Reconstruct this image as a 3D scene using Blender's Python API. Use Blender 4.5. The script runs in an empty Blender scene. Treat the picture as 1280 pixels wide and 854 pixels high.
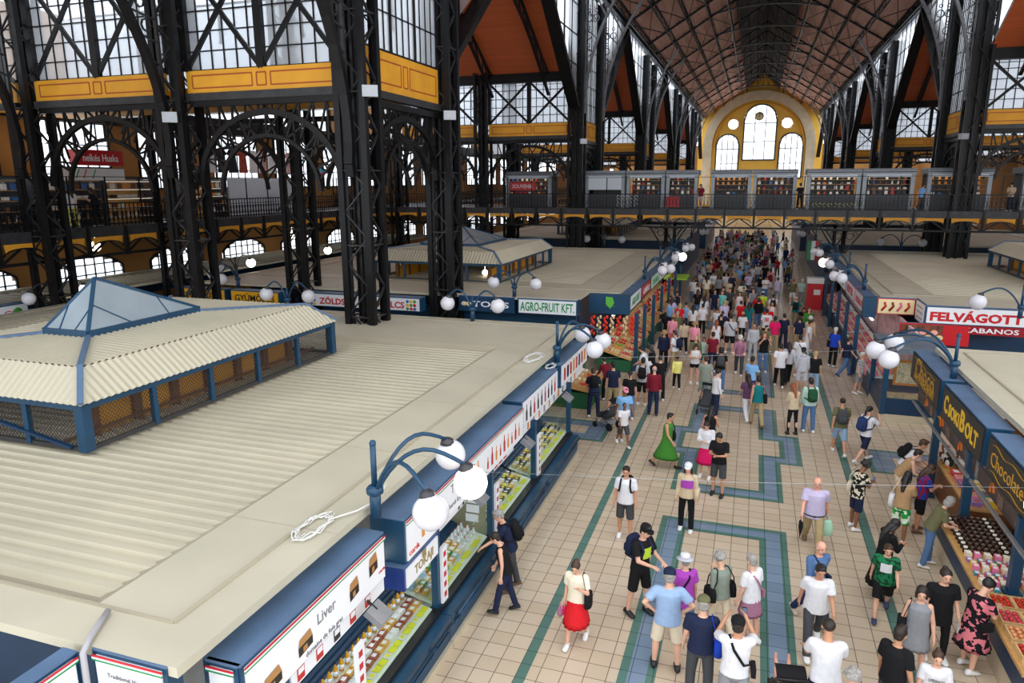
import bpy, bmesh, math, random
from mathutils import Vector, Matrix
random.seed(7)
PI = math.pi
SC = bpy.context.scene
COL = SC.collection
V = Vector

# ------------------------------------------------------------------ materials
MATS = {}
def mat(name, col, rough=0.6, metal=0.0, var=0.0, scale=6.0, spec=0.5, emit=None, es=0.0, bump=0.0, stretch=None):
    if name in MATS: return MATS[name]
    m = bpy.data.materials.new(name); m.use_nodes = True
    nt = m.node_tree; b = nt.nodes['Principled BSDF']
    c = (*col, 1)
    b.inputs['Base Color'].default_value = c
    b.inputs['Roughness'].default_value = rough
    b.inputs['Metallic'].default_value = metal
    b.inputs['Specular IOR Level'].default_value = spec
    if var > 0 or bump > 0:
        tc = nt.nodes.new('ShaderNodeTexCoord'); nz = nt.nodes.new('ShaderNodeTexNoise')
        nz.inputs['Scale'].default_value = scale; nz.inputs['Detail'].default_value = 3
        if stretch:
            mp = nt.nodes.new('ShaderNodeMapping'); mp.inputs['Scale'].default_value = stretch
            nt.links.new(tc.outputs['Object'], mp.inputs['Vector']); nt.links.new(mp.outputs['Vector'], nz.inputs['Vector'])
        else:
            nt.links.new(tc.outputs['Object'], nz.inputs['Vector'])
        if var > 0:
            r = nt.nodes.new('ShaderNodeValToRGB')
            r.color_ramp.elements[0].position = 0.3; r.color_ramp.elements[1].position = 0.7
            r.color_ramp.elements[0].color = (*[max(0, x * (1 - var)) for x in col], 1)
            r.color_ramp.elements[1].color = (*[min(1, x * (1 + var)) for x in col], 1)
            nt.links.new(nz.outputs['Fac'], r.inputs['Fac']); nt.links.new(r.outputs['Color'], b.inputs['Base Color'])
        if bump > 0:
            bp = nt.nodes.new('ShaderNodeBump'); bp.inputs['Strength'].default_value = bump
            nt.links.new(nz.outputs['Fac'], bp.inputs['Height']); nt.links.new(bp.outputs['Normal'], b.inputs['Normal'])
    if emit:
        b.inputs['Emission Color'].default_value = (*emit, 1); b.inputs['Emission Strength'].default_value = es
    m.diffuse_color = c
    MATS[name] = m
    return m

def glass_mat(name, tint, gloss=0.08, rough=0.02):
    if name in MATS: return MATS[name]
    m = bpy.data.materials.new(name); m.use_nodes = True; nt = m.node_tree
    nt.nodes.clear()
    o = nt.nodes.new('ShaderNodeOutputMaterial'); mx = nt.nodes.new('ShaderNodeMixShader')
    t = nt.nodes.new('ShaderNodeBsdfTransparent'); g = nt.nodes.new('ShaderNodeBsdfGlossy')
    t.inputs['Color'].default_value = (*tint, 1); g.inputs['Roughness'].default_value = rough
    mx.inputs['Fac'].default_value = gloss
    nt.links.new(t.outputs[0], mx.inputs[1]); nt.links.new(g.outputs[0], mx.inputs[2]); nt.links.new(mx.outputs[0], o.inputs['Surface'])
    MATS[name] = m
    return m

def srgb(r, g, b):
    f = lambda c: (c / 255 / 12.92) if c / 255 <= 0.04045 else ((c / 255 + 0.055) / 1.055) ** 2.4
    return (f(r), f(g), f(b))

# ------------------------------------------------------------------ mesh collector
class MB:
    def __init__(s): s.v = []; s.f = []; s.m = []; s.sm = []
    def add(s, vs, fs, mi=0, smooth=False):
        n = len(s.v); s.v.extend([tuple(p) for p in vs])
        for f in fs:
            s.f.append(tuple(i + n for i in f)); s.m.append(mi); s.sm.append(smooth)
        return s
    def box(s, c, d, rz=0.0, mi=0, M=None):
        x, y, z = d[0] / 2, d[1] / 2, d[2] / 2
        P = [V((a, b, e)) for a in (-x, x) for b in (-y, y) for e in (-z, z)]
        R = Matrix.Rotation(rz, 3, 'Z') if M is None else M
        P = [R @ p + V(c) for p in P]
        return s.add(P, [(0, 1, 3, 2), (4, 6, 7, 5), (0, 4, 5, 1), (2, 3, 7, 6), (0, 2, 6, 4), (1, 5, 7, 3)], mi)
    def bx(s, x0, x1, y0, y1, z0, z1, mi=0):
        return s.box(((x0 + x1) / 2, (y0 + y1) / 2, (z0 + z1) / 2), (abs(x1 - x0), abs(y1 - y0), abs(z1 - z0)), 0, mi)
    def bar(s, a, b, w, h=None, mi=0, up=(0, 0, 1)):
        a, b = V(a), V(b); d = b - a
        if d.length < 1e-6: return s
        h = h or w; d.normalize(); u = V(up)
        if abs(d.dot(u)) > 0.97: u = V((0, 1, 0)) if abs(d.y) < .9 else V((1, 0, 0))
        r = d.cross(u).normalized(); u = r.cross(d)
        r *= w / 2; u *= h / 2
        P = [a - r - u, a + r - u, a + r + u, a - r + u, b - r - u, b + r - u, b + r + u, b - r + u]
        return s.add(P, [(3, 2, 1, 0), (4, 5, 6, 7), (0, 1, 5, 4), (1, 2, 6, 5), (2, 3, 7, 6), (3, 0, 4, 7)], mi)
    def path(s, pts, w, h=None, mi=0, up=(0, 0, 1)):
        for a, b in zip(pts[:-1], pts[1:]): s.bar(a, b, w, h, mi, up)
        return s
    def tube(s, pts, r, n=8, mi=0, cap=True):
        pts = [V(p) for p in pts]; rs = r if isinstance(r, (list, tuple)) else [r] * len(pts)
        rings = []; u = None
        for i, p in enumerate(pts):
            d = (pts[min(i + 1, len(pts) - 1)] - pts[max(i - 1, 0)])
            if d.length < 1e-9: d = V((0, 0, 1))
            d.normalize()
            if u is None:
                u = V((0, 0, 1)) if abs(d.z) < 0.9 else V((1, 0, 0))
            u = (u - d * u.dot(d)); u.normalize(); w = d.cross(u)
            rings.append([p + (u * math.cos(2 * PI * k / n) + w * math.sin(2 * PI * k / n)) * rs[i] for k in range(n)])
        vs = [q for R in rings for q in R]; fs = []
        for i in range(len(pts) - 1):
            for k in range(n):
                a = i * n + k; b = i * n + (k + 1) % n
                fs.append((a, b, b + n, a + n))
        if cap:
            fs.append(tuple(reversed(range(n)))); fs.append(tuple((len(pts) - 1) * n + k for k in range(n)))
        return s.add(vs, fs, mi, True)
    def loft(s, rings, mi=0, cap=True, smooth=True):
        n = len(rings[0]); vs = [q for R in rings for q in R]; fs = []
        for i in range(len(rings) - 1):
            for k in range(n):
                a = i * n + k; b = i * n + (k + 1) % n
                fs.append((a, b, b + n, a + n))
        if cap:
            fs.append(tuple(reversed(range(n)))); fs.append(tuple((len(rings) - 1) * n + k for k in range(n)))
        return s.add(vs, fs, mi, smooth)
    def lathe(s, prof, c=(0, 0, 0), n=12, mi=0):
        return s.loft([[(c[0] + r * math.cos(2 * PI * k / n), c[1] + r * math.sin(2 * PI * k / n), c[2] + z) for k in range(n)] for r, z in prof], mi)
    def ball(s, c, r, n=10, m=6, mi=0, M=None):
        r = r if isinstance(r, (tuple, list)) else (r, r, r); c = V(c)
        vs = []; fs = []
        for i in range(1, m):
            t = PI * i / m
            for k in range(n):
                p = V((r[0] * math.sin(t) * math.cos(2 * PI * k / n), r[1] * math.sin(t) * math.sin(2 * PI * k / n), r[2] * math.cos(t)))
                vs.append((M @ p if M else p) + c)
        t = V((0, 0, r[2])); a = len(vs); vs.append((M @ t if M else t) + c); vs.append((M @ -t if M else -t) + c)
        for k in range(n):
            k2 = (k + 1) % n
            fs.append((a, k, k2)); fs.append((a + 1, (m - 2) * n + k2, (m - 2) * n + k))
            for i in range(m - 2):
                fs.append((i * n + k, (i + 1) * n + k, (i + 1) * n + k2, i * n + k2))
        return s.add(vs, fs, mi, True)
    def prism(s, poly, axis, a, b, mi=0):
        """poly of 2D points extruded along axis from a to b; 2D = the other two axes in order xyz"""
        def P(p, t):
            return (t, p[0], p[1]) if axis == 'x' else ((p[0], t, p[1]) if axis == 'y' else (p[0], p[1], t))
        n = len(poly); vs = [P(p, a) for p in poly] + [P(p, b) for p in poly]
        fs = [tuple(range(n)), tuple(reversed(range(n, 2 * n)))] + [(i, i + n, (i + 1) % n + n, (i + 1) % n) for i in range(n)]
        return s.add(vs, fs, mi)
    def quad(s, a, b, c, d, mi=0): return s.add([a, b, c, d], [(0, 1, 2, 3)], mi)
    def merge(s, o, M=None, mi=None):
        n = len(s.v)
        s.v.extend([tuple(M @ V(p)) for p in o.v] if M else o.v)
        for f, m, q in zip(o.f, o.m, o.sm):
            s.f.append(tuple(i + n for i in f)); s.m.append(m if mi is None else mi); s.sm.append(q)
        return s
    def mesh(s, name, mats, off=(0, 0, 0)):
        me = bpy.data.meshes.new(name)
        ox, oy, oz = off
        me.from_pydata([(x - ox, y - oy, z - oz) for x, y, z in s.v], [], s.f)
        for m in (mats if isinstance(mats, (list, tuple)) else [mats]): me.materials.append(m)
        me.polygons.foreach_set('material_index', s.m)
        me.polygons.foreach_set('use_smooth', s.sm)
        me.update()
        bm = bmesh.new(); bm.from_mesh(me); bmesh.ops.recalc_face_normals(bm, faces=bm.faces); bm.to_mesh(me); bm.free()
        return me

def link(name, me, parent=None, loc=(0, 0, 0), rz=0.0):
    o = bpy.data.objects.new(name, me); COL.objects.link(o); o.location = loc
    if rz: o.rotation_euler = (0, 0, rz)
    if parent: o.parent = parent
    return o
def tag(o, label=None, cat=None, group=None, kind=None):
    if label: o['label'] = label
    if cat: o['category'] = cat
    if group: o['group'] = group
    if kind: o['kind'] = kind
    return o
def thing(name, label, cat, loc=(0, 0, 0), rz=0.0, group=None):
    return tag(link(name, None, None, loc, rz), label, cat, group)
def part(name, mb, mats, parent, label=None, world=True):
    """mesh given in world coordinates when the root is unrotated (world=True), else in the root's own"""
    off = (0, 0, 0)
    if world:
        p = parent; off = V((0, 0, 0))
        while p: off = off + V(p.location); p = p.parent
    o = link(name, mb.mesh(name, mats, off), parent)
    if label: o['label'] = label
    return o
def single(name, mb, mats, label, cat, loc=(0, 0, 0), group=None, rz=0.0, kind=None):
    return tag(link(name, mb.mesh(name, mats, loc), None, loc, rz), label, cat, group, kind)
def struct(name, mb, mats, label=None):
    o = link(name, mb.mesh(name, mats)); o['kind'] = 'structure'
    if label: o['label'] = label
    return o
def copy_tree(o, parent=None):
    c = o.copy(); COL.objects.link(c); c.parent = parent
    for ch in KIDS.get(o.name, None) or [x for x in o.children]:
        copy_tree(ch, c)
    return c
KIDS = {}
def dup(root, loc, rz=0.0, label=None, group=None, scale=None):
    c = copy_tree(root); c.location = loc; c.rotation_euler = (0, 0, rz)
    if label: c['label'] = label
    if group: c['group'] = group
    if scale: c.scale = scale if isinstance(scale, (tuple, list)) else (scale,) * 3
    return c
def recolor(o, m):
    for s in o.material_slots:
        s.link = 'OBJECT'; s.material = m

_TX = {}
def text_mb(txt, bold=0.0):
    if (txt, bold) in _TX: return _TX[(txt, bold)]
    cu = bpy.data.curves.new('lettering', 'FONT'); cu.body = txt; cu.size = 1; cu.extrude = 0.004; cu.resolution_u = 2; cu.offset = bold
    o = bpy.data.objects.new('lettering', cu); COL.objects.link(o)
    dg = bpy.context.evaluated_depsgraph_get(); me = bpy.data.meshes.new_from_object(o.evaluated_get(dg))
    mb = MB(); mb.add([v.co[:] for v in me.vertices], [tuple(p.vertices) for p in me.polygons])
    bpy.data.objects.remove(o); bpy.data.curves.remove(cu); bpy.data.meshes.remove(me)
    if mb.v:
        x0 = min(p[0] for p in mb.v); x1 = max(p[0] for p in mb.v); y0 = min(p[1] for p in mb.v); y1 = max(p[1] for p in mb.v)
        cx, cy = (x0 + x1) / 2, (y0 + y1) / 2
        mb.v = [(p[0] - cx, p[1] - cy, p[2]) for p in mb.v]; mb.w, mb.h = x1 - x0, y1 - y0
    _TX[(txt, bold)] = mb
    return mb
def put_text(dst, txt, c, right, up, w=None, h=None, mi=0, bold=0.0):
    """lettering centred at c; right/up unit vectors; fitted to width w and/or height h"""
    t = text_mb(txt, bold); r, u = V(right).normalized(), V(up).normalized(); n = r.cross(u)
    sx = (w / t.w) if w else None; sy = (h / t.h) if h else None
    if sx is None: sx = sy
    if sy is None: sy = sx
    c = V(c)
    o = MB(); o.add([c + r * (p[0] * sx) + u * (p[1] * sy) + n * p[2] for p in t.v], t.f)
    return dst.merge(o, None, mi)

# ------------------------------------------------------------------ palette
IRON = mat('iron_paint', (0.005, 0.005, 0.006), 0.42, 0.0, 0.35, 3.0, spec=.28)
IRON_G = mat('grey_iron_paint', (0.03, 0.03, 0.034), 0.42, 0.0, 0.35, 3.0, spec=.4)
SILVER = mat('silver_paint', (0.13, 0.135, 0.15), 0.42, 0.3, 0.3, 5.0)
BLUE = mat('stall_blue_paint', srgb(20, 64, 94), 0.38, 0, 0.12, 2.0)
BLUE_D = mat('dark_blue_paint', srgb(18, 52, 84), 0.42, 0, 0.12, 2.0)
BLUE_TOP = mat('dusty_blue_paint', srgb(84, 110, 142), 0.5, 0, 0.14, 1.5)
CREAM = mat('cream_sheet', srgb(192, 186, 166), 0.55, 0, 0.07, 0.7)
CREAM_D = mat('beige_sheet', srgb(174, 165, 145), 0.6, 0, 0.08, 0.5)
CREAM_Y = mat('cream_corrugated', srgb(188, 181, 160), 0.55, 0, 0.09, 0.45)
YEL = mat('ochre_paint', srgb(226, 160, 40), 0.6, 0, 0.08, 1.2)
YEL_W = mat('yellow_wall_paint', srgb(250, 198, 84), 0.75, 0, 0.06, 0.4)
RED_L = mat('ochre_red_line', srgb(168, 78, 30), 0.6)
ORANGE = mat('orange_boards', srgb(186, 88, 42), 0.75, 0, 0.12, 1.0, stretch=(0.15, 4, 4))
BROWN = mat('brown_roof_boards', srgb(212, 158, 136), 0.75, 0, 0.14, 1.0, stretch=(4, 0.15, 4))
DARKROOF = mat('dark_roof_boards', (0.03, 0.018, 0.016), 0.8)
WHITE = mat('white_sign', srgb(236, 238, 243), 0.35)
WHITE_M = mat('white_paint', srgb(228, 228, 226), 0.5)
BLACK = mat('black_paint', (0.012, 0.012, 0.013), 0.4)
GREY = mat('grey_metal', (0.32, 0.33, 0.35), 0.4, 0.5, 0.1, 3)
STEEL = mat('steel', (0.5, 0.52, 0.55), 0.3, 0.8)
DGREY = mat('dark_grey_metal', (0.06, 0.06, 0.065), 0.45, 0.4)
CONC = mat('stone_grey', srgb(186, 178, 160), 0.75, 0, 0.1, 1.2)
STONE = mat('pale_stone', srgb(224, 208, 178), 0.8, 0, 0.1, 0.8)
WOOD = mat('pale_wood', srgb(206, 160, 98), 0.5, 0, 0.15, 4, stretch=(1, 8, 8))
WOOD_D = mat('brown_wood', srgb(126, 80, 44), 0.5, 0, 0.2, 4, stretch=(1, 8, 8))
RED = mat('sign_red', srgb(196, 28, 38), 0.4)
GREEN = mat('sign_green', srgb(20, 138, 78), 0.4)
YELLOW = mat('sign_yellow', srgb(240, 176, 28), 0.4)
GOLD = mat('gold_lettering', srgb(244, 196, 40), 0.4)
NAVY = mat('navy_sign', srgb(22, 58, 92), 0.4)
PANE = glass_mat('window_glass', (0.9, 0.95, 1.0), 0.05, 0.15)
def _milky(m, k):
    nt = m.node_tree; mx = nt.nodes.new('ShaderNodeMixShader'); t = nt.nodes.new('ShaderNodeBsdfTranslucent'); t.inputs['Color'].default_value = (.93, .96, 1, 1)
    o = [n for n in nt.nodes if n.type == 'OUTPUT_MATERIAL'][0]; src = o.inputs['Surface'].links[0].from_socket
    mx.inputs['Fac'].default_value = k; nt.links.new(src, mx.inputs[1]); nt.links.new(t.outputs[0], mx.inputs[2]); nt.links.new(mx.outputs[0], o.inputs['Surface'])
_milky(PANE, 0.4)
CASEGLASS = glass_mat('clear_glass', (0.95, 0.98, 0.97), 0.07, 0.02)
SKYGLASS = mat('skylight_glass', srgb(150, 163, 172), 0.12, 0, 0.12, 0.8, spec=0.9)
GLOBE = mat('opal_globe', srgb(218, 218, 226), 0.12, 0, emit=(1, 1, 1), es=0.0)
GLOBE_ON = mat('lit_opal_globe', (1, 0.93, 0.82), 0.3, emit=(1, 0.90, 0.74), es=7.0)
# =================================================================== SETTING
XL, XR = -12.8, 12.6
YB = [(22.0, 28.9), (53.3, 60.0), (84.6, 91.3), (115.9, 122.6), (147.2, 153.9)]   # narrow bays (between the paired columns)
YEND = 178.0
EAVE = 22.6; RIDGE = 31.0

# ---- floor
def floor_mat(name, c1, c2, gap, rough=0.2, w=0.375, spec=0.5):
    m = bpy.data.materials.new(name); m.use_nodes = True; nt = m.node_tree; b = nt.nodes['Principled BSDF']
    tc = nt.nodes.new('ShaderNodeTexCoord'); br = nt.nodes.new('ShaderNodeTexBrick')
    br.offset = 0; br.squash = 1
    br.inputs['Color1'].default_value = (*c1, 1); br.inputs['Color2'].default_value = (*c2, 1); br.inputs['Mortar'].default_value = (*gap, 1)
    br.inputs['Scale'].default_value = 1; br.inputs['Mortar Size'].default_value = 0.008; br.inputs['Mortar Smooth'].default_value = 0.3
    br.inputs['Brick Width'].default_value = w; br.inputs['Row Height'].default_value = w; br.inputs['Bias'].default_value = 0
    nt.links.new(tc.outputs['Object'], br.inputs['Vector'])
    nz = nt.nodes.new('ShaderNodeTexNoise'); nz.inputs['Scale'].default_value = 0.5; nz.inputs['Detail'].default_value = 5
    nt.links.new(tc.outputs['Object'], nz.inputs['Vector'])
    mx = nt.nodes.new('ShaderNodeMix'); mx.data_type = 'RGBA'; mx.blend_type = 'MULTIPLY'; mx.inputs[0].default_value = 0.35
    rp = nt.nodes.new('ShaderNodeValToRGB'); rp.color_ramp.elements[0].position = .3; rp.color_ramp.elements[1].position = .7
    rp.color_ramp.elements[0].color = (.72, .7, .68, 1); rp.color_ramp.elements[1].color = (1, 1, 1, 1)
    nt.links.new(nz.outputs['Fac'], rp.inputs['Fac'])
    nt.links.new(br.outputs['Color'], mx.inputs[6]); nt.links.new(rp.outputs['Color'], mx.inputs[7])
    nt.links.new(mx.outputs[2], b.inputs['Base Color'])
    r2 = nt.nodes.new('ShaderNodeMapRange'); r2.inputs['To Min'].default_value = rough - .05; r2.inputs['To Max'].default_value = rough + .12
    nt.links.new(nz.outputs['Fac'], r2.inputs['Value']); nt.links.new(r2.outputs[0], b.inputs['Roughness'])
    bp = nt.nodes.new('ShaderNodeBump'); bp.inputs['Strength'].default_value = .25; bp.inputs['Distance'].default_value = .004; bp.invert = True
    nt.links.new(br.outputs['Fac'], bp.inputs['Height']); nt.links.new(bp.outputs['Normal'], b.inputs['Normal'])
    b.inputs['Specular IOR Level'].default_value = spec
    return m
F_CREAM = floor_mat('floor_cream_tile', srgb(214, 197, 174), srgb(204, 185, 160), srgb(112, 102, 92))
F_BLUE = floor_mat('floor_blue_tile', srgb(132, 152, 174), srgb(120, 141, 163), srgb(72, 90, 110))
F_GREEN = floor_mat('floor_green_tile', srgb(94, 132, 122), srgb(86, 122, 112), srgb(54, 84, 78))
mb = MB(); mb.quad((-40, -2, 0), (40, -2, 0), (40, 180, 0), (-40, 180, 0)); struct('floor', mb, F_CREAM)

trim_n = [0]
def trim(mb, m):
    trim_n[0] += 1
    return struct('trim_%d' % trim_n[0], mb, m)
Z1, Z2 = 0.003, 0.006
def strip(mb, x0, x1, y0, y1, z): mb.bx(x0, x1, y0, y1, z - 0.004, z)
g = MB(); strip(g, -3.38, -3.19, 2, 178, Z1); strip(g, 2.98, 3.2, 2, 178, Z1); trim(g, F_GREEN)
def frame(y0, y1, bump):
    """green-edged blue border with stepped bumps on both long sides, drawn as runs of half tiles"""
    cx = -0.2; o = 1.5; c = 0.155; ym = (y0 + y1) / 2
    rects = [(-o, o, y0, y1)] + ([(-o - .62, o + .62, ym - 1.35, ym + 1.35)] if bump else [])
    inside = lambda x, y: any(a <= x <= b and p <= y <= q for a, b, p, q in rects)
    def depth(x, y):                     # 0 outside, else how deep inside the outline (to .62)
        if not inside(x, y): return -1
        for d in (0.155, 0.31, 0.465, 0.62):
            if not all(inside(x + sx * d, y + sy * d) for sx in (-1, 0, 1) for sy in (-1, 0, 1)): return d - 0.155
        return 1
    G, B = MB(), MB(); nx = int((2 * o + 1.24) / c) + 1
    for i in range(nx):
        x = -o - .62 + (i + .5) * c; run = None; y = y0 + c / 2
        while y < y1 + c:
            d = depth(x, y) if y < y1 else -1
            k = None if d < 0 or d > .6 else ('g' if d < .1 or d > .4 else 'b')
            if run and run[0] != k:
                strip(G if run[0] == 'g' else B, cx + x - c / 2, cx + x + c / 2, run[1], y - c / 2, Z1); run = None
            if k and not run: run = (k, y - c / 2)
            y += c
    trim(G, F_GREEN); trim(B, F_BLUE)
frame(7.0, 17.04, False); frame(18.75, 27.0, True); frame(28.6, 37.0, False); frame(38.8, 47, True); frame(49, 58, False)
for sx in (-1, 1):                                            # half frames reaching into the cross aisles
    G, B = MB(), MB()
    x0, x1 = (-9, -4.2) if sx < 0 else (3.75, 9)
    strip(G, x0, x1, 21.75, 23.75, Z1); strip(B, x0 + (.15 if sx > 0 else 0), x1 - (.15 if sx < 0 else 0), 21.9, 23.6, Z2)
    trim(G, F_GREEN); trim(B, F_BLUE)
    C = MB(); strip(C, x0 + (.75 if sx > 0 else 0), x1 - (.75 if sx < 0 else 0), 22.4, 23.1, Z2 + .003); trim(C, F_CREAM)

# ---- windows: frame with muntins, pane
win_n = [0]
def window(o, r, u, w, h, nx, ny, mt=0.05, fr=0.12, xb=0, arch=None, depth=0.12, m=IRON, pane=True, bays=()):
    """o lower-left corner, r/u unit vectors; nx, ny panes; xb number of X-braced bays; arch 'round' for an arched head"""
    win_n[0] += 1
    o, r, u = V(o), V(r), V(u); n = r.cross(u)
    root = link('window_%d' % win_n[0], None, None, o); root['kind'] = 'structure'
    F = MB(); P = lambda a, b, c=0: o + r * a + u * b + n * c
    def top(a):
        if not arch: return h
        hw = w / 2; rise = arch; R = (hw * hw + rise * rise) / (2 * rise); d = a - hw
        return h - R + math.sqrt(max(0, R * R - d * d))
    K = 14 if arch else 1
    topl = [P(w * k / K, top(w * k / K)) for k in range(K + 1)]
    F.path(topl, fr, depth, up=n)
    for a in (0, w): F.bar(P(a, 0), P(a, top(a)), fr, depth, up=n)
    F.bar(P(0, 0), P(w, 0), fr, depth, up=n)
    for i in range(1, nx):
        a = w * i / nx; big = i in bays
        F.bar(P(a, 0), P(a, top(a)), mt * (3 if big else 1), depth * .6 * (1.6 if big else 1), up=n)
    for j in range(1, ny):
        b = h * j / ny
        a0, a1 = 0, w
        if arch and b > top(0):
            hw = w / 2; rise = arch; R = (hw * hw + rise * rise) / (2 * rise); dd = math.sqrt(max(0, R * R - (b - h + R) ** 2)); a0, a1 = hw - dd, hw + dd
        F.bar(P(a0, b), P(a1, b), mt, depth * .6, up=n)
    part('window_frame', F, m, root)
    for k in range(xb):
        B = MB(); a0, a1 = w * k / xb, w * (k + 1) / xb
        B.bar(P(a0, 0, .12), P(a1, h, .12), .16, .1, up=n); B.bar(P(a1, 0, .14), P(a0, h, .14), .16, .1, up=n)
        B.bar(P(a0, 0, .1), P(a0, h, .1), .3, .2, up=n)
        part('brace', B, m, root)
    if pane:
        G = MB(); pts = [P(0, 0)] + ([P(w, 0)]) + list(reversed(topl))
        G.add(pts, [tuple(range(len(pts)))]); part('pane', G, PANE, root)
    return root
band_n = [0]
def band(o, r, u, w, h, lines=((.04, .44), (.47, .53), (.56, .96))):
    """ochre parapet panel with painted red-brown frames and an iron sill"""
    o, r, u = V(o), V(r), V(u); n = r.cross(u)
    trim_n[0] += 1
    root = link('trim_%d' % trim_n[0], None, None, o); root['kind'] = 'structure'
    P = lambda a, b, c=0: o + r * a + u * b + n * c
    A = MB(); A.bar(P(0, h / 2), P(w, h / 2), h, .14, up=n); part('panel', A, YEL, root)
    L = MB(); t = 0.05
    for a, b in lines:
        a, b = a * w, b * w
        for y in (.22 * h, .78 * h): L.bar(P(a, y, .075), P(b, y, .075), t, .012, up=n)
        for x in (a, b): L.bar(P(x, .22 * h, .075), P(x, .78 * h, .075), t, .012, up=n)
    part('painted_line', L, RED_L, root)
    S = MB(); S.bar(P(0, -.14, .05), P(w, -.14, .05), .26, .3, up=n); part('sill', S, IRON_G, root)
X, Y, Z = V((1, 0, 0)), V((0, 1, 0)), V((0, 0, 1))

# ---- iron columns
def lattice(mb, a, b, wdt, up, n, t=0.05, cross=False):
    """zigzag lacing in the strip from a to b, width wdt along vector up"""
    a, b, up = V(a), V(b), V(up)
    for k in range(n):
        p = a.lerp(b, k / n); q = a.lerp(b, (k + 1) / n)
        s0 = -1 if k % 2 == 0 else 1
        mb.bar(p + up * (s0 * wdt / 2), q - up * (s0 * wdt / 2), t, t * .5)
        if cross: mb.bar(p - up * (s0 * wdt / 2), q + up * (s0 * wdt / 2), t, t * .5)
def column_parts(root, h, w=0.95):
    for sx in (-1, 1):
        for sy in (-1, 1):
            C = MB(); c = w / 2
            C.bx(sx * c - .11, sx * c + .11, sy * c - .11, sy * c + .11, 0, h)
            C.bx(sx * c - .12 * (1 + sx), sx * c + .12 * (1 - sx), sy * c - .02, sy * c + .02, 0, h)
            part('corner_post', C, IRON, root, world=False)
    n = int(h / .85)
    for k, (d, up) in enumerate((((1, 0, 0), (0, 1, 0)), ((-1, 0, 0), (0, 1, 0)), ((0, 1, 0), (1, 0, 0)), ((0, -1, 0), (1, 0, 0)))):
        L = MB(); d = V(d) * (w / 2)
        lattice(L, d + V((0, 0, .4)), d + V((0, 0, h)), w * .85, up, n, .075)
        for j in range(0, int(h / 2.5)):
            z = 1.2 + j * 2.5; u = V(up) * w * .42; L.bar(d - u + Z * z, d + u + Z * z, .14, .04)
        part('lacing', L, IRON_G, root, world=False)
    W = MB(); W.bx(-.3, .3, -.05, .05, 0, h); W.bx(-.05, .05, -.3, .3, 0, h); part('core_web', W, IRON, root, world=False)
    B = MB(); B.bx(-w * .62, w * .62, -w * .62, w * .62, 0, .35); part('base_plate', B, IRON, root, world=False)
def far_column_parts(root, h, w=0.95):
    C = MB(); c = w / 2
    for sx in (-1, 1):
        for sy in (-1, 1): C.bx(sx * c - .09, sx * c + .09, sy * c - .09, sy * c + .09, 0, h)
    C.bx(-.36, .36, -.06, .06, 0, h); C.bx(-.06, .06, -.36, .36, 0, h); part('shaft', C, IRON, root, world=False)
    L = MB(); n = int(h / 1.3)
    for d, up in (((1, 0, 0), (0, 1, 0)), ((-1, 0, 0), (0, 1, 0)), ((0, 1, 0), (1, 0, 0)), ((0, -1, 0), (1, 0, 0))):
        d = V(d) * (w / 2); lattice(L, d + V((0, 0, .2)), d + V((0, 0, h)), w * .85, up, n, .09)
    part('lacing', L, IRON, root, world=False)
_tall = thing('iron_column', 'tall black lattice iron column standing at the near corner of the nave in front of the white vegetable sign', 'column', (XL, 22.0, 0), 0, 'iron columns along the nave')
column_parts(_tall, 22.0)
_low = thing('iron_column', 'black lattice iron column behind the near glass pyramid, second from the nave corner', 'column', (-20.2, 22.0, 0), 0, 'iron columns along the hall')
column_parts(_low, 16.5)
dup(_low, (-27.6, 22.0, 0), 0, 'black lattice iron column at the outermost left edge of the photo')
dup(_low, (-20.2, 28.9, 0), 0, 'black lattice iron column between the yellow fruit sign and the white vegetable sign')
dup(_low, (-27.6, 28.9, 0), 0, 'black lattice iron column at the left gallery behind the near pair')
dup(_tall, (XL, 28.9, 0), 0, 'tall black lattice iron column left of the egg stall sign')
_ft = thing('iron_column', 'tall black iron nave column rising in front of the bridge left of centre', 'column', (XL, 53.3, 0), 0, 'iron columns along the nave')
far_column_parts(_ft, 22.0, 1.0)
dup(_ft, (XR, 53.3, 0), 0, 'tall black iron nave column rising in front of the bridge on the right side')
ordn = ['first', 'second', 'third', 'fourth', 'fifth', 'sixth', 'seventh', 'eighth', 'ninth', 'tenth', 'eleventh', 'twelfth', 'thirteenth', 'fourteenth', 'fifteenth', 'sixteenth', 'seventeenth', 'eighteenth', 'nineteenth', 'twentieth']
k = 0
for y in (60.0, 84.6, 91.3, 115.9, 122.6, 147.2, 153.9):
    for x, s in ((XL, 'left'), (XR, 'right')):
        dup(_ft, (x, y, 0), 0, 'black iron nave column on the %s side, %s one behind the bridge' % (s, ordn[k]))
    k += 1
_fl = thing('iron_column', 'shorter black iron column of the left side hall in front of the bridge', 'column', (-20.2, 53.3, 0), 0, 'iron columns of the side halls')
far_column_parts(_fl, 16.5, .95)
k = 0
for y in (53.3, 60.0, 84.6, 91.3, 115.9):
    for x, s in ((-27.6, 'left outer'), (-20.2, 'left inner'), (20.0, 'right inner')):
        if (x, y) == (-20.2, 53.3): continue
        dup(_fl, (x, y, 0), 0, 'shorter black side hall column, %s row, %s from the front' % (s, ordn[[53.3, 60.0, 84.6, 91.3, 115.9].index(y)]))

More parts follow.
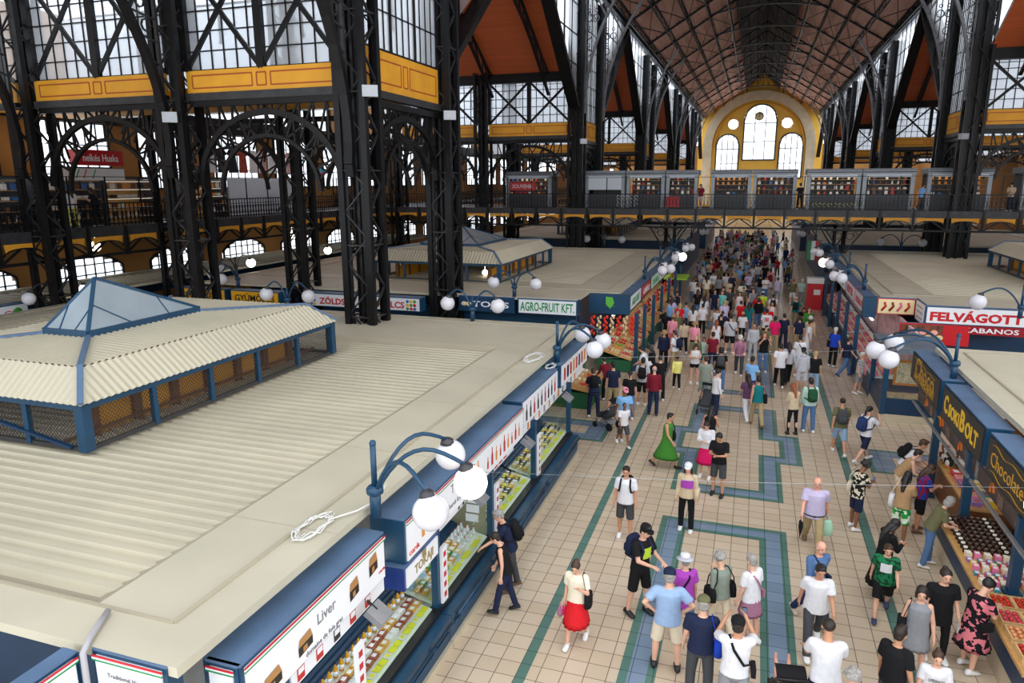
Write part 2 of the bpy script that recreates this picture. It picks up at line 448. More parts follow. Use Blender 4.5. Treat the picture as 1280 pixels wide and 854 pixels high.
# ---- arched lattice girders between columns (spandrels under the ochre bands)
arch_n = [0]
def arch_girder(a, b, zt, zs, label, m=IRON):
    """a, b feet (xy) of the span; zt top chord height; zs spring height"""
    a, b = V((*a, 0)), V((*b, 0)); d = (b - a).normalized(); a, b = a + d * .62, b - d * .62; w = (b - a).length; nn = d.cross(Z)
    root = thing('arched_girder', label, 'girder', a + Z * zs, 0, 'arched lattice girders between the columns')
    A = MB(); C = a.lerp(b, .5); K = 16
    pts = []; inn = []
    r0, r1 = w / 2 - .1, w / 2 - 1.0
    rise0, rise1 = (zt - .35 - zs), (zt - 1.15 - zs)
    for k in range(K + 1):
        t = PI * k / K
        pts.append(C - d * r0 * math.cos(t) + Z * (zs + rise0 * math.sin(t)))
        inn.append(C - d * r1 * math.cos(t) + Z * (zs - .2 + (rise1 + .2) * math.sin(t)))
    A.path(pts, .2, .16, up=nn); part('outer_arch_frame', A, m, root)
    I = MB(); I.path(inn, .13, .16, up=nn); part('inner_arch', I, m, root)
    L = MB()
    for k in range(2, K - 1):
        L.bar(pts[k], inn[k - 1 if k % 2 else k], .07, .06, up=nn)
        if k % 2 == 0: L.bar(pts[k], inn[min(K, k + 1)], .07, .06, up=nn)
    for k in range(1, 11):
        x = k / 11 * w; p = a + d * x; u = abs(x - w / 2) / r0
        zb = zs + rise0 * math.sqrt(max(0, 1 - u * u)) if u < 1 else zs
        L.bar(p + Z * zt, p + Z * zb, .07, .06, up=nn)
        q = p + d * (w / 11 * (1 if k < 6 else -1)); L.bar(p + Z * zt, V((q.x, q.y, max(zs, zb - .3 if u > .3 else zb))), .07, .06, up=nn)
    part('lacing', L, m, root)
    T = MB(); T.bar(a + Z * zt, b + Z * zt, .22, .3, up=nn); part('top_chord', T, m, root)
    return root

# near hall far wall (y = 22): columns at x -27.6, -20.2, -12.8
for i, (x0, x1, lab) in enumerate(((-27.1, -20.7, 'outer'), (-19.7, -13.3, 'inner'))):
    window((x0, 22.1, 12.22), X, Z, x1 - x0, 4.0, 12, 6, .04, .1, 2)
    band((x0, 22.0, 11.46), X, Z, x1 - x0, .76)
    arch_girder((x0 - .5, 22.0), (x1 + .5, 22.0), 11.1, 8.2, 'arched lattice girder under the near ochre band, %s bay' % lab)
    arch_girder((x0 - .5, 28.9), (x1 + .5, 28.9), 11.1, 8.2, 'arched lattice girder of the second column row, %s bay' % lab)
window((-34, 22.1, 12.22), X, Z, 5.9, 4.0, 10, 6, .04, .1, 1); band((-34, 22.0, 11.46), X, Z, 5.9, .76)
mb = MB(); mb.bx(-34, XL, 21.8, 22.3, 16.2, 17.4); struct('wall_beam_front', mb, IRON)
# nave walls: narrow bays closed with tall windows, wide bays with gables of the side halls
def yspan(i): return YB[i]
for side, xw in (('left', XL), ('right', XR)):
    sg = 1 if side == 'left' else -1
    for i, (y0, y1) in enumerate(YB):
        if side == 'right' and i == 0: continue
        o = (xw, y0 + .5, 12.82) if sg > 0 else (xw, y1 - .5, 12.82)
        r = Y if sg > 0 else -Y
        window(o, r, Z, y1 - y0 - 1.0, EAVE - 13.3, 12, 7, .04, .12, 0, bays=(4, 8))
        band((o[0], o[1], 11.45), r, Z, y1 - y0 - 1.0, 1.35)
        arch_girder((xw, y0), (xw, y1), 11.0, 9.3 if i else 8.4, 'arched lattice girder under the %s nave band, %s from the front' % (side, ordn[i]))
        if i + 1 <= len(YB):
            y2 = YB[i + 1][0] if i + 1 < len(YB) else YEND
            ym = (y1 + y2) / 2; half = (y2 - y1) / 2
            zc = lambda y: 14.0 + (EAVE - 14.0) * (1 - abs(y - ym) / (half - 1.0))
            # glazed spandrels above the gable edge
            for s2, (ya, yb) in enumerate(((y1, ym), (y2, ym))):
                win_n[0] += 1
                root = link('window_%d' % win_n[0], None, None, (xw, ya, 14)); root['kind'] = 'structure'
                F = MB(); d = 1 if yb > ya else -1
                y_low = ya + d * 1.0
                F.bar((xw, y_low, 13.6), (xw, ym, EAVE - .2), .3, .8, up=X)
                nb = 6
                for q in range(1, nb):
                    yy = ya + (ym - ya) * q / nb
                    zz = max(14.0, zc(yy)) if abs(yy - ya) > 1 else 14.0
                    if zz < EAVE - .4: F.bar((xw, yy, zz), (xw, yy, EAVE), .08 if q % 2 else .16, .1, up=X)
                for zz in (16.5, 18.5, 20.5):
                    yy = ym - d * (half - 1.0) * (1 - (zz - 14) / (EAVE - 14)); F.bar((xw, ya, zz), (xw, yy, zz), .07, .08, up=X)
                part('window_frame', F, IRON, root)
                G = MB(); G.add([(xw, ya + d * .4, 14.2), (xw, ya + d * .4, EAVE), (xw, ym, EAVE)], [(0, 1, 2)]); part('pane', G, PANE, root)
    # eave beam
    mb = MB(); mb.bx(xw - .35, xw + .35, 45, YEND, EAVE, EAVE + .7); struct('wall_beam_' + side, mb, IRON)
# side halls: far walls with windows and bands, orange roofs
def side_hall(side, i):
    y1 = YB[i][1]; y2 = YB[i + 1][0] if i + 1 < len(YB) else YEND
    ym = (y1 + y2) / 2
    sg = -1 if side == 'left' else 1
    xw = XL if side == 'left' else XR
    xo = xw + sg * 21
    mb = MB()
    xa, xb = sorted((xw + sg * .4, xo))
    for (ya, yb) in ((y2, ym), (y1, ym)):
        mb.add([(xa, ya, 16.0), (xb, ya, 16.0), (xb, yb, 23.0), (xa, yb, 23.0)], [(0, 1, 2, 3)])
        mb.add([(xa, ya, 16.3), (xb, ya, 16.3), (xb, yb, 23.3), (xa, yb, 23.3)], [(3, 2, 1, 0)], 1)
    struct('ceiling_side_hall_%s_%d' % (side, i + 1), mb, [ORANGE, mat('pale_roof_top', srgb(232, 236, 242), .6)])
    # trusses of the side hall
    for q in range(3):
        x = xw + sg * (2.2 + 4.4 * q)
        root = thing('roof_truss', 'dark truss under the orange roof, %s side hall %s, %s from nave' % (side, ordn[i], ordn[q]), 'roof truss', (x, ym, 16), 0, 'side hall roof trusses')
        C = MB(); K = 12; up = []; lo = []
        for k in range(K + 1):
            y = y1 + (y2 - y1) * k / K; t = 1 - abs(y - ym) / (ym - y1)
            up.append((x, y, 15.9 + 6.9 * t)); lo.append((x, y, 14.6 + 5.6 * math.sin(PI / 2 * t)))
        C.path(up, .16, .16, up=X); part('upper_chord', C, IRON, root)
        C = MB(); C.path(lo, .16, .2, up=X); part('lower_chord', C, IRON, root)
        L = MB()
        for k in range(K): L.bar(up[k], lo[k + 1], .08); L.bar(lo[k], lo[k] if 0 else up[k], .08)
        part('lacing', L, IRON, root)
    mb = MB(); mb.bx(xa, xb, y2 - .3, y2 + .3, 15.5, 16.4); struct('wall_beam_%s_%d' % (side, i + 1), mb, IRON)
    for q in range(2):
        if side == 'left': x0, x1 = (-20.2 + .5 - 7.4 * q, -12.8 - .5 - 7.4 * q)
        else: x0, x1 = (12.6 + .5 + 7.4 * q, 20.0 - .5 + 7.4 * q)
        if i < 3:
            window((x0, y2 + .1, 12.6), X, Z, x1 - x0, 3.0, 12, 5, .045, .1, 2)
        else:
            window((x0, y2 + .1, 12.6), X, Z, x1 - x0, 3.0, 6, 3, .06, .1, 1)
        band((x0, y2, 11.7), X, Z, x1 - x0, .9)
        if i < 2:
            arch_girder((x0 - .5, y2), (x1 + .5, y2), 11.3, 8.6, 'arched girder at the far end of the %s side hall %s, %s bay' % (side, ordn[i], ordn[q]))
for i in range(4):
    side_hall('left', i); side_hall('right', i)

# ---- nave roof
def zroof(x): return EAVE + .5 + (RIDGE - .5 - EAVE) * (1 - abs(x) / 12.8)
mb = MB(); y0 = 12
for s in (-1, 1):
    a, b = s * 13.2, s * 3.4
    mb.add([(a, y0, zroof(a)), (a, YEND, zroof(a)), (b, YEND, zroof(b)), (b, y0, zroof(b))], [(0, 1, 2, 3)])
    mb.add([(a, y0, zroof(a) + .3), (a, YEND, zroof(a) + .3), (b, YEND, zroof(b) + .3), (b, y0, zroof(b) + .3)], [(3, 2, 1, 0)])
struct('ceiling', mb, BROWN)
mb = MB()
for s in (-1, 1):
    mb.add([(s * 3.4, y0, 29.0), (s * 3.4, YEND, 29.0), (0, YEND, 31.8), (0, y0, 31.8)], [(0, 1, 2, 3)])
    mb.bx(s * 3.4 - .1, s * 3.4 + .1, y0, YEND, 28.2, 29.1)
struct('ceiling_ridge', mb, DARKROOF)
for s in ('left', 'right'):                                    # purlins
    for q in range(5):
        x = (-1 if s == 'left' else 1) * (4.3 + 1.95 * q); mb = MB()
        zz = zroof(x) - .35
        mb.bar((x, y0, zz + .25), (x, YEND, zz + .25), .14); mb.bar((x, y0, zz - .45), (x, YEND, zz - .45), .12)
        yy = y0; 
        while yy < 150:
            mb.bar((x, yy, zz + .25), (x, yy + 1.9, zz - .45), .06); mb.bar((x, yy + 1.9, zz - .45), (x, yy + 3.8, zz + .25), .06); yy += 3.8
        trim(mb, IRON)
def nave_truss(y, n, group='nave roof trusses'):
    root = thing('roof_truss', 'crescent lattice truss spanning the nave roof, %s from the front' % ordn[n], 'roof truss', (0, y, 22), 0, group)
    K = 22; up = []; lo = []
    for k in range(K + 1):
        x = -12.6 + 25.2 * k / K; t = 1 - abs(x) / 12.6
        up.append((x, y, zroof(x) - .25)); lo.append((x, y, 21.6 + 6.3 * math.sqrt(max(0, 1 - (x / 12.9) ** 2))))
    C = MB(); C.path(up, .2, .2, up=Y); part('upper_chord', C, IRON, root)
    C = MB(); C.path(lo, .2, .16, up=Y); part('lower_chord', C, IRON_G, root)
    L = MB()
    for k in range(1, K):
        L.bar(up[k], lo[k], .09); L.bar(lo[k], up[k + 1] if k < K / 2 else up[k - 1], .07)
    part('lacing', L, IRON, root)
n = 0
for (a, b) in YB[1:]:
    for y in (a, b): nave_truss(y, n); n += 1
    nave_truss((b + (YB[YB.index((a, b)) + 1][0] if (a, b) != YB[-1] else YEND)) / 2, n); n += 1
    if n > 17: break
# roof bracing between trusses
mb = MB()
for (a, b) in YB[1:]:
    for s in (-1, 1):
        for q in range(4):
            xa, xb = s * (4.0 + 2.1 * q), s * (6.1 + 2.1 * q)
            za, zb = zroof(xa) - .5, zroof(xb) - .5
            nxt = b + 24.6
            mb.bar((xa, b, za), (xb, b + 12.3, zb), .07); mb.bar((xb, b, zb), (xa, b + 12.3, za), .07)
            mb.bar((xa, b + 12.3, za), (xb, nxt, zb), .07); mb.bar((xb, b + 12.3, zb), (xa, nxt, za), .07)
trim(mb, IRON)

# curved silver brackets from the columns to the roof, with pierced scrollwork
def bracket(x, y, s, label):
    root = thing('roof_bracket', label, 'bracket', (x, y, 14), 0, 'silver scroll brackets at the nave columns')
    A = MB(); pts = []
    for k in range(11):
        t = k / 10; pts.append((x + s * (.55 + 3.2 * t ** 2.2), y, 13.2 + 9.3 * t))
    A.path(pts, .16, .26, up=Y); part('curved_arm', A, SILVER, root)
    B = MB(); B.path([(x + s * .55, y, 15.0), (x + s * .6, y, 22.2)], .12, .14, up=Y)
    B.bar(pts[7], (x + s * .4, y, 22.6), .12, .16, up=Y); part('strut', B, SILVER, root)
    S = MB()
    for k in range(4):
        z = 16.2 + 1.15 * k; t = (z - 13.2) / 9.3; wid = 3.2 * t ** 2.2 - .1
        if wid < .2: wid = .2
        for q in range(max(1, int(wid / .5))):
            c = V((x + s * (.75 + .5 * q), y, z)); R = .24
            S.path([c + V((R * math.cos(a * PI / 4), 0, R * math.sin(a * PI / 4))) for a in range(9)], .06, .06, up=Y)
            S.path([c + V((R * .5 * math.cos(a * PI / 3), 0, .5 + R * .5 * math.sin(a * PI / 3))) for a in range(7)], .05, .06, up=Y)
    part('scroll_lattice', S, SILVER, root)
for side, x, s in (('left', XL, 1), ('right', XR, -1)):
    k = 0
    for (a, b) in YB:
        for y in (a, b):
            if y > 30: bracket(x, y, s, 'silver scroll bracket on the %s nave column, %s from the front' % (side, ordn[k])); k += 1

# ---- far end facade
mb = MB()
cx = -.2
R_o, R_i, zc_ = 12.2, 10.2, 16.1
def arc(R, K=28, z=zc_): return [(cx - R * math.cos(PI * k / K), z + R * math.sin(PI * k / K)) for k in range(K + 1)]
# yellow wall with real openings: a grid of faces minus the windows
def inside(x, z):
    def rnd(x0, x1, zb, zt):
        hw = (x1 - x0) / 2; c = (x0 + x1) / 2
        if not x0 < x < x1 or z < zb: return False
        return z < zt - hw or (x - c) ** 2 + (z - zt + hw) ** 2 < hw * hw
    return rnd(-3.5, 3.5, 13.1, 25.3) or rnd(-9.4, -4.4, 9.0, 18.9) or rnd(4.4, 9.4, 9.0, 18.9) or (x + 5.9) ** 2 + (z - 21.1) ** 2 < 1.44 or (x - 5.7) ** 2 + (z - 21.1) ** 2 < 1.44
N = 0.25
grid = MB(); idx = {}
def gv(i, j):
    if (i, j) not in idx: idx[(i, j)] = len(grid.v); grid.v.append((-13.5 + i * N, YEND, j * N))
    return idx[(i, j)]
for i in range(108):
    for j in range(0, 128):
        x, z = -13.5 + (i + .5) * N, (j + .5) * N
        if z > zroof(x) + .3 and abs(x) > 3.4: continue
        if inside(x, z): continue
        grid.f.append((gv(i, j), gv(i + 1, j), gv(i + 1, j + 1), gv(i, j + 1))); grid.m.append(0); grid.sm.append(False)
struct('wall_far', grid, YEL_W)
mb = MB(); ao, ai = arc(R_o), arc(R_i)
ao = [(cx - R_o, 3)] + ao + [(cx + R_o, 3)]; ai = [(cx - R_i, 3)] + ai + [(cx + R_i, 3)]
n = len(ao)
vs = [(x, YEND - .5, z) for x, z in ao] + [(x, YEND - .5, z) for x, z in ai] + [(x, YEND, z) for x, z in ao] + [(x, YEND, z) for x, z in ai]
fs = []
for i in range(n - 1):
    fs += [(i, i + 1, n + i + 1, n + i), (i, 2 * n + i, 2 * n + i + 1, i + 1), (n + i, n + i + 1, 3 * n + i + 1, 3 * n + i)]
mb.add(vs, fs); trim(mb, STONE)
mb = MB(); mb.path([(x, YEND - .3, z) for x, z in arc(R_i - .5)], .3, .3, up=Y); trim(mb, YEL)
for k, (x0, x1, zb, zt, nx, ny) in enumerate(((-3.5, 3.5, 13.1, 25.3, 3, 3), (-9.4, -4.4, 9.0, 18.9, 4, 3), (4.4, 9.4, 9.0, 18.9, 4, 3))):
    window((x0, YEND - .1, zb), X, Z, x1 - x0, zt - zb, nx, ny, .16, .3, 0, arch=(x1 - x0) / 2 - .02, depth=.2, m=DGREY)
for k, xx in enumerate((-5.9, 5.7)):
    win_n[0] += 1
    root = link('window_%d' % win_n[0], None, None, (xx, YEND, 21.1)); root['kind'] = 'structure'
    c = [(xx + 1.2 * math.cos(2 * PI * q / 20), YEND - .1, 21.1 + 1.2 * math.sin(2 * PI * q / 20)) for q in range(21)]
    F = MB(); F.path(c, .14, .2, up=Y); part('window_frame', F, YEL, root)
    G = MB(); G.add(c[:20], [tuple(range(20))]); part('pane', G, PANE, root)
ck = thing('wall_clock', 'round gold-faced clock hanging in the big arched window of the far facade', 'clock', (-.3, YEND - .5, 22.7))
F = MB(); K = 20
disc = lambda r, y: [(-.3 + r * math.cos(2 * PI * q / K), y, 22.7 + r * math.sin(2 * PI * q / K)) for q in range(K)]
F.loft([disc(.95, YEND - .45), disc(.95, YEND - .65), disc(.78, YEND - .68)]); part('case', F, mat('clock_bronze', srgb(96, 72, 40), .4, .5), ck)
F = MB(); F.loft([disc(.76, YEND - .66), disc(.76, YEND - .70)]); part('face', F, mat('clock_face', srgb(236, 220, 170), .5), ck)
F = MB(); F.bar((-.3, YEND - .74, 22.7), (-.3, YEND - .74, 23.3), .07); F.bar((-.3, YEND - .74, 22.7), (-.05, YEND - .74, 22.3), .09); part('hand', F, BLACK, ck)

# ---- outer wall on the left, with the windows of both storeys
XO = -33.5
grid = MB(); idx = {}
wins = []
yy = 20.5
while yy < 120:
    wins.append((yy, yy + 4.2)); yy += 6.2
def gv2(i, j):
    if (i, j) not in idx: idx[(i, j)] = len(grid.v); grid.v.append((XO, 14 + i * .25, j * .25))
    return idx[(i, j)]
def in_w(y, z):
    for a, b in wins:
        if a < y < b:
            if 2.5 < z < 4.6 - 1.1 * (abs(y - (a + b) / 2) / 2.1) ** 2 * .8: return True
            if 8.0 < z < 11.4: return True
    return False
for i in range(0, 640):
    for j in range(0, 48):
        y, z = 14 + (i + .5) * .25, (j + .5) * .25
        if in_w(y, z): continue
        grid.f.append((gv2(i, j), gv2(i + 1, j), gv2(i + 1, j + 1), gv2(i, j + 1))); grid.m.append(0); grid.sm.append(False)
struct('wall_left', grid, mat('side_wall_ochre', srgb(158, 112, 58), .8, 0, .1, .6))
for a, b in wins[:12]:
    window((XO + .05, a, 2.5), Y, Z, b - a, 2.1, 7, 4, .06, .1, 0, arch=.7)
    window((XO + .05, a, 8.0), Y, Z, b - a, 3.4, 6, 3, .06, .1, 0)
mb = MB(); mb.bx(XO - .3, XO + .3, 14, 178, 11.4, 12.3); struct('wall_beam_outer', mb, IRON)
# =================================================================== STALL BLOCKS
def rectring(mb, x0, x1, y0, y1, ix0, ix1, iy0, iy1, z0, z1, mi=0):
    mb.bx(x0, x1, y0, iy0, z0, z1, mi); mb.bx(x0, x1, iy1, y1, z0, z1, mi)
    mb.bx(x0, ix0, iy0, iy1, z0, z1, mi); mb.bx(ix1, x1, iy0, iy1, z0, z1, mi)
def corrug(mb, x0, x1, y0, y1, z, pitch=.27, hgt=.045, along='x'):
    """trapezoid sheet with ribs running along 'x' or 'y'"""
    a0, a1 = (y0, y1) if along == 'x' else (x0, x1)
    pr = []; a = a0
    while a < a1 - 1e-6:
        for d, h in ((0, 0), (.38, 0), (.5, 1), (.88, 1)):
            if a + d * pitch <= a1: pr.append((a + d * pitch, z + h * hgt))
        a += pitch
    pr.append((a1, z)); n = len(pr)
    if along == 'x': vs = [(x0, p, h) for p, h in pr] + [(x1, p, h) for p, h in pr]
    else: vs = [(p, y0, h) for p, h in pr] + [(p, y1, h) for p, h in pr]
    mb.add(vs, [(i, i + 1, n + i + 1, n + i) for i in range(n - 1)])
ROOFZ = 3.45
def block_roof(label, x0, x1, y0, y1, inset=(1.6, 1.6, 1.6, 4.1), pitch=.27, seam=True):
    root = thing('stall_roof', label, 'roof', ((x0 + x1) / 2, (y0 + y1) / 2, 3.2), 0)
    a0, a1, b0, b1 = x0 + inset[0], x1 - inset[1], y0 + inset[2], y1 - inset[3]
    B = MB(); rectring(B, x0, x1, y0, y1, a0, a1, b0, b1, ROOFZ - .12, ROOFZ); part('border', B, CREAM, root)
    e = .32
    T = MB()
    for (p, q, r, s) in (((a0, b0), (a1, b0), (a1 - e, b0 + e), (a0 + e, b0 + e)), ((a1, b0), (a1, b1), (a1 - e, b1 - e), (a1 - e, b0 + e)), ((a1, b1), (a0, b1), (a0 + e, b1 - e), (a1 - e, b1 - e)), ((a0, b1), (a0, b0), (a0 + e, b0 + e), (a0 + e, b1 - e))):
        T.add([(*p, ROOFZ), (*q, ROOFZ), (*r, ROOFZ - .15), (*s, ROOFZ - .15)], [(0, 1, 2, 3)])
    part('tray_edge', T, CREAM_D, root)
    C = MB(); corrug(C, a0 + e * .4, a1 - e * .4, b0 + e * .9, b1 - e * .9, ROOFZ - .14, pitch, .07); part('corrugated_sheet', C, CREAM_Y, root)
    G = MB()
    for yy in (y0 + .6, y1 - .6): G.bx(x0 + .6, x1 - .6, yy - .02, yy + .02, ROOFZ, ROOFZ + .025)
    for xx in (x0 + .6, x1 - .6): G.bx(xx - .03, xx + .03, y0 + .6, y1 - .6, ROOFZ, ROOFZ + .035)
    yy = y0 + 3
    while yy < y1 - 1:
        for (p, q) in ((x0, a0), (a1, x1)): G.bx(p + .02, q, yy - .008, yy + .008, ROOFZ, ROOFZ + .006)
        yy += 3.05
    part('seam', G, CREAM_D, root)
    return root
def lantern(label, x0, x1, y0, y1, pz, px0, px1, py0, py1, apex, wire=False, ez=4.35, bz=4.9, ins=.45, brace=False):
    """ventilated roof lantern: blue posts, wire mesh sides, corrugated hip roof, glass pyramid on top"""
    root = thing('roof_lantern', label, 'roof lantern', ((x0 + x1) / 2, (y0 + y1) / 2, ROOFZ), 0)
    zb = ROOFZ
    for x in (x0, x1):
        for y in (y0, y1):
            P = MB(); P.bx(x - .1, x + .1, y - .1, y + .1, zb, ez); part('corner_post', P, BLUE, root)
    for x in (x0, x1):
        n = max(3, int((y1 - y0) / 1.4))
        for i in range(1, n):
            P = MB(); y = y0 + (y1 - y0) * i / n; P.bx(x - .05, x + .05, y - .06, y + .06, zb, ez); part('post', P, BLUE, root)
    for y in (y0, y1):
        n = 4
        for i in range(1, n):
            P = MB(); x = x0 + (x1 - x0) * i / n; P.bx(x - .06, x + .06, y - .05, y + .05, zb, ez); part('post', P, BLUE, root)
    R = MB(); rectring(R, x0 - .08, x1 + .08, y0 - .08, y1 + .08, x0 + .08, x1 - .08, y0 + .08, y1 - .08, ez - .1, ez + .03); part('eave_rail', R, BLUE, root)
    S = MB(); rectring(S, x0 - .03, x1 + .03, y0 - .03, y1 + .03, x0 + .03, x1 - .03, y0 + .03, y1 - .03, zb - .02, zb + .06); part('sill', S, DGREY, root)
    if brace:
        B = MB(); B.bar((x0 + 1.2, y0 - .06, ez - .1), (x1 - .3, y0 - .06, zb + .05), .09, .05); B.bar((x0 + 1.2, y0 - .06, ez - .1), (x0 + .1, y0 - .06, zb + .05), .09, .05); part('diagonal_brace', B, BLUE_D, root)
    if wire:
        W = MB(); st = .085; h = ez - .1 - zb
        def grid(p, d, L):
            k = -h
            while k < L:
                for s in (1, -1):
                    a, b = (k, 0.0), (k + h, h)
                    if a[0] < 0: a = (0, -k)
                    if b[0] > L: b = (L, L - k)
                    if b[0] <= a[0]: continue
                    if s > 0: W.bar(p + d * a[0] + Z * a[1], p + d * b[0] + Z * b[1], .009)
                    else: W.bar(p + d * a[0] + Z * (h - a[1]), p + d * b[0] + Z * (h - b[1]), .009)
                k += st
        grid(V((x1, y0, zb)), Y, y1 - y0); grid(V((x0, y0, zb)), X, x1 - x0)
        part('wire_mesh', W, DGREY, root)
    # inside: ochre boarded well and dark beams; warm fill lamps are added further down
    I = MB(); I.bx(x0 + .9, x1 - .9, y0 + .9, y1 - .9, 2.2, 2.25)
    for x in (x0 + .9, x1 - .9): I.bx(x - .02, x + .02, y0 + .9, y1 - .9, 2.2, ez - .35)
    I.bx(x0 + .9, x1 - .9, y1 - .92, y1 - .88, 2.2, ez - .35); part('inner_lining', I, YEL, root)
    D = MB()
    n = 7
    for i in range(n):
        y = y0 + .9 + (y1 - y0 - 1.8) * i / (n - 1)
        for x in (x0 + .85, x1 - .85): D.bx(x - .08, x + .08, y - .1, y + .1, zb - .6, ez)
    for z in (3.55,): 
        for x in (x0 + .6, x1 - .6): D.bar((x, y0, z), (x, y1, z), .06)
    part('beam_lattice', D, WOOD_D, root)
    # roof: steep lower skirt then a flatter hip up to the pyramid
    o = .14
    e = [(x0 - o, y0 - o), (x1 + o, y0 - o), (x1 + o, y1 + o), (x0 - o, y1 + o)]
    b = [(x0 + ins, y0 + ins), (x1 - ins, y0 + ins), (x1 - ins, y1 - ins), (x0 + ins, y1 - ins)]
    p = [(px0, py0), (px1, py0), (px1, py1), (px0, py1)]
    def strip_(mb, A, za, Bq, zb_, pitch=.16, amp=.03):
        for i in range(4):
            a0, a1 = V((*A[i], za)), V((*A[(i + 1) % 4], za)); b0, b1 = V((*Bq[i], zb_)), V((*Bq[(i + 1) % 4], zb_))
            L = (a1 - a0).length; n = max(2, int(L / pitch)); d = (a1 - a0).normalized(); up = (b0 + b1 - a0 - a1) / 2; nm = d.cross(up.normalized())
            if nm.z < 0: nm = -nm
            tw, bw = (b0 - a0).dot(d), (b1 - a0).dot(d)
            vs = []; fs = []
            for k in range(n * 4 + 1):
                t = k / (n * 4); off = nm * (amp if k % 4 in (2, 3) else 0)
                s = t * L                      # rib positions along the eave, clipped against the hips
                h = 1.0
                if s < tw: h = s / tw
                elif s > bw: h = (L - s) / (L - bw) if L > bw else 1
                v0 = a0 + d * s; hv = (up - d * up.dot(d)); 
                vs += [v0 + off, v0 + hv * h + off]
                if k: j = len(vs); fs.append((j - 4, j - 2, j - 1, j - 3))
            mb.add(vs, fs)
    Rf = MB(); strip_(Rf, e, ez + .02, b, bz); part('roof_skirt', Rf, CREAM_Y, root)
    Rf = MB(); strip_(Rf, b, bz, p, pz); part('roof_sheet', Rf, CREAM_Y, root)
    for i in range(4):
        H = MB(); H.bar((*e[i], ez + .06), (*b[i], bz + .05), .1, .05); H.bar((*b[i], bz + .05), (*p[i], pz + .05), .1, .05); part('hip_cap', H, BLUE_TOP, root)

    pyr = MB(); A = V(apex)
    pc = [V((*q, pz + .12)) for q in p]
    for i in range(4): pyr.add([pc[i], pc[(i + 1) % 4], A], [(0, 1, 2)])
    py = part('glass_pyramid', pyr, SKYGLASS, root)
    Bm = MB()
    for i in range(4):
        Bm.bar(pc[i], A, .075, .06)
        q0, q1 = pc[i], pc[(i + 1) % 4]
        Bm.bar(q0 - Z * .05, q1 - Z * .05, .1, .16)
        for t in (.36, .7):
            f = q0.lerp(q1, t); g = (q1 if t > .5 else q0).lerp(A, .45 if t > .5 else .5); Bm.bar(f, g, .03, .03)
    part('glazing_bar', Bm, BLUE, py)
    return root
block_roof('near left stall roof of cream corrugated sheet with a wide flat border', -26.9, -5.3, 4.95, 23.6, inset=(1.6, 1.75, .6, 3.9))
block_roof('left stall roof beyond the cross aisle, behind the green fruit sign', -26.4, -5.5, 31.32, 53.0, inset=(1.6, 2.2, 2.2, .9), pitch=.4)
mb = MB(); mb.bx(-26.4, -6.85, 28.95, 31.3, ROOFZ - .12, ROOFZ); single('roof_flange', mb, CREAM, 'flat cream roof strip above the egg and fruit signs', 'roof', (-16, 30, ROOFZ - .12))
block_roof('right stall roof behind the red cold-cut sign', 5.4, 24.5, 33.85, 56.5, inset=(2.2, 1.6, .9, 1.2), pitch=.4)
mb = MB(); mb.bx(6.8, 24.5, 32.0, 33.83, ROOFZ - .12, ROOFZ); single('roof_flange', mb, CREAM, 'flat cream roof strip above the red cold-cut sign', 'roof', (15, 33, ROOFZ - .12))
block_roof('near right stall roof behind the chocolate shop signs', 5.4, 22, 5, 23.6, inset=(2.6, 1.6, 1.6, 3.5))
for i, (ya, yb) in enumerate(((62.5, 84.0), (92.5, 116.0))):
    for s in ('left', 'right'):
        x0, x1 = (-24, -5.5) if s == 'left' else (5.4, 24)
        block_roof('%s stall roof beyond the bridge, %s one' % (s, ordn[i]), x0, x1, ya, yb, pitch=.8)
block_roof('low roof of the far left stall beside the gallery columns', -33, -28.6, 20, 62, inset=(.4, .5, .5, .5), pitch=.6)
lantern('near roof lantern with wire mesh sides and a large glass pyramid', -17.15, -11.45, 9.3, 17.5, 5.0, -14.96, -13.67, 11.5, 14.85, (-14.2, 12.3, 6.2), wire=True, brace=True)
lantern('second roof lantern with glass pyramid behind the egg stall sign', -18.6, -11.7, 32.9, 42.2, 5.0, -16.9, -13.6, 34.9, 39.4, (-15.3, 37.0, 5.93))
lantern('roof lantern with mesh sides at the right edge of the photo', 13.1, 19.7, 38.0, 47.7, 5.0, 15, 17.8, 40, 45.6, (16.4, 42.8, 5.93))
lantern('roof lantern seen below the bridge left of the tall nave column', -17.5, -11.7, 66, 76, 5.0, -16, -13.2, 69, 73, (-14.6, 71, 5.9))
# warm fill lamps added inside the lanterns to brighten their ochre lining
for nm, loc in (('near', (-12.6, 10.8, 3.7)), ('middle', (-12.7, 13.4, 3.7)), ('far', (-12.6, 16.0, 3.7)), ('pendant', (-13.4, 35.4, 3.6)), ('pendant', (14.6, 42.8, 3.6))):
    b = MB(); b.ball(loc, .16); b.bar(V(loc), V(loc) + Z * .9, .02)
    single('lantern_fill_lamp', b, GLOBE_ON, 'added warm fill lamp inside the ' + ('second roof lantern' if loc[1] == 35.4 else ('right roof lantern' if loc[0] > 0 else 'near roof lantern, %s part' % nm)), 'lamp', loc)

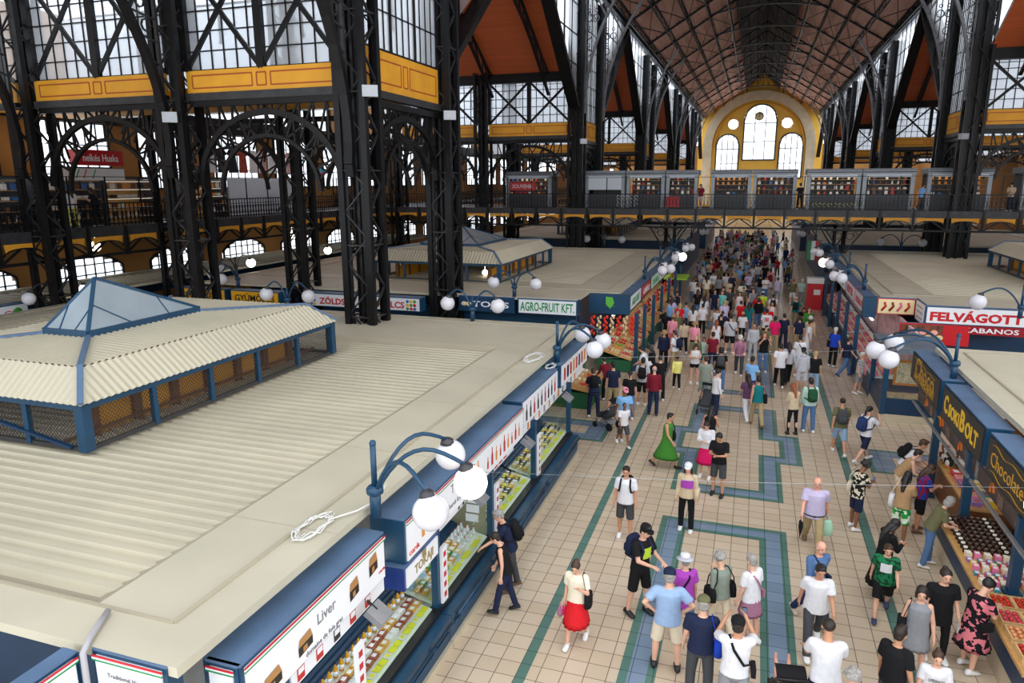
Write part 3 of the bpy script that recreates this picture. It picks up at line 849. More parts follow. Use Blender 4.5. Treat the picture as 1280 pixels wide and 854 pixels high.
# ---- bodies of the blocks: fascia boards, back walls
def body(label, x0, x1, y0, y1, z0=0.0):
    root = thing('stall_block', label, 'stall', ((x0 + x1) / 2, (y0 + y1) / 2, 0))
    W = MB(); rectring(W, x0, x1, y0, y1, x0 + .1, x1 - .1, y0 + .1, y1 - .1, 0, 3.3); part('back_wall', W, BLUE_D, root)
    return root
body('dark inner walls of the near left stall block', -25.5, -6.75, 7, 21.25)
body('dark inner walls of the second left stall block', -25, -7.2, 31, 52)
body('dark inner walls of the right stall block behind the cold-cut sign', 7.2, 23, 32.6, 55)
body('dark inner walls of the near right stall block', 7.6, 21, 6, 22.5)
for i, (ya, yb) in enumerate(((62.5, 84.0), (92.5, 116.0))):
    for s in ('left', 'right'):
        x0, x1 = (-23, -5.6) if s == 'left' else (5.5, 23)
        body('dark walls of the %s stall block beyond the bridge, %s one' % (s, ordn[i]), x0, x1, ya + 1, yb - 1.3)

# ---- signs.  A sign box: blue case with a panel; f = facing ('+x','-x','-y')
def basis(f):
    return {'+x': (Y, Z, X), '-x': (-Y, Z, -X), '-y': (X, Z, -Y)}[f]
def sign_box(label, f, at, a0, a1, z0, z1, depth=.55, panel=WHITE, case=BLUE, margin=.06, top=BLUE_TOP, cat='sign', lift=.0, name='sign_box'):
    """at = coordinate of the front plane; a0..a1 extent along the facade (world coords)"""
    r, u, n = basis(f)
    c = (at, (a0 + a1) / 2, z0) if f[1] == 'x' else ((a0 + a1) / 2, at, z0)
    root = thing(name, label, cat, c)
    W = abs(a1 - a0); H = z1 - z0; o = V(c)
    C = MB(); C.bar(o - r * W / 2 + u * H / 2 - n * depth / 2, o + r * W / 2 + u * H / 2 - n * depth / 2, depth, H)
    part('case', C, case, root)
    T = MB(); T.bar(o - r * W / 2 + u * (H + .01) - n * depth / 2, o + r * W / 2 + u * (H + .01) - n * depth / 2, depth, .025); part('case_top', T, top, root)
    P = MB(); P.bar(o - r * (W / 2 - margin) + u * H / 2 + n * .012, o + r * (W / 2 - margin) + u * H / 2 + n * .012, .03, H - .07); part('panel', P, panel, root)
    def at_(x, y, d=.03): return o + r * (x - W / 2) + u * y + n * d
    return root, at_, r, u, n, W, H
def words(root, txt, c, r, u, w=None, h=None, m=BLACK, bold=0.0):
    T = MB(); put_text(T, txt, c, r, u, w, h, 0, bold); return part('lettering', T, m, root)
def patch(root, name, c, r, u, w, h, m, d=.012):
    P = MB(); P.bar(c - r * w / 2, c + r * w / 2, d, h, up=u); return part(name, P, m, root)
def tricolor(root, at_, r, u, W, H):
    for k, (mm) in enumerate((RED, WHITE, GREEN)):
        T = MB(); y = H - .03 - .022 * k; T.bar(at_(.03, y, .035), at_(W - .03, y, .035), .012, .022, up=u); part('tricolour_stripe', T, mm, root)
def bottle_pic(root, at_, x, y, h, m, cap):
    P = MB(); a = at_(x, y, .034)
    r, u = at_(1, 0) - at_(0, 0), at_(0, 1) - at_(0, 0)
    w = h * .3
    n = r.cross(u)
    pts = [(-w / 2, 0), (w / 2, 0), (w / 2, h * .55), (w * .18, h * .72), (w * .18, h), (-w * .18, h), (-w * .18, h * .72), (-w / 2, h * .55)]
    P.add([a + r * p + u * q for p, q in pts], [tuple(range(8))]); part('printed_bottle', P, m, root)
def tin_pic(root, at_, x, y, w, h):
    gold = mat('tin_gold', srgb(190, 140, 86), .35, .3); dk = mat('tin_black', srgb(26, 22, 20), .3)
    r, u = at_(1, 0) - at_(0, 0), at_(0, 1) - at_(0, 0)
    a = at_(x, y, .034); P = MB()
    P.add([a + r * p + u * q for p, q in ((0, h * .0), (w, h * .12), (w, h * .55), (0, h * .5))], [(0, 1, 2, 3)]); part('printed_tin', P, dk, root)
    P = MB(); a = at_(x, y, .035); P.add([a + r * p + u * q for p, q in ((0, h * .5), (w, h * .55), (w * .86, h), (w * .1, h * .88))], [(0, 1, 2, 3)]); part('printed_lid', P, gold, root)
    P = MB(); a = at_(x, y, .036); P.add([a + r * p + u * q for p, q in ((w * .3, h * .1), (w * .6, h * .14), (w * .6, h * .4), (w * .3, h * .38))], [(0, 1, 2, 3)]); part('printed_label', P, gold, root)

FX = -5.0
# S1 liver
s, A, r, u, n, W, H = sign_box('long white goose liver sign with pictures of black and gold tins', '+x', FX, 5.5, 8.74, 2.4, 3.12, .5)
tricolor(s, A, r, u, W, H)
for x, y, w, h in ((.3, .1, .34, .26), (.98, .16, .3, .26), (2.18, .2, .24, .3), (2.72, .27, .24, .32)): tin_pic(s, A, x, y, w, h)
words(s, 'Liver', A(1.62, .42), r, u, h=.15, m=mat('grey_ink', (.2, .2, .22)))
words(s, 'domaine de foie gras', A(1.55, .09), r, u, w=.85, m=MATS['grey_ink'])
words(s, 'csarda', A(3.08, .2), r, u, h=.05, m=RED)
q, A2, r2, u2, n2, W2, H2 = sign_box('narrow white end panel with tricolour stripe beside the liver sign', '-y', 5.48, -5.45, -5.02, 2.4, 3.12, .06)
tricolor(q, A2, r2, u2, W2, H2); tin_pic(q, A2, .22, .12, .16, .34)
q, A2, r2, u2, n2, W2, H2 = sign_box('white sign reading Traditional Hungarian on the near end of the roof', '-y', 4.93, -6.42, -5.42, 2.5, 3.42, .2)
tricolor(q, A2, r2, u2, W2, H2); words(q, 'Traditional Hungarian', A2(.52, .68), r2, u2, w=.62, m=MATS['grey_ink']); words(q, 'TASTES', A2(.52, .5), r2, u2, w=.42, m=MATS['grey_ink'])
q, A2, r2, u2, n2, W2, H2 = sign_box('white tricolour panel on the near edge of the roof left of the grey cable', '+x', -6.53, 2.6, 4.85, 2.5, 3.42, .2)
tricolor(q, A2, r2, u2, W2, H2)
cb = MB(); cb.tube([(-6.75, 5.45, 3.5), (-6.62, 5.2, 3.5), (-6.5, 4.98, 3.5), (-6.44, 4.84, 3.44), (-6.42, 4.82, 3.0), (-6.4, 4.8, 2.4)], .035, 8)
single('hanging_cable', cb, mat('grey_cable', srgb(168, 166, 170), .5), 'grey cable bent over the near corner of the stall roof', 'cable', (-6.5, 5, 3.2))
# S2 Tokaji
AMB = mat('amber_print', srgb(222, 140, 30), .4); REDP = mat('red_print', srgb(190, 36, 34), .4); BLKP = mat('black_print', srgb(30, 28, 30), .4)
s, A, r, u, n, W, H = sign_box('white wine sign with pictures of amber Tokaji bottles beside the lamp post', '+x', FX + .1, 9.2, 15.35, 2.35, 3.1, .6)
tricolor(s, A, r, u, W, H)
for x in (.62, .85, 1.08): bottle_pic(s, A, x, .2, .34, AMB, 0)
words(s, 'Tokaji', A(2.1, .48), r, u, w=.6, m=MATS['grey_ink']); words(s, 'borok & pálinkák', A(2.15, .2), r, u, w=.9, m=MATS['grey_ink'])
for k in range(3): bottle_pic(s, A, 2.75 + .2 * k, .2, .36, (AMB, REDP, AMB)[k], 0)
for k in range(9): bottle_pic(s, A, 3.7 + .26 * k, .16, .26 + .12 * ((k * 5) % 3) / 2, (REDP, REDP, AMB)[k % 3], 0)
words(s, 'csarda', A(.28, .15), r, u, w=.36, m=RED)
s, A, r, u, n, W, H = sign_box('white sign with a row of printed red salami and sausages', '+x', FX, 15.6, 18.9, 2.45, 3.12, .5)
for k in range(9): bottle_pic(s, A, .3 + .33 * k, .12, .42, (BLKP, BLKP, REDP)[k % 3], 0)
s, A, r, u, n, W, H = sign_box('white sign with printed red jars at the far end of the delicatessen stall', '+x', FX, 19.3, 22.7, 2.45, 3.12, .5)
for k in range(8): patch(s, 'printed_jar', A(.35 + .37 * k, .34, .034), r, u, .18, .36, (REDP, BLKP, REDP, AMB)[k % 4], .006)
# valance signs hanging below
s, A, r, u, n, W, H = sign_box('small white curved sign reading TOKAJI with a crest above the counter', '+x', FX + .12, 9.1, 10.4, 1.93, 2.33, .4, case=mat('royal_blue', srgb(28, 52, 120), .4))
words(s, 'TOKAJI', A(.68, .18), r, u, w=.7, m=mat('antique_gold', srgb(150, 130, 80), .4), bold=.02); patch(s, 'printed_crest', A(.68, .34, .034), r, u, .14, .12, MATS['antique_gold'], .006)
s, A, r, u, n, W, H = sign_box('white valance with red price pictures under the liver sign', '+x', FX - .12, 6.4, 8.9, 2.05, 2.38, .05)
for k in range(5):
    patch(s, 'printed_product', A(.25 + .42 * k, .2, .034), r, u, .15, .26, (REDP, REDP, BLKP)[k % 3], .006); patch(s, 'printed_tag', A(.25 + .42 * k, .2, .038), r, u, .12, .08, WHITE, .006)
s, A, r, u, n, W, H = sign_box('white valance with black printed bottles under the wine sign', '+x', FX - .12, 10.6, 15.3, 2.0, 2.33, .05)
for k in range(3): bottle_pic(s, A, 1.25 + .22 * k, .06, .24, BLKP, 0)
for k in range(3): patch(s, 'printed_product', A(3.4 + .3 * k, .18, .034), r, u, .2, .2, REDP, .006)
s, A, r, u, n, W, H = sign_box('pale valance strip under the salami signs', '+x', FX - .12, 15.5, 22.6, 2.1, 2.42, .05)
for k in range(12): patch(s, 'printed_product', A(.4 + .5 * k, .17, .034), r, u, .12, .2, (GREY, AMB)[k % 2], .006)

def post(label, x, y, z1=2.45, z0=0.0, w=.13, m=BLUE, group=None):
    P = MB(); P.bx(x - w / 2, x + w / 2, y - w / 2, y + w / 2, z0, z1); P.bx(x - w * .8, x + w * .8, y - w * .8, y + w * .8, z0, z0 + .08)
    return single('stall_post', P, m, label, 'post', (x, y, z0), group)
PY = (7.55, 10.5, 13.35, 16.6, 20.45)
for k in range(4):
    y = PY[k]; P = MB(); P.bx(FX + .05, FX + .1, y + .1, y + .32, .8, 1.9)
    for j in range(5): P.bx(FX + .1, FX + .104, y + .16, y + .26, .9 + .2 * j, 1.0 + .2 * j, 1)
    single('banner_strip', P, [WHITE, REDP], 'narrow white banner strip with small red prints on the %s blue post' % ordn[k], 'banner', (FX + .07, y + .2, .8))
# counters
TILE_B = mat('plinth_tile', srgb(196, 184, 160), .4, 0, .08, 3)
LED = mat('case_lamp', (1, 1, 1), .4, emit=(0.93, 1.0, 0.95), es=9.0)
DECKW = mat('white_deck', srgb(232, 238, 226), .35)
CX = -4.68
for k in range(4):
    y0, y1 = PY[k] + (.0 if k else -2.0), PY[k + 1]
    root = thing('display_counter', 'refrigerated blue display counter with glass front, %s from the near end' % ordn[k], 'counter', (-5.4, (y0 + y1) / 2, 0))
    B = MB(); B.bx(-6.5, CX - .06, y0 + .01, y1 - .01, .14, .62); B.bx(-5.2, CX - .02, y0 + .01, y1 - .01, .55, .66); part('base', B, BLUE, root)
    P = MB(); P.bx(-6.5, CX, y0 + .01, y1 - .01, 0, .14); part('plinth', P, TILE_B, root)
    S = MB(); S.bx(-5.12, -4.9, y0 + .01, y1 - .01, .66, .74); part('sill', S, BLACK, root)
    R = MB(); R.tube([(CX + .05, y0 + .15, .62), (CX + .05, y1 - .15, .62)], .025, 8); R.tube([(CX - .02, y0 + .15, .42), (CX - .02, y1 - .15, .42)], .02, 8)
    yy = y0 + .3
    while yy < y1: R.bar((CX - .04, yy, .38), (CX + .06, yy, .64), .03, .05); yy += .95
    part('bag_rail', R, BLUE, root)
    G = MB(); G.bx(-5.02, -5.012, y0 + .08, y1 - .08, .74, 1.5); part('glass_front', G, CASEGLASS, root)
    D = MB(); D.add([(-5.06, y0 + .05, .76), (-5.06, y1 - .05, .76), (-5.72, y1 - .05, .92), (-5.72, y0 + .05, .92)], [(0, 1, 2, 3)])
    D.bx(-5.72, -5.06, y0 + .05, y1 - .05, .70, .755); part('display_deck', D, DECKW, root)
    D = MB(); D.add([(-5.72, y0 + .05, .93), (-5.72, y1 - .05, .93), (-6.1, y1 - .05, 1.08), (-6.1, y0 + .05, 1.08)], [(0, 1, 2, 3)])
    for q in range(4): D.bx(-6.06 + .09 * q, -6.03 + .09 * q, y0 + .06, y1 - .06, 1.04 - .035 * q, 1.075 - .035 * q)
    part('grille_shelf', D, BLUE_D, root)
    D = MB(); D.bx(-6.5, -6.12, y0 + .05, y1 - .05, 1.06, 1.1); D.bx(-6.5, -6.12, y0 + .05, y1 - .05, 1.5, 1.53); D.bx(-6.55, -6.5, y0, y1, .6, 2.4); part('back_shelf', D, GREY, root)
    for yy in ((y0 + .07, y1 - .07) if k == 3 else (y0 + .07,)):
        P = MB(); P.bx(FX - .085, FX + .045, yy - .065, yy + .065, .74, 2.32); part('post', P, BLUE, root)
    L = MB(); L.bx(-5.62, -5.5, y0 + .3, y1 - .3, 2.18, 2.21); part('lamp_strip', L, LED, root)
    if k < 4:
        E = MB(); E.bx(-6.5, -5.1, y1 - .03, y1 + .0, .74, 1.95 if k == 1 else 1.4); part('end_panel', E, mat('olive_panel', srgb(140, 140, 112), .4) if k == 1 else CASEGLASS, root)
        if k == 1:
            for q in range(4): patch(root, 'price_sheet', V((-5.35 - .02 * q, y1 - .045, 1.8 - .22 * q)), X, Z, .3, .18, WHITE, .006)
        if k == 3:
            for q in range(4):
                S = MB(); S.bx(-6.2, -5.15, y1 - .5, y1 - .05, 1.0 + .3 * q, 1.02 + .3 * q); part('glass_shelf', S, CASEGLASS, root)
# clamp floodlights
for k, y in enumerate((8.1, 12.2, 15.4, 19.3)):
    root = thing('spotlight', 'grey box floodlight under the delicatessen signs, %s from the near end' % ordn[k], 'lamp', (FX + .2, y, 2.2))
    M_ = Matrix.Rotation(math.radians(35), 3, 'Y')
    P = MB(); P.box((FX + .22, y, 2.2), (.3, .34, .1), M=M_); part('housing', P, GREY, root)
    P = MB(); P.bar((FX + .04, y, 2.38), (FX + .2, y, 2.26), .03); part('arm', P, BLACK, root)
# ---- globe lamps on curved blue arms
def arc_pts(p, d, L, z0, zt, z1, n=10):
    """from p at z0 bowing up to zt and down to z1, length L in direction d"""
    out = []
    for k in range(n + 1):
        t = k / n; s = L * (1 - math.cos(t * PI)) / 2 if t < 1 else L
        s = L * t ** 1.25
        z = z0 + (zt - z0) * math.sin(min(1, t * 1.55) * PI / 2) if t < .645 else zt + (z1 - zt) * ((t - .645) / .355) ** 1.6
        out.append((p[0] + d[0] * s, p[1] + d[1] * s, z))
    return out
def lamp_post(label, x, y, zb, dirs, L=1.35, lit=None, R=.25, top=1.15, group='globe lamps on the stall roofs', m=None):
    root = thing('globe_lamp', label, 'lamp', (x, y, zb), 0, group)
    m = m or BLUE
    P = MB(); P.tube([(x, y, zb), (x, y, zb + .45)], .085, 10); P.tube([(x, y, zb + .45), (x, y, zb + top)], .045, 10); P.ball((x, y, zb + top + .02), .055, 8, 5); part('pole', P, m, root)
    P = MB(); P.lathe([(.085, .35), (.13, .38), (.13, .46), (.09, .5)], (x, y, zb), 12); part('collar', P, m, root)
    for k, a in enumerate(dirs):
        d = (math.cos(math.radians(a)), math.sin(math.radians(a)))
        pts = arc_pts((x + d[0] * .05, y + d[1] * .05), d, L, zb + .4, zb + 1.1, zb + .86)
        A = MB(); A.tube(pts, .032, 8); part('arm', A, m, root)
        e = V(pts[-1]); S = MB(); S.lathe([(.05, .06), (.1, .03), (.12, -.05)], (e.x, e.y, e.z - .02), 10)
        sock = part('socket', S, DGREY, root)
        G = MB(); G.ball((e.x + d[0] * .06, e.y + d[1] * .06, e.z - R - .02), R, 20, 12)
        g = part('globe', G, GLOBE_ON if lit == k else GLOBE, root)
        if lit == k: g['label'] = 'lit warm white globe'
    return root
lamp_post('three-armed blue globe lamp above the liver sign, one globe lit', -5.15, 8.8, 3.35, (62, 14, -30), lit=1, L=1.35)
lamp_post('three-armed blue globe lamp over the far jar sign of the delicatessen', -5.2, 19.6, 3.15, (70, 25, -25), L=1.25)
lamp_post('three-armed blue globe lamp above the CsokiBolt chocolate sign', 5.2, 20.6, 3.25, (130, 172, 205), L=1.75)
lamp_post('globe lamp with a lit globe at the right edge above the Chocolate sign', 5.2, 11.2, 3.28, (190,), L=1.0, lit=0)
k = 0
for x, s, dirs in ((-5.2, 'left', (50, 0, -40)), (5.1, 'right', (140, 180, 215))):
    for j, y in enumerate((37.2, 43.5, 50.0, 66, 74, 82, 96, 106) if s == 'left' else (36.5, 42.5, 49.0, 66, 74, 82, 96, 106)):
        lamp_post('blue globe lamp on the %s roof edge beyond the cross aisle, %s one' % (s, ordn[j]), x, y, 3.34, dirs, lit=(1 if (s, j) in (('left', 1), ('right', 1)) else None), L=1.2)
for (x, y, lab, lit) in ((-9.3, 23.25, 'two-armed globe lamp on the roof border in front of the egg sign', None), (-9.6, 28.9, 'two-armed globe lamp between the egg sign and the green fruit sign', None), (-16.95, 23.1, 'two-armed globe lamp in front of the white vegetable sign', None), (-22.95, 27.6, 'two-armed globe lamp above the yellow fruit sign', None)):
    lamp_post(lab, x, y, 3.47, (180, 280) if x < -20 else (0, 180), L=1.3 if x < -20 else .85, R=.26, top=.8, group='two-armed globe lamps on the cross aisle')
for (x, y, lab) in ((-27.5, 33, 'globe lamp before the arched window of the left wall, nearest'), (-27.5, 41, 'globe lamp before the arched window of the left wall, farther'), (-27.5, 22, 'globe lamp at the left wall behind the glass pyramid')):
    lamp_post(lab, x, y, 3.2, (90, 270), L=1.2, R=.26, top=1.0, lit=0, group='globe lamps along the left wall', m=DGREY)
for (x, y, lab) in ((-11.2, 56.5, 'dark globe lamp under the bridge left of the nave column'), (10.5, 59.5, 'blue globe lamp under the bridge on the right'), (9.6, 30.6, 'single globe lamp above the red cold-cut sign')):
    lamp_post(lab, x, y, 3.3, (0, 180), L=1.3, R=.3, top=1.2, group='globe lamps by the bridge', m=DGREY if x < 0 else BLUE)
# =================================================================== RIGHT NEAR STALL (chocolate shop)
GX = 4.9
DARKSIGN = mat('dark_sign', srgb(40, 38, 36), .4); OCRE = mat('gold_paint', srgb(206, 156, 40), .4)
def swirl(root, at_, x0, y0, w):
    P = MB(); r, u = at_(1, 0) - at_(0, 0), at_(0, 1) - at_(0, 0)
    pts = [at_(x0 + w * t / 20, y0 + .05 * math.sin(t * .9) * (1 - t / 26), .034) for t in range(21)]
    P.path(pts, .018, .006, up=u); part('gold_ornament', P, OCRE, root)
s, A, r, u, n, W, H = sign_box('black shop sign with gold lettering at the far end of the chocolate stall', '-x', GX, 20.35, 23.9, 2.42, 3.25, .5, panel=DARKSIGN)
words(s, 'Choco', A(W * .5, .5), r, u, w=2.3, m=OCRE); words(s, '& marzipan', A(W * .5, .27), r, u, w=2.4, m=OCRE); swirl(s, A, .4, .68, 2.6); swirl(s, A, .4, .13, 2.6)
s, A, r, u, n, W, H = sign_box('black CsokiBolt shop sign with large yellow letters', '-x', GX, 16.5, 20.0, 2.42, 3.25, .5, panel=DARKSIGN)
T = MB()
for tx, xx, ww, hh in (('C', .42, .36, .46), ('SOKI', 1.16, .95, .34), ('B', 1.92, .38, .5), ('OLT', 2.66, .95, .38)): put_text(T, tx, A(xx, .2 + hh / 2), r, u, ww, hh, 0, .03)
part('lettering', T, GOLD, s)
s, A, r, u, n, W, H = sign_box('black sign reading Chocolate & with gold flourishes', '-x', GX, 12.4, 16.2, 2.42, 3.25, .5, panel=DARKSIGN)
words(s, 'Chocolate &', A(1.45, .42), r, u, w=2.3, h=.3, m=OCRE); swirl(s, A, .3, .68, 2.9); swirl(s, A, .3, .14, 2.9)
SW = mat('orange_print', srgb(226, 120, 36), .4); PHOTO = mat('photo_print', srgb(120, 96, 84), .4, 0, .7, 9)
for k, (a, b) in enumerate(((17.0, 22.9), (11.5, 16.8))):
    s, A, r, u, n, W, H = sign_box('dark printed valance with orange swirls below the %s' % ('CsokiBolt sign' if k == 0 else 'Chocolate sign'), '-x', GX + .06, a, b, 1.98, 2.4, .04, panel=mat('brown_print', srgb(72, 60, 56), .4, 0, .4, 5), case=GREY)
    for q in range(3):
        P = MB(); c = A(W * (.2 + .3 * q), .2, .034)
        for R in (.13, .09): P.path([c + r * (R * math.cos(a_ * .45)) + u * (R * 1.3 * math.sin(a_ * .45)) for a_ in range(9)], .035, .006, up=u)
        part('printed_swirl', P, SW, s)
        patch(s, 'printed_chocolate', A(W * (.3 + .3 * q), .2, .034), r, u, .3, .26, PHOTO, .006)
    if k == 0: P = MB(); c = A(2.6, .3, .036); P.bar(c - r * .22, c + r * .1, .05, .008, up=u); P.add([c + r * .1 + u * .09, c + r * .1 - u * .09, c + r * .26], [(0, 1, 2)]); part('printed_arrow', P, YELLOW, s)
    B = MB(); B.bx(GX - .1, GX - .045, a, b, 1.92, 1.99)
    single('awning_rail', B, GREY, 'grey rail along the lower edge of the valance under the %s' % ('CsokiBolt sign' if k == 0 else 'Chocolate sign'), 'rail', (GX, a, 1.92))
for k, y in enumerate((20.45, 17.35, 14.05)):
    post('blue stall post of the chocolate shop, %s from its far end' % ordn[k], GX + .05, y, 2.41, .866 if y < 15 else 0, .17)
def counter_r(label, y0, y1, x0, top, front=BLUE_D, deep=1.25, wood=True, edge=.1):
    root = thing('market_counter', label, 'counter', (x0 + deep / 2, (y0 + y1) / 2, 0))
    P = MB(); P.bx(x0 + .04, x0 + deep, y0, y1, 0, .42); part('plinth', P, TILE_B, root)
    B = MB(); B.bx(x0 + .02, x0 + deep, y0, y1, .42, top - .06); part('base', B, front, root)
    T = MB(); T.bx(x0, x0 + deep, y0, y1, top - .06, top); part('counter_top', T, WOOD if wood else DECKW, root)
    return root
counter_r('blue fronted counter with a pale wood top full of chocolates at the right', 11.6, 17.2, 4.4, .86)
cw = thing('market_counter', 'set back wooden counter stacked with gift boxes behind the CsokiBolt post', 'counter', (5.9, 19.2, 0))
B = MB(); B.bx(5.15, 6.5, 17.75, 20.9, 0, .86); part('base', B, WOOD_D, cw); B = MB(); B.bx(5.12, 6.52, 17.72, 20.92, .86, .92); part('counter_top', B, WOOD, cw)
B = MB(); B.bx(6.9, 7.0, 11, 21.5, .0, 2.4)
for z in (1.2, 1.6, 2.0): B.bx(6.6, 6.95, 11, 21.5, z, z + .03)
single('back_shelf', B, WOOD_D, 'wooden shelves along the back of the chocolate stall', 'shelf', (6.9, 16, 0))

# =================================================================== CROSS-AISLE FRONTS
def face_words(label, f, at, a0, a1, z0, z1, txt, col, panel, tw=None, th=None, case=BLUE, bold=.02, depth=.5, tx=.5, **k):
    s, A, r, u, n, W, H = sign_box(label, f, at, a0, a1, z0, z1, depth, panel=panel, case=case, **k)
    words(s, txt, A(W * tx, H * .5), r, u, tw, th, col, bold)
    return s, A, r, u, W, H
face_words('green and white AGRO-FRUIT KFT. sign at the corner of the cross aisle', '-y', 28.9, -9.45, -6.8, 2.75, 3.4, 'AGRO-FRUIT KFT.', GREEN, WHITE, 2.4, .4)
s, A, r, u, W, H = face_words('navy egg sign reading TOJÁS in white letters', '-y', 28.9, -12.2, -9.6, 2.72, 3.4, 'TOJÁS', WHITE, NAVY, 1.7, .4, tx=.58)
P = MB()
for q in range(2): P.ball(A(.25 + .22 * q, .33, .03), (.13, .02, .1), 12, 6)
part('printed_egg', P, mat('egg_print', srgb(232, 214, 170), .5), s)
s, A, r, u, W, H = face_words('white sign reading ZÖLDSÉG GYÜMÖLCS in red letters with fruit pictures', '-y', 27.6, -19.3, -13.45, 2.8, 3.4, 'ZÖLDSÉG  GYÜMÖLCS', RED, WHITE, 4.3, .36, bold=.03)
FR = [mat('fruit_' + k, c, .4) for k, c in (('red', srgb(206, 40, 36)), ('green', srgb(70, 150, 50)), ('yellow', srgb(240, 190, 40)), ('blue', srgb(60, 110, 190)))]
for q in range(9):
    for side in (.35, W - .45):
        P = MB(); P.ball(A(side + .17 * (q % 3 - 1), .12 + .16 * (q // 3), .03), (.08, .012, .075), 10, 5); part('printed_fruit', P, FR[(q * 3 + (side > 1)) % 4], s)
s, A, r, u, W, H = face_words('yellow sign reading GYÜMÖLCS in black letters', '-y', 27.2, -23.1, -20.4, 2.8, 3.4, 'GYÜMÖLCS', BLACK, YELLOW, 2.2, .38, bold=.02)
s, A, r, u, W, H = face_words('yellow sign reading ZÖLDSÉG in black letters, left of the fruit sign', '-y', 27.2, -26.2, -23.4, 2.8, 3.4, 'ZÖLDSÉG', BLACK, YELLOW, 2.0, .36, bold=.02)
s, A, r, u, W, H = face_words('white sign ending in MÖLCS at the left edge of the photo', '+x', -28.4, 17.2, 21.3, 2.85, 3.5, 'GYÜMÖLCS', RED, WHITE, 2.6, .34, bold=.0, tx=.55)
P = MB(); P.ball(A(W - .5, .35, .03), (.012, .2, .16), 10, 5); part('printed_fruit', P, FR[1], s)
# blue fascia over the cross aisle fronts
def fascia(label, x0, x1, y0, y1, z0, z1, m=BLUE, nm='fascia_valance'):
    B = MB(); B.bx(x0, x1, y0, y1, z0, z1); return single(nm, B, m, label, 'fascia', ((x0 + x1) / 2, (y0 + y1) / 2, z0))
fascia('blue fascia wall with a green leaf mark at the corner right of the fruit sign', -6.75, -4.95, 31.0, 31.3, 2.55, 3.42)
P = MB(); P.add([(-6.0, 30.97, 3.32), (-5.7, 30.97, 3.3), (-5.62, 30.97, 3.05), (-5.8, 30.97, 2.78), (-6.0, 30.97, 3.0)], [(0, 1, 2, 3, 4)]); P.bx(-6.0, -5.6, 30.972, 30.99, 2.9, 2.92)
single('leaf_sign', P, mat('leaf_green', srgb(90, 180, 60), .5), 'green leaf emblem on the blue corner fascia', 'emblem', (-5.8, 30.97, 3))
fascia('long blue band under the cross aisle roofs left of the nave', -26.4, -7.0, 29.55, 29.75, 2.0, 2.75, BLUE)
fascia('blue band along the arched windows of the left wall', -33.2, -32.6, 24, 62, 2.2, 3.25, BLUE)
# open stall interiors across the cross aisle (fruit in front of the corner)
COUNTER_GREEN = mat('market_cloth_green', srgb(30, 96, 60), .7)
def fruit_table(label, x0, x1, y0, y1, z0, z1, dirx):
    """sloping market table; dirx +1 slopes down to +x, -1 to -x, 0 to -y"""
    root = thing('fruit_table', label, 'market table', ((x0 + x1) / 2, (y0 + y1) / 2, 0))
    B = MB()
    if dirx:
        xa, xb = (x1, x0) if dirx > 0 else (x0, x1)       # front, back
        B.prism([(xa, z0 - .06), (xb, z1 - .06), (xb, z1), (xa, z0)], 'y', y0, y1)
    else:
        B.prism([(y0, z0 - .06), (y1, z1 - .06), (y1, z1), (y0, z0)], 'x', x0, x1)
    part('table_top', B, WOOD, root)
    S = MB(); xa, xb = sorted((x0, x1)); S.bx(xa + .03, xb - .03, y0 + .03, y1 - .03, 0, z0 - .08); part('skirt', S, COUNTER_GREEN, root)
    return root
# goods -----------------------------------------------------------------
def good(name, mb, mats): return link(name, mb.mesh(name, mats))
FRUITC = {'strawberry': srgb(206, 30, 34), 'tomato': srgb(214, 44, 28), 'orange': srgb(240, 140, 30), 'lemon': srgb(246, 208, 60), 'apple': srgb(150, 180, 50), 'peach': srgb(240, 160, 110), 'onion': srgb(226, 200, 160), 'grape': srgb(90, 40, 90), 'cherry': srgb(150, 14, 30), 'radish': srgb(222, 60, 90), 'mushroom': srgb(238, 230, 214), 'pepper': srgb(230, 50, 30)}
LEAF = mat('leaf', srgb(60, 130, 50), .6)
GM = {k: mat('skin_of_' + k, c, .35, 0, .12, 20) for k, c in FRUITC.items()}
PUN = mat('clear_punnet', srgb(226, 230, 236), .25)
CRATE = mat('crate_wood', srgb(214, 178, 124), .6, 0, .15, 5)
def crate_mesh(w, d, h):
    m = MB(); t = .015
    m.bx(-w / 2, w / 2, -d / 2, d / 2, 0, t)
    for s in (-1, 1): m.bx(-w / 2, w / 2, s * d / 2 - t, s * d / 2 + t, 0, h); m.bx(s * w / 2 - t, s * w / 2 + t, -d / 2, d / 2, 0, h)
    return m
CRATE_ME = crate_mesh(.42, .34, .1).mesh('crate', CRATE)
def fruit_root(kind, R):
    root = link(kind, None)
    M_ = MB(); M_.ball((0, 0, R * .9), (R, R, R * .9), 8, 6); part('flesh', M_, GM[kind], root, world=False)
    S = MB(); S.bar((0, 0, R * 1.7), (R * .2, 0, R * 2.0), R * .15); S.add([(0, 0, R * 1.72), (R * .7, R * .2, R * 1.75), (R * .6, -R * .4, R * 1.7)], [(0, 1, 2)]); part('stalk', S, LEAF, root, world=False)
    return root
FR_ME = {}
def fruit_obj(kind, R, loc, label, group, rz=0):
    key = (kind, R)
    if key not in FR_ME:
        m = MB(); m.ball((0, 0, R * .9), (R, R, R * .9), 8, 6); m.bar((0, 0, R * 1.7), (R * .2, 0, R * 2.0), R * .15, None, 1)
        FR_ME[key] = m.mesh(kind, [GM[kind], LEAF])
    return tag(link(kind, FR_ME[key], None, loc, rz), label, 'fruit' if kind not in ('tomato', 'onion', 'radish', 'mushroom', 'pepper') else 'vegetable', group)
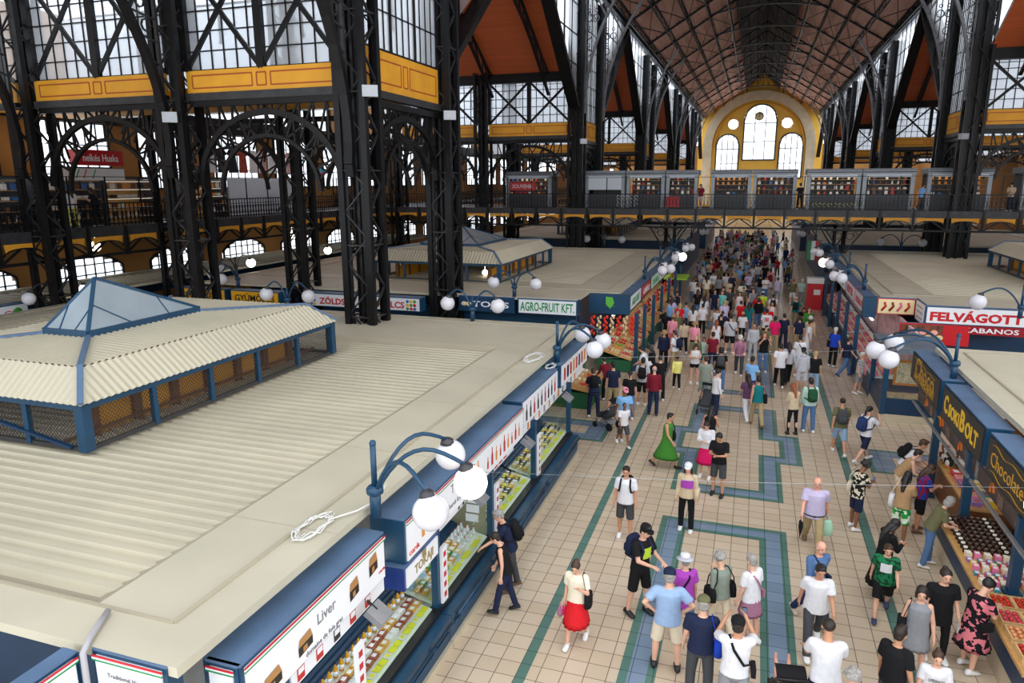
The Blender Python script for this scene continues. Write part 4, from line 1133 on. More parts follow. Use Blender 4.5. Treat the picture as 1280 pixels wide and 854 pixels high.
def fill_table(x0, x1, y0, y1, zf, kinds, where, pitch_y=.55, rows=2, R=.06, tilt=0.0):
    """crates in rows, each heaped with one kind; fruit are copies with shared meshes"""
    ny = int((y1 - y0) / pitch_y); k = 0
    for i in range(ny):
        for j in range(rows):
            y = y0 + (i + .5) * (y1 - y0) / ny; x = x0 + (j + .5) * (x1 - x0) / rows
            kind = kinds[(i * 2 + j * 3) % len(kinds)]; z = zf(x, y)
            c = tag(link('crate', CRATE_ME, None, (x, y, z + .008), 0), 'shallow wooden crate of %s on %s' % (kind, where), 'crate', 'fruit crates on ' + where); c.rotation_euler = (-tilt if tilt < 0 else 0, tilt if tilt > 0 else 0, 0)
            for a in range(3):
                for b in range(2):
                    fx, fy = x - .125 + .125 * a + random.uniform(-.008, .008), y - .075 + .15 * b; fruit_obj(kind, R, (fx, fy, zf(fx, fy) + .03 + random.uniform(0, .03)), '%s heaped in a wooden crate on %s' % (kind, where), '%s on %s' % (kind, where), random.random() * 6)
# left fruit stalls beyond the cross aisle
for k, (a, b) in enumerate(((30.6, 36.5), (37.2, 43.5), (44.2, 52.5))):
    fruit_table('sloping fruit table left of the aisle, %s beyond the cross aisle' % ordn[k], -6.3, -4.75, a, b, .62, 1.05, 1)
    zf = lambda x, y: .62 + (1.05 - .62) * ((-4.75 - x) / 1.55)
    fill_table(-6.2, -4.8, a, b, zf, ('strawberry', 'tomato', 'peach', 'onion', 'cherry', 'orange', 'radish', 'apple', 'mushroom', 'strawberry'), 'the %s left fruit table' % ordn[k], .5 if k == 0 else (.8 if k == 1 else 1.3), 3 if k == 0 else 2, tilt=.27)
fruit_table('fruit table facing the near cross aisle below the fruit shop sign', -9.4, -6.6, 29.0, 29.9, .7, 1.0, 0)
fill_table(-9.3, -6.7, 29.1, 29.9, lambda x, y: .72 + .25 * (y - 29), ('orange', 'peach', 'onion', 'tomato'), 'the table under the fruit shop sign', .4, 5, tilt=-.245)
fruit_table('low table of garlic and peppers at the corner of the near left stall', -6.9, -5.3, 24.9, 27.4, .7, .95, 1)
fill_table(-6.8, -5.4, 25, 27.4, lambda x, y: .7 + .25 * (-5.3 - x) / 1.6, ('onion', 'mushroom', 'pepper', 'onion'), 'the corner table behind the pram', .55, 3, tilt=.155)
for k, (a, b) in enumerate(((31.2, 36.4), (37.2, 43.4), (44.2, 52.4))):
    B = MB(); B.bx(-5.75, -5.65, a, b, 2.42, 2.46); B.bx(-5.8, -5.6, a, b, 2.46, 2.5, 1)
    single('hanging_strip_light', B, [mat('warm_strip', (1, 1, 1), .4, emit=(1, .93, .8), es=7.0), GREY], 'bright lamp strip over the %s left fruit table' % ordn[k], 'lamp', (-5.7, a, 2.46))
B = MB(); B.bx(5.5, 5.6, 11.8, 17.1, 2.5, 2.54); B.bx(5.9, 6.0, 17.8, 23, 2.5, 2.54)
single('hanging_strip_light', B, MATS['warm_strip'], 'warm lamp strip under the roof of the chocolate stall', 'lamp', (5.6, 14, 2.5))
# hanging paprika strings and garlic plaits
def garland(label, loc, L, kind, n):
    root = thing('hanging_string', label, 'garland', loc, 0, 'hanging strings of peppers and garlic')
    S = MB(); S.bar((0, 0, 0), (0, 0, -L), .015); part('cord', S, WOOD_D, root, world=False)
    for k in range(n):
        B = MB(); a = k * 2.4; B.ball((.07 * math.cos(a), .07 * math.sin(a), -L * (k + .5) / n), (.06, .06, .09), 7, 5); part('bulb' if kind == 'onion' else 'pepper', B, GM[kind], root, world=False)
for k in range(7):
    garland('string of dried %s hanging from the corner roof of the fruit stall, %s one' % ('red peppers' if k % 2 == 0 else 'pale garlic', ordn[k]), (-6.5 + .28 * k, 30.6 + .05 * k, 2.5), .85, 'pepper' if k % 2 == 0 else 'onion', 9)
for k in range(14):
    garland('red string of paprika hanging over the left fruit tables, %s along' % ordn[k], (-4.9, 32.0 + 1.25 * k, 2.35), .7, ('pepper', 'cherry', 'onion')[k % 3], 7)
for k, y in enumerate((31.1, 33.6, 36.8, 40.2, 43.8, 47.5, 51)):
    post('blue post of the left fruit stalls, %s from the cross aisle' % ordn[k], -4.62, y, 2.6, 0, .16)
# signs on the left fruit stalls (facing the aisle)
cols = ((GREEN, WHITE), (WHITE, mat('red_board', srgb(170, 60, 50), .5)), (GREEN, mat('pale_green', srgb(196, 226, 200), .5)), (RED, WHITE), (WHITE, NAVY), (GREEN, WHITE))
for k in range(6):
    a = 31.4 + 3.5 * k
    face_words('stall name board on the left fruit row, %s beyond the cross aisle' % ordn[k], '+x', -5.0, a, a + 3.2, 2.62, 3.3, ('AGRO-FRUIT', 'GYÜMÖLCS', 'ZÖLDSÉG', 'PAPRIKA', 'TOJÁS', 'GYÜMÖLCS')[k], cols[k][0], cols[k][1], 2.2, .34, lift=0)
fascia('green market umbrella panel over the farther left fruit stalls', -5.4, -3.9, 47.5, 50.0, 2.0, 2.08, mat('lime_canvas', srgb(150, 200, 50), .6), 'market_canopy')
# right row beyond the cross aisle
s, A, r, u, W, H = face_words('white sign reading FELVÁGOTT in big red brush letters', '-y', 31.8, 6.75, 10.3, 2.72, 3.42, 'FELVÁGOTT', RED, WHITE, 3.2, .46, bold=.045)
s, A, r, u, W, H = face_words('dark red strip reading KABANOS under the cold-cut sign', '-y', 31.85, 7.9, 10.3, 2.36, 2.7, 'KABANOS', WHITE, mat('dark_red', srgb(150, 20, 34), .4), 1.9, .2, case=RED, depth=.05)
s, A, r, u, n, W, H = sign_box('red poster with a photo of cold cuts left of the KABANOS strip', '-y', 31.83, 5.9, 8.4, 1.85, 2.7, .04, panel=RED, case=RED)
FOOD = mat('food_photo', srgb(222, 190, 140), .5, 0, .75, 7)
patch(s, 'printed_photo', A(.8, .42), r, u, 1.5, .76, mat('food_photo_dark', srgb(110, 60, 40), .5, 0, .8, 6), .006)
for q in range(7):
    P = MB(); P.ball(A(.25 + .2 * q, .3 + .2 * (q % 2), .036), (.14, .006, .11), 10, 5); part('printed_slice', P, (FOOD, mat('ham_print', srgb(236, 170, 150), .5))[q % 2], s)
s, A, r, u, n, W, H = sign_box('cream sign with pictures of sausages at the corner of the right row', '-y', 33.6, 5.25, 6.75, 2.72, 3.4, .4, panel=mat('cream_sign', srgb(240, 220, 170), .5), case=RED)
for q in range(4):
    P = MB(); P.tube([A(.2 + .3 * q, .15, .036), A(.35 + .3 * q, .35, .036), A(.3 + .3 * q, .52, .036)], .05, 6); part('printed_sausage', P, (REDP, mat('salami_print', srgb(130, 40, 40), .5), mat('ham_pink', srgb(232, 110, 150), .5))[q % 3], s)
fascia('blue corner fascia between the sausage sign and the aisle on the right', 4.72, 5.25, 33.5, 33.8, 2.55, 3.42)
s, A, r, u, n, W, H = sign_box('narrow white tilted poster beside the cold-cut sign', '-x', 6.75, 31.9, 33.5, 2.6, 3.45, .05)
for q in range(3): patch(s, 'printed_line', A(.8, .2 + .22 * q), r, u, 1.1, .05, GREY, .006)
for k in range(6):
    a = 33.9 + 3.6 * k
    face_words('meat stall board on the right row beyond the cross aisle, %s from the front' % ordn[k], '-x', 4.85, a, a + 3.3, 2.6, 3.3, ('FELVÁGOTT', 'HENTES', 'HÚSBOLT', 'SAJT', 'BÜFÉ', 'LÁNGOS')[k], (RED, RED, GREY, RED, GREEN, RED)[k], WHITE if k < 3 else (WHITE, NAVY, YELLOW)[k - 3], 2.3, .36, bold=.03, case=(RED if k < 2 else BLUE))
for k, y in enumerate((33.7, 37.4, 41, 44.6, 48.2, 51.8)):
    post('blue post of the right meat stalls, %s from the cross aisle' % ordn[k], 4.59, y, 2.6, 0, .16)
MEAT = mat('meat_display', srgb(226, 130, 150), .4, 0, .5, 5)
for k, (a, b) in enumerate(((30.0, 38.6), (39.0, 44.5), (45.0, 52))):
    root = thing('meat_counter', 'glass fronted meat counter of the right row beyond the cross aisle, %s from the front' % ordn[k], 'counter', (5.4, (a + b) / 2, 0))
    B = MB(); B.bx(4.72, 6.2, a, b, .0, .75); part('base', B, BLUE_D, root)
    B = MB(); B.bx(4.74, 4.76, a, b, .75, 2.2); part('glass_front', B, CASEGLASS, root)
    B = MB(); B.prism([(4.8, .76), (5.9, 1.0), (5.9, .76)], 'y', a, b); part('display_deck', B, DECKW, root)
    for q in range(int((b - a) / .4)):
        for j in range(3):
            B = MB(); B.ball((4.98 + .3 * j, a + .25 + .4 * q, .84 + .06 * j), (.13, .17, .07), 8, 5); part('meat_cut', B, (MEAT, GM['radish'], MEAT, GM['peach'])[(q + j) % 4], root)
    L = MB(); L.bx(5.2, 5.3, max(a, 34) + .2, b - .2, 2.3, 2.34); part('lamp_strip', L, mat('pink_lamp', (1, .9, .92), .4, emit=(1, .86, .9), es=4.0), root)
    B = MB(); B.bx(6.2, 6.3, a, b, 0, 2.6); part('back_wall', B, mat('pink_tiles', srgb(220, 190, 190), .4, 0, .3, 3), root)
# glass corner kiosk
kz = thing('glass_kiosk', 'blue corner kiosk with large panes and a framed picture behind the chocolate signs', 'kiosk', (5.7, 29, 0))
B = MB(); B.bx(4.68, 6.6, 26.82, 29.6, .0, .28); part('plinth', B, TILE_B, kz)
B = MB(); B.bx(4.7, 6.6, 26.85, 29.6, .28, .85); part('base', B, BLUE_D, kz)
for (x, y) in ((4.73, 26.88), (4.73, 29.5), (6.1, 26.88)):
    B = MB(); B.bx(x - .08, x + .08, y - .08, y + .08, .28, 2.5); part('corner_post', B, BLUE, kz)
B = MB(); B.bx(4.62, 6.7, 26.75, 29.6, 2.5, 2.62); part('kiosk_roof', B, mat('dusty_roof', srgb(96, 108, 120), .6, 0, .15, 2), kz)
G = MB(); G.bx(4.82, 6.02, 26.87, 26.88, .85, 2.45); G.bx(4.72, 4.73, 27, 29.4, .85, 2.45); part('pane', G, CASEGLASS, kz)
pf = thing('framed_picture', 'orange framed picture of white prints behind the kiosk pane', 'picture', (5.55, 27.3, 1.3))
B = MB(); B.bx(5.05, 6.05, 27.28, 27.34, 1.25, 2.15); part('frame', B, mat('orange_frame', srgb(206, 130, 50), .5), pf)
B = MB(); B.bx(5.13, 5.97, 27.26, 27.29, 1.33, 2.07); part('print', B, mat('pale_print', srgb(196, 176, 150), .5, 0, .4, 14), pf)
B = MB(); B.bx(4.85, 6.0, 26.95, 27.25, .85, 1.0); single('display_ledge', B, mat('sand_print', srgb(190, 160, 126), .5, 0, .3, 5), 'sandy ledge inside the kiosk pane', 'ledge', (5.4, 27.1, .85))
# red cash machine
at = thing('cash_machine', 'tall red cash machine with a white header on the right of the aisle', 'cash machine', (4.25, 50.5, 0))
B = MB(); B.bx(3.65, 4.6, 50.2, 51.0, 0, 1.75); part('cabinet', B, RED, at)
B = MB(); B.bx(3.62, 4.63, 50.15, 51.05, 1.75, 2.1); part('header', B, WHITE_M, at)
B = MB(); B.bx(4.05, 4.45, 50.18, 50.2, 1.0, 1.35); part('emblem', B, WHITE_M, at)
B = MB(); B.bx(4.8, 5.6, 52.1, 53.2, 0, 2.3); single('black_cabinet', B, BLACK, 'black cabinet right behind the red cash machine', 'cabinet', (5.2, 52.6, 0))
# Hungarian flag
fl = thing('hanging_flag', 'green white and red flag hanging from the right stall roof', 'flag', (4.3, 57, 2.6))
for k, mm in enumerate((GREEN, WHITE, RED)):
    B = MB(); B.bx(3.9 + .27 * k, 4.17 + .27 * k, 57, 57.02, 2.6, 4.0); part('stripe', B, mm, fl)
B = MB(); B.bar((3.85, 57.01, 4.0), (4.9, 57.01, 4.05), .04); part('flag_pole', B, DGREY, fl)

# =================================================================== GOODS OF THE NEAR STALLS
GOLDC = mat('gold_cap', srgb(190, 150, 60), .3, .6); DKBOT = mat('dark_bottle', srgb(40, 34, 20), .12); YEB = mat('amber_bottle', srgb(206, 150, 30), .15); GRB = mat('green_bottle', srgb(60, 110, 70), .15)
def bottle_root(nm, R, h, body, cap, label_m):
    root = link(nm, None)
    m = MB(); m.lathe([(R * .9, 0), (R, .01), (R, h * .55), (R * .4, h * .75), (R * .36, h * .92)], (0, 0, 0), 10); part('glass', m, body, root, world=False)
    m = MB(); m.lathe([(R * .42, h * .88), (R * .42, h), (R * .3, h + .005)], (0, 0, 0), 8); part('cap', m, cap, root, world=False)
    m = MB(); m.lathe([(R * 1.03, h * .15), (R * 1.03, h * .45)], (0, 0, 0), 10); part('paper_label', m, label_m, root, world=False)
    return root
def jar_root(nm, R, h, body, cap):
    root = link(nm, None)
    m = MB(); m.lathe([(R * .95, 0), (R, .01), (R, h * .75), (R * .8, h * .82)], (0, 0, 0), 10); part('jar', m, body, root, world=False)
    m = MB(); m.lathe([(R * .85, h * .8), (R * .85, h), (R * .7, h)], (0, 0, 0), 10); part('lid', m, cap, root, world=False)
    return root
def pack_root(nm, w, d, h, body, lab):
    root = link(nm, None)
    m = MB(); m.box((0, 0, h / 2), (w, d, h)); part('wrapper', m, body, root, world=False)
    m = MB(); m.box((0, 0, h + .002), (w * .6, d * .55, .004)); part('sticker', m, lab, root, world=False)
    return root
def zdeck(x): return .76 + (-5.06 - x) / .66 * .16
_pack = {}
def pack(loc, rz, w, d, h, body, lab, label, group, nm='packet', cat='packet'):
    key = (nm, w, d, h, body.name, lab.name)
    if key not in _pack: _pack[key] = pack_root(nm, w, d, h, body, lab); o = tag(_pack[key], label, cat, group); o.location = loc; o.rotation_euler = (0, 0, rz); return o
    o = dup(_pack[key], loc, rz, label, group); o['category'] = cat; return o
_bot = {}
def bottle(loc, kind, label, group, nm='bottle', cat='bottle'):
    if kind not in _bot:
        R, h, b, c, l = {'wine': (.045, .3, DKBOT, GOLDC, WHITE), 'amber': (.04, .26, YEB, BLACK, WHITE), 'green': (.045, .28, GRB, GOLDC, WHITE), 'water': (.035, .2, mat('pale_bottle', srgb(210, 220, 226), .2), REDP, WHITE)}[kind]
        o = _bot[kind] = bottle_root(nm, R, h, b, c, l); tag(o, label, cat, group); o.location = loc; return o
    o = dup(_bot[kind], loc, random.random() * 6, label, group); o['category'] = cat; return o
BLKTIN = mat('black_tin', srgb(34, 38, 36), .3); YLAB = mat('yellow_card', srgb(226, 228, 40), .5); MEATP = mat('cured_meat', srgb(150, 60, 40), .4); CHEESE = mat('pale_cheese', srgb(236, 216, 160), .5); GREENP = mat('green_pack', srgb(90, 160, 70), .4); BLUEP = mat('pale_blue_pack', srgb(150, 190, 214), .4); GOLDP = mat('golden_pack', srgb(214, 160, 60), .4)
for k in range(4):
    ya, yb = (PY[k] + .15 if k else 6.0), PY[k + 1] - .15
    wh = 'the %s display counter' % ordn[k]
    y = ya; i = 0
    while y < yb - .1:
        # front row: yellow price cards standing in a row
        pack((-5.16, y + .08, zdeck(-5.16) + .016), random.uniform(-.05, .05), .12, .15, .012, WHITE_M if i % 3 == 2 else YLAB, YLAB, 'yellow price card lying along the front of ' + wh, 'price cards on ' + wh, 'price_card', 'price card')
        for j, x in enumerate((-5.31, -5.45, -5.6)):
            t = (i * 3 + j * 5 + k) % 7
            z = zdeck(x) + .024
            if k == 0:
                if i < 9: pack((x, y + .08, z), random.uniform(-.08, .08), .12, .15, .04, BLKTIN, WHITE, 'black tin with a white sticker on ' + wh, 'black tins on ' + wh, 'tin', 'tin')
                elif j == 2: bottle((x, y + .1, z), 'amber', 'small amber bottle at the back of ' + wh, 'amber bottles on ' + wh)
                else: pack((x, y + .08, z), random.uniform(-.1, .1), .12, .15, .06, (MEATP, WHITE_M, GOLDP)[t % 3], WHITE, '%s packet on ' % ('red', 'white', 'golden')[t % 3] + wh, '%s packets on ' % ('red', 'white', 'golden')[t % 3] + wh)
            elif k == 1:
                if yb - y < .8: 
                    bottle((x, y + .1, z), 'water', 'small pale bottle with a red cap at the far end of ' + wh, 'red capped bottles on ' + wh)
                else: pack((x, y + .08, z), random.uniform(-.1, .1), .12, .15, .08, (CHEESE, GOLDP, GREENP, WHITE_M, BLUEP)[t % 5], WHITE, '%s packet on ' % ('cheese coloured', 'golden', 'green', 'white', 'pale blue')[t % 5] + wh, '%s packets on ' % ('cheese', 'golden', 'green', 'white', 'pale blue')[t % 5] + wh)
            else:
                pack((x, y + .08, z), random.uniform(-.1, .1), .12, .15, .07, (BLKTIN, CHEESE, WHITE_M, GOLDP, BLKTIN)[t % 5], YLAB if t % 2 else WHITE, '%s packet on ' % ('black', 'cheese coloured', 'white', 'golden', 'black')[t % 5] + wh, '%s packets on ' % ('black', 'cheese', 'white', 'golden', 'black')[t % 5] + wh)
        y += .17; i += 1
    y = ya; i = 0
    while y < yb:
        bottle((-6.24 + .06 * (i % 2), y + .05, 1.103), ('wine', 'green', 'amber')[(i // 3) % 3], '%s bottle on the back shelf behind ' % ('dark', 'green', 'amber')[(i // 3) % 3] + wh, '%s bottles behind ' % ('dark', 'green', 'amber')[(i // 3) % 3] + wh); y += .12; i += 1
pl = MB(); pl.lathe([(.16, 0), (.16, .03), (.11, .12), (.02, .16)], (0, 0, 0), 14)
tag(link('cloth_bundle', pl.mesh('cloth_bundle', mat('pale_blue_cloth', srgb(170, 200, 222), .7)), None, (-5.62, 11.1, .9)), 'pale blue wrapped bundle in the second display counter', 'bundle')
# chocolate counter (right): dark jars with white lids in diagonal rows
CHOC = mat('dark_chocolate_jar', srgb(46, 26, 20), .2); LIDW = mat('white_lid', srgb(240, 236, 226), .4); LIDD = mat('dark_lid', srgb(60, 34, 26), .3)
j0 = jar_root('chocolate_jar', .05, .13, CHOC, LIDW); first = True
for i in range(9):
    for j in range(9):
        x, y = 4.56 + .12 * j, 15.55 + .19 * i
        z = .863
        lab = 'dark chocolate jar with a white lid in the black grid on the wooden counter'
        if first: tag(j0, lab, 'jar', 'chocolate jars in the grid'); j0.location = (x, y, z); first = False
        else: 
            q = dup(j0, (x, y, z), 0, lab, 'chocolate jars in the grid')
            if j not in (0, 6):
                q['label'] = 'dark chocolate jar with a dark lid in the grid on the wooden counter'; q['group'] = 'dark lidded jars in the grid'
                for ch in q.children:
                    if ch.name.startswith('lid'): recolor(ch, LIDD)
PKC = [mat('wrap_' + n_, c, .35) for n_, c in (('violet', srgb(150, 110, 190)), ('yellow', srgb(240, 200, 60)), ('pink', srgb(240, 130, 170)), ('teal', srgb(60, 150, 170)), ('red', srgb(206, 40, 50)), ('cream', srgb(240, 226, 196)))]
PKN = ('violet', 'yellow', 'pink', 'teal', 'red', 'cream')
for i in range(8):
    for j in range(6):
        q = (i * 5 + j * 3) % 6
        pack((4.56 + .17 * j + random.uniform(-.02, .02), 14.1 + .18 * i, .863), random.uniform(-.2, .2), .11, .14, .05 + .03 * (q % 3), PKC[q], WHITE, '%s wrapped sweet packet heaped beside the chocolate jars' % PKN[q], '%s sweet packets' % PKN[q], 'sweet_packet')
for i in range(4):
    for j in range(3):
        c = tag(link('crate', CRATE_ME, None, (4.66 + .37 * j, 12.1 + .5 * i, .863), PI / 2), 'low wooden crate on the right counter in %s row, %s from the aisle' % (ordn[3 - i], ordn[j]), 'crate', 'crates on the right counter')
        kind = ('strawberry', 'peach', 'radish', 'mushroom')[(i + 2 * j) % 4] if i < 3 else 'tomato'
        for a in range(3):
            for b in range(4): fruit_obj(kind, .04, (4.56 + .37 * j + .1 * a, 11.95 + .5 * i + .1 * b, .89 + random.uniform(0, .02)), '%s marzipan fruit in a crate on the right counter' % kind, '%s fruits on the right counter' % kind, random.random() * 6)
# gift boxes and plush toys on the set back counter
for i in range(6):
    for j in range(4):
        q = (i * 2 + j) % 6
        pack((5.35 + .3 * j, 18.0 + .36 * i, .923), random.uniform(-.1, .1), .2, .28, .1 + .05 * (q % 2), PKC[q], (RED, WHITE, GOLDC)[q % 3], '%s gift box on the set back wooden counter' % PKN[q], '%s gift boxes' % PKN[q], 'gift_box', 'box')
def toy(label, loc, rz, body, belly, beak):
    root = thing('plush_toy', label, 'toy', loc, rz, 'plush toys of the chocolate stall')
    m = MB(); m.ball((0, 0, .13), (.1, .09, .14), 10, 7); part('body', m, body, root, world=False)
    m = MB(); m.ball((0, .045, .12), (.07, .06, .1), 10, 7); part('belly', m, belly, root, world=False)
    m = MB(); m.ball((0, 0, .32), .085, 10, 7); part('head', m, body, root, world=False)
    m = MB(); m.ball((0, .085, .31), (.025, .03, .02), 8, 5); part('snout', m, beak, root, world=False)
    for s in (-1, 1):
        m = MB(); m.ball((s * .07, 0, .39), .03, 8, 5); part('ear', m, body, root, world=False)
        m = MB(); m.ball((s * .05, .06, .02), (.035, .06, .025), 8, 5); part('foot', m, beak, root, world=False)
        m = MB(); m.ball((s * .11, .02, .16), (.03, .04, .08), 8, 5); part('arm', m, body, root, world=False)
BLKF = mat('black_plush', (.015, .015, .018), .9); WHF = mat('white_plush', srgb(236, 234, 230), .9); BRF = mat('brown_plush', srgb(140, 90, 56), .9)
for k in range(9):
    toy('%s plush toy on the far end of the set back counter, %s along' % (('black and white', 'white', 'brown')[k % 3], ordn[k]), (5.3 + .28 * (k % 4), 20.3 + .26 * (k // 4), .936), 2.2 + .4 * (k % 3), (BLKF, WHF, BRF)[k % 3], (WHF, WHF, WHF)[k % 3], (mat('orange_felt', srgb(230, 140, 40), .8), BRF, BLKF)[k % 3])
# =================================================================== GALLERY, BRIDGE AND THE REST OF THE SHELL
ROOFTOP = MATS['pale_roof_top']
mb = MB(); mb.bx(XO - .2, XO, -2, 14, 0, 16.5); struct('wall_left_near', mb, MATS['side_wall_ochre'])
mb = MB(); mb.bx(33.5, 33.7, 26, 178, 0, 12.5); struct('wall_right', mb, MATS['side_wall_ochre'])
for s, a, b in (('left', -33.5, -13.5), ('right', 13.5, 33.5)):
    mb = MB(); mb.bx(a, b, YEND, YEND + .2, 0, 16.5); struct('wall_far_' + s, mb, MATS['side_wall_ochre'])
    for i, (y0, y1) in enumerate(YB):
        if s == 'right' and i == 0: continue
        mb = MB(); xa, xb = (a, XL - .3) if s == 'left' else (XR + .3, b); mb.bx(xa, xb, y0 + .4, y1 - .4, 11.5, 11.65); mb.bx(xa, xb, y0 + .4, y1 - .4, 11.66, 11.72, 1); struct('ceiling_bay_%s_%d' % (s, i + 1), mb, [YEL if i == 0 else DARKROOF, ROOFTOP])  # pale top slab added to bounce sky light into the bay windows
        mb = MB(); mb.bx(xa, xb, y1 + .02, y1 + .2, 11.5, 16.2); struct('wall_bay_%s_%d' % (s, i + 1), mb, ROOFTOP)
    mb = MB(); xx = -33.6 if s == 'left' else 33.4
    for i, (y0, y1) in enumerate(YB): mb.bx(xx, xx + .2, y0 - .3, y1 + .3, 12.2, 16.5)
    struct('wall_upper_' + s, mb, MATS['side_wall_ochre'])
    for i, (y0, y1) in enumerate(YB):
        y2 = YB[i + 1][0] if i + 1 < len(YB) else YEND
        window((xx + .1, y1 + .4, 12.3), Y, Z, y2 - y1 - .8, 9.5, 10, 5, .08, .2, 0, arch=6.0)  # unseen end windows added to let sky brighten the side halls
mb = MB(); mb.bx(-33.5, XL - .3, -2, 21.8, 17.2, 17.5); struct('ceiling_near_left', mb, DARKROOF)

GZ = 6.35
YDK = mat('ochre_vault', srgb(214, 150, 36), .6)
def deck(label, kind, x0, x1, y0, y1, front):
    """gallery floor with an iron fascia, ochre vault ends, a lattice girder and a railing on the front edge"""
    root = thing('gallery_deck', label, 'gallery', ((x0 + x1) / 2, (y0 + y1) / 2, 5))
    D = MB(); D.bx(x0, x1, y0, y1, GZ - .25, GZ); part('deck_slab', D, DGREY, root)
    if front == '-y': o, r, n, L = V((x0, y0, 0)), X, -Y, x1 - x0
    else: o, r, n, L = V((x1, y0, 0)), Y, X, y1 - y0
    P = lambda a, z, d=0: o + r * a + Z * z + n * d
    F = MB(); F.bar(P(0, 6.17, .05), P(L, 6.17, .05), .44, .1, up=n); part('fascia', F, IRON_G, root)
    N = int(L / 1.95); st = L / N
    T = MB()
    T.bar(P(0, 5.12, .05), P(L, 5.12, .05), .12, .14, up=n)
    for k in range(N + 1):
        T.bar(P(k * st, 5.05, .08), P(k * st, 6.4, .08), .14, .16, up=n)
        if k < N:
            T.bar(P(k * st, 5.12, .04), P((k + .5) * st, 5.8, .04), .08, .08, up=n); T.bar(P((k + 1) * st, 5.12, .04), P((k + .5) * st, 5.8, .04), .08, .08, up=n)
            T.path([P(k * st + st * (.5 - .42 * math.cos(PI * q / 8)), 5.45 + .3 * math.sin(PI * q / 8), .06) for q in range(9)], .05, .06, up=n)
    part('lattice_girder', T, IRON, root)
    Yl = MB()
    for k in range(N):
        pts = [P(k * st + st * .1, 5.94, .09), P(k * st + st * .9, 5.94, .09)] + [P(k * st + st * (.5 + .38 * math.cos(PI * q / 8)), 5.58 + .2 * math.sin(PI * q / 8), .09) for q in range(9)]
        Yl.add(pts, [tuple(range(len(pts)))])
    part('vault_end', Yl, YDK, root)
    R = MB(); R.bar(P(0, 7.42, .02), P(L, 7.42, .02), .06, .06, up=n); R.bar(P(0, 6.5, .02), P(L, 6.5, .02), .04, .04, up=n); R.bar(P(0, 7.18, .02), P(L, 7.18, .02), .03, .03, up=n)
    k = 0; a = 0
    while a < L:
        R.bar(P(a, 6.4, .02), P(a, 8.6 if k % 8 == 0 else 7.42, .02), .06 if k % 8 == 0 else .025, .04, up=n); a += .24; k += 1
    k = 0; a = .12
    while a < L - .2:
        c = P(a, 6.85, .02); R.path([c + r * (.1 * math.cos(q * PI / 3)) + Z * (.24 * math.sin(q * PI / 3)) for q in range(7)], .022, .02, up=n); a += .24
    R.bar(P(0, 8.6, .02), P(L, 8.6, .02), .03, .03, up=n)
    part('railing', R, IRON, root)
    return root
deck('iron bridge gallery crossing the nave with an ornate railing', 0, -33.4, 33.4, 53.3 - .55, 60.4, '-y')
deck('left side gallery with ornate railing and ochre vault ends', 0, XO + .2, -28.0, 12, 52.5, '+x')
deck('left side gallery beyond the bridge', 0, XO + .2, -28.0, 60.7, 110, '+x')
# bridge supports with scrolled fans
for k, x in enumerate((-6.05, 5.9, -24.0, 24)):
    for j, y in enumerate((53.6, 59.6)):
        root = thing('bridge_support', 'slim iron post with scroll brackets under the bridge, %s post %s' % (('left aisle', 'right aisle', 'far left', 'far right')[k], ('in front', 'behind')[j]), 'post', (x, y, 0), 0, 'bridge posts')
        P = MB(); P.tube([(0, 0, 0), (0, 0, 5.05)], .14, 10); part('shaft', P, IRON, root, world=False)
        P = MB()
        for s in (-1, 1):
            P.bar((s * .1, 0, 3.4), (s * 1.15, 0, 5.0), .09, .1)
            for (cx_, cz, R_) in ((.38, 4.62, .22), (.72, 4.78, .14)):
                P.path([(s * cx_ + R_ * math.cos(q * PI / 4), 0, cz + R_ * math.sin(q * PI / 4)) for q in range(9)], .04, .06, up=Y)
        P.bar((-1.3, 0, 5.0), (1.3, 0, 5.0), .1, .1); part('fan_bracket', P, IRON, root, world=False)

GZ += .005
# kiosks on the bridge
KG = mat('kiosk_grey', srgb(150, 158, 166), .45, .2, .08, 2); KD = mat('kiosk_dark', srgb(66, 68, 74), .5, 0, .1, 2); KLIGHT = mat('kiosk_lamp', (1, 1, 1), .4, emit=(1, .86, .62), es=4.0)
KWH = mat('kiosk_white', srgb(214, 222, 230), .4)
KX = [(-18.9, -15.4), (-12.4, -9.6), (-9.2, -6.6), (-6.25, -4.2), (-3.0, -.45), (-.1, 2.6), (3.5, 6.7), (7.05, 10.0), (11.0, 14.5), (16.5, 19.2)]
KN = ['half open kiosk with a red banner left of the tall column', 'kiosk with a lowered grey shutter right of the tall column', 'kiosk with toys and a white scroll pattern', 'kiosk with a red panel beside the passage', 'wide kiosk with amber goods under the far clock', 'kiosk with pale shelves beside the second passage', 'kiosk with dark shelves and a row of embroidery', 'kiosk with colourful caps on top', 'kiosk with bright orange lit goods beside the right column', 'kiosk right of the tall right column']
SOUV = [mat('souvenir_' + n_, c, .5) for n_, c in (('white', srgb(236, 232, 226)), ('red', srgb(200, 40, 44)), ('brown', srgb(120, 80, 56)), ('amber', srgb(230, 150, 60)), ('blue', srgb(70, 110, 180)), ('black', srgb(34, 32, 36)), ('green', srgb(60, 130, 80)), ('yellow', srgb(236, 200, 70)))]
SNAM = ('white', 'red', 'brown', 'amber', 'blue', 'black', 'green', 'yellow')
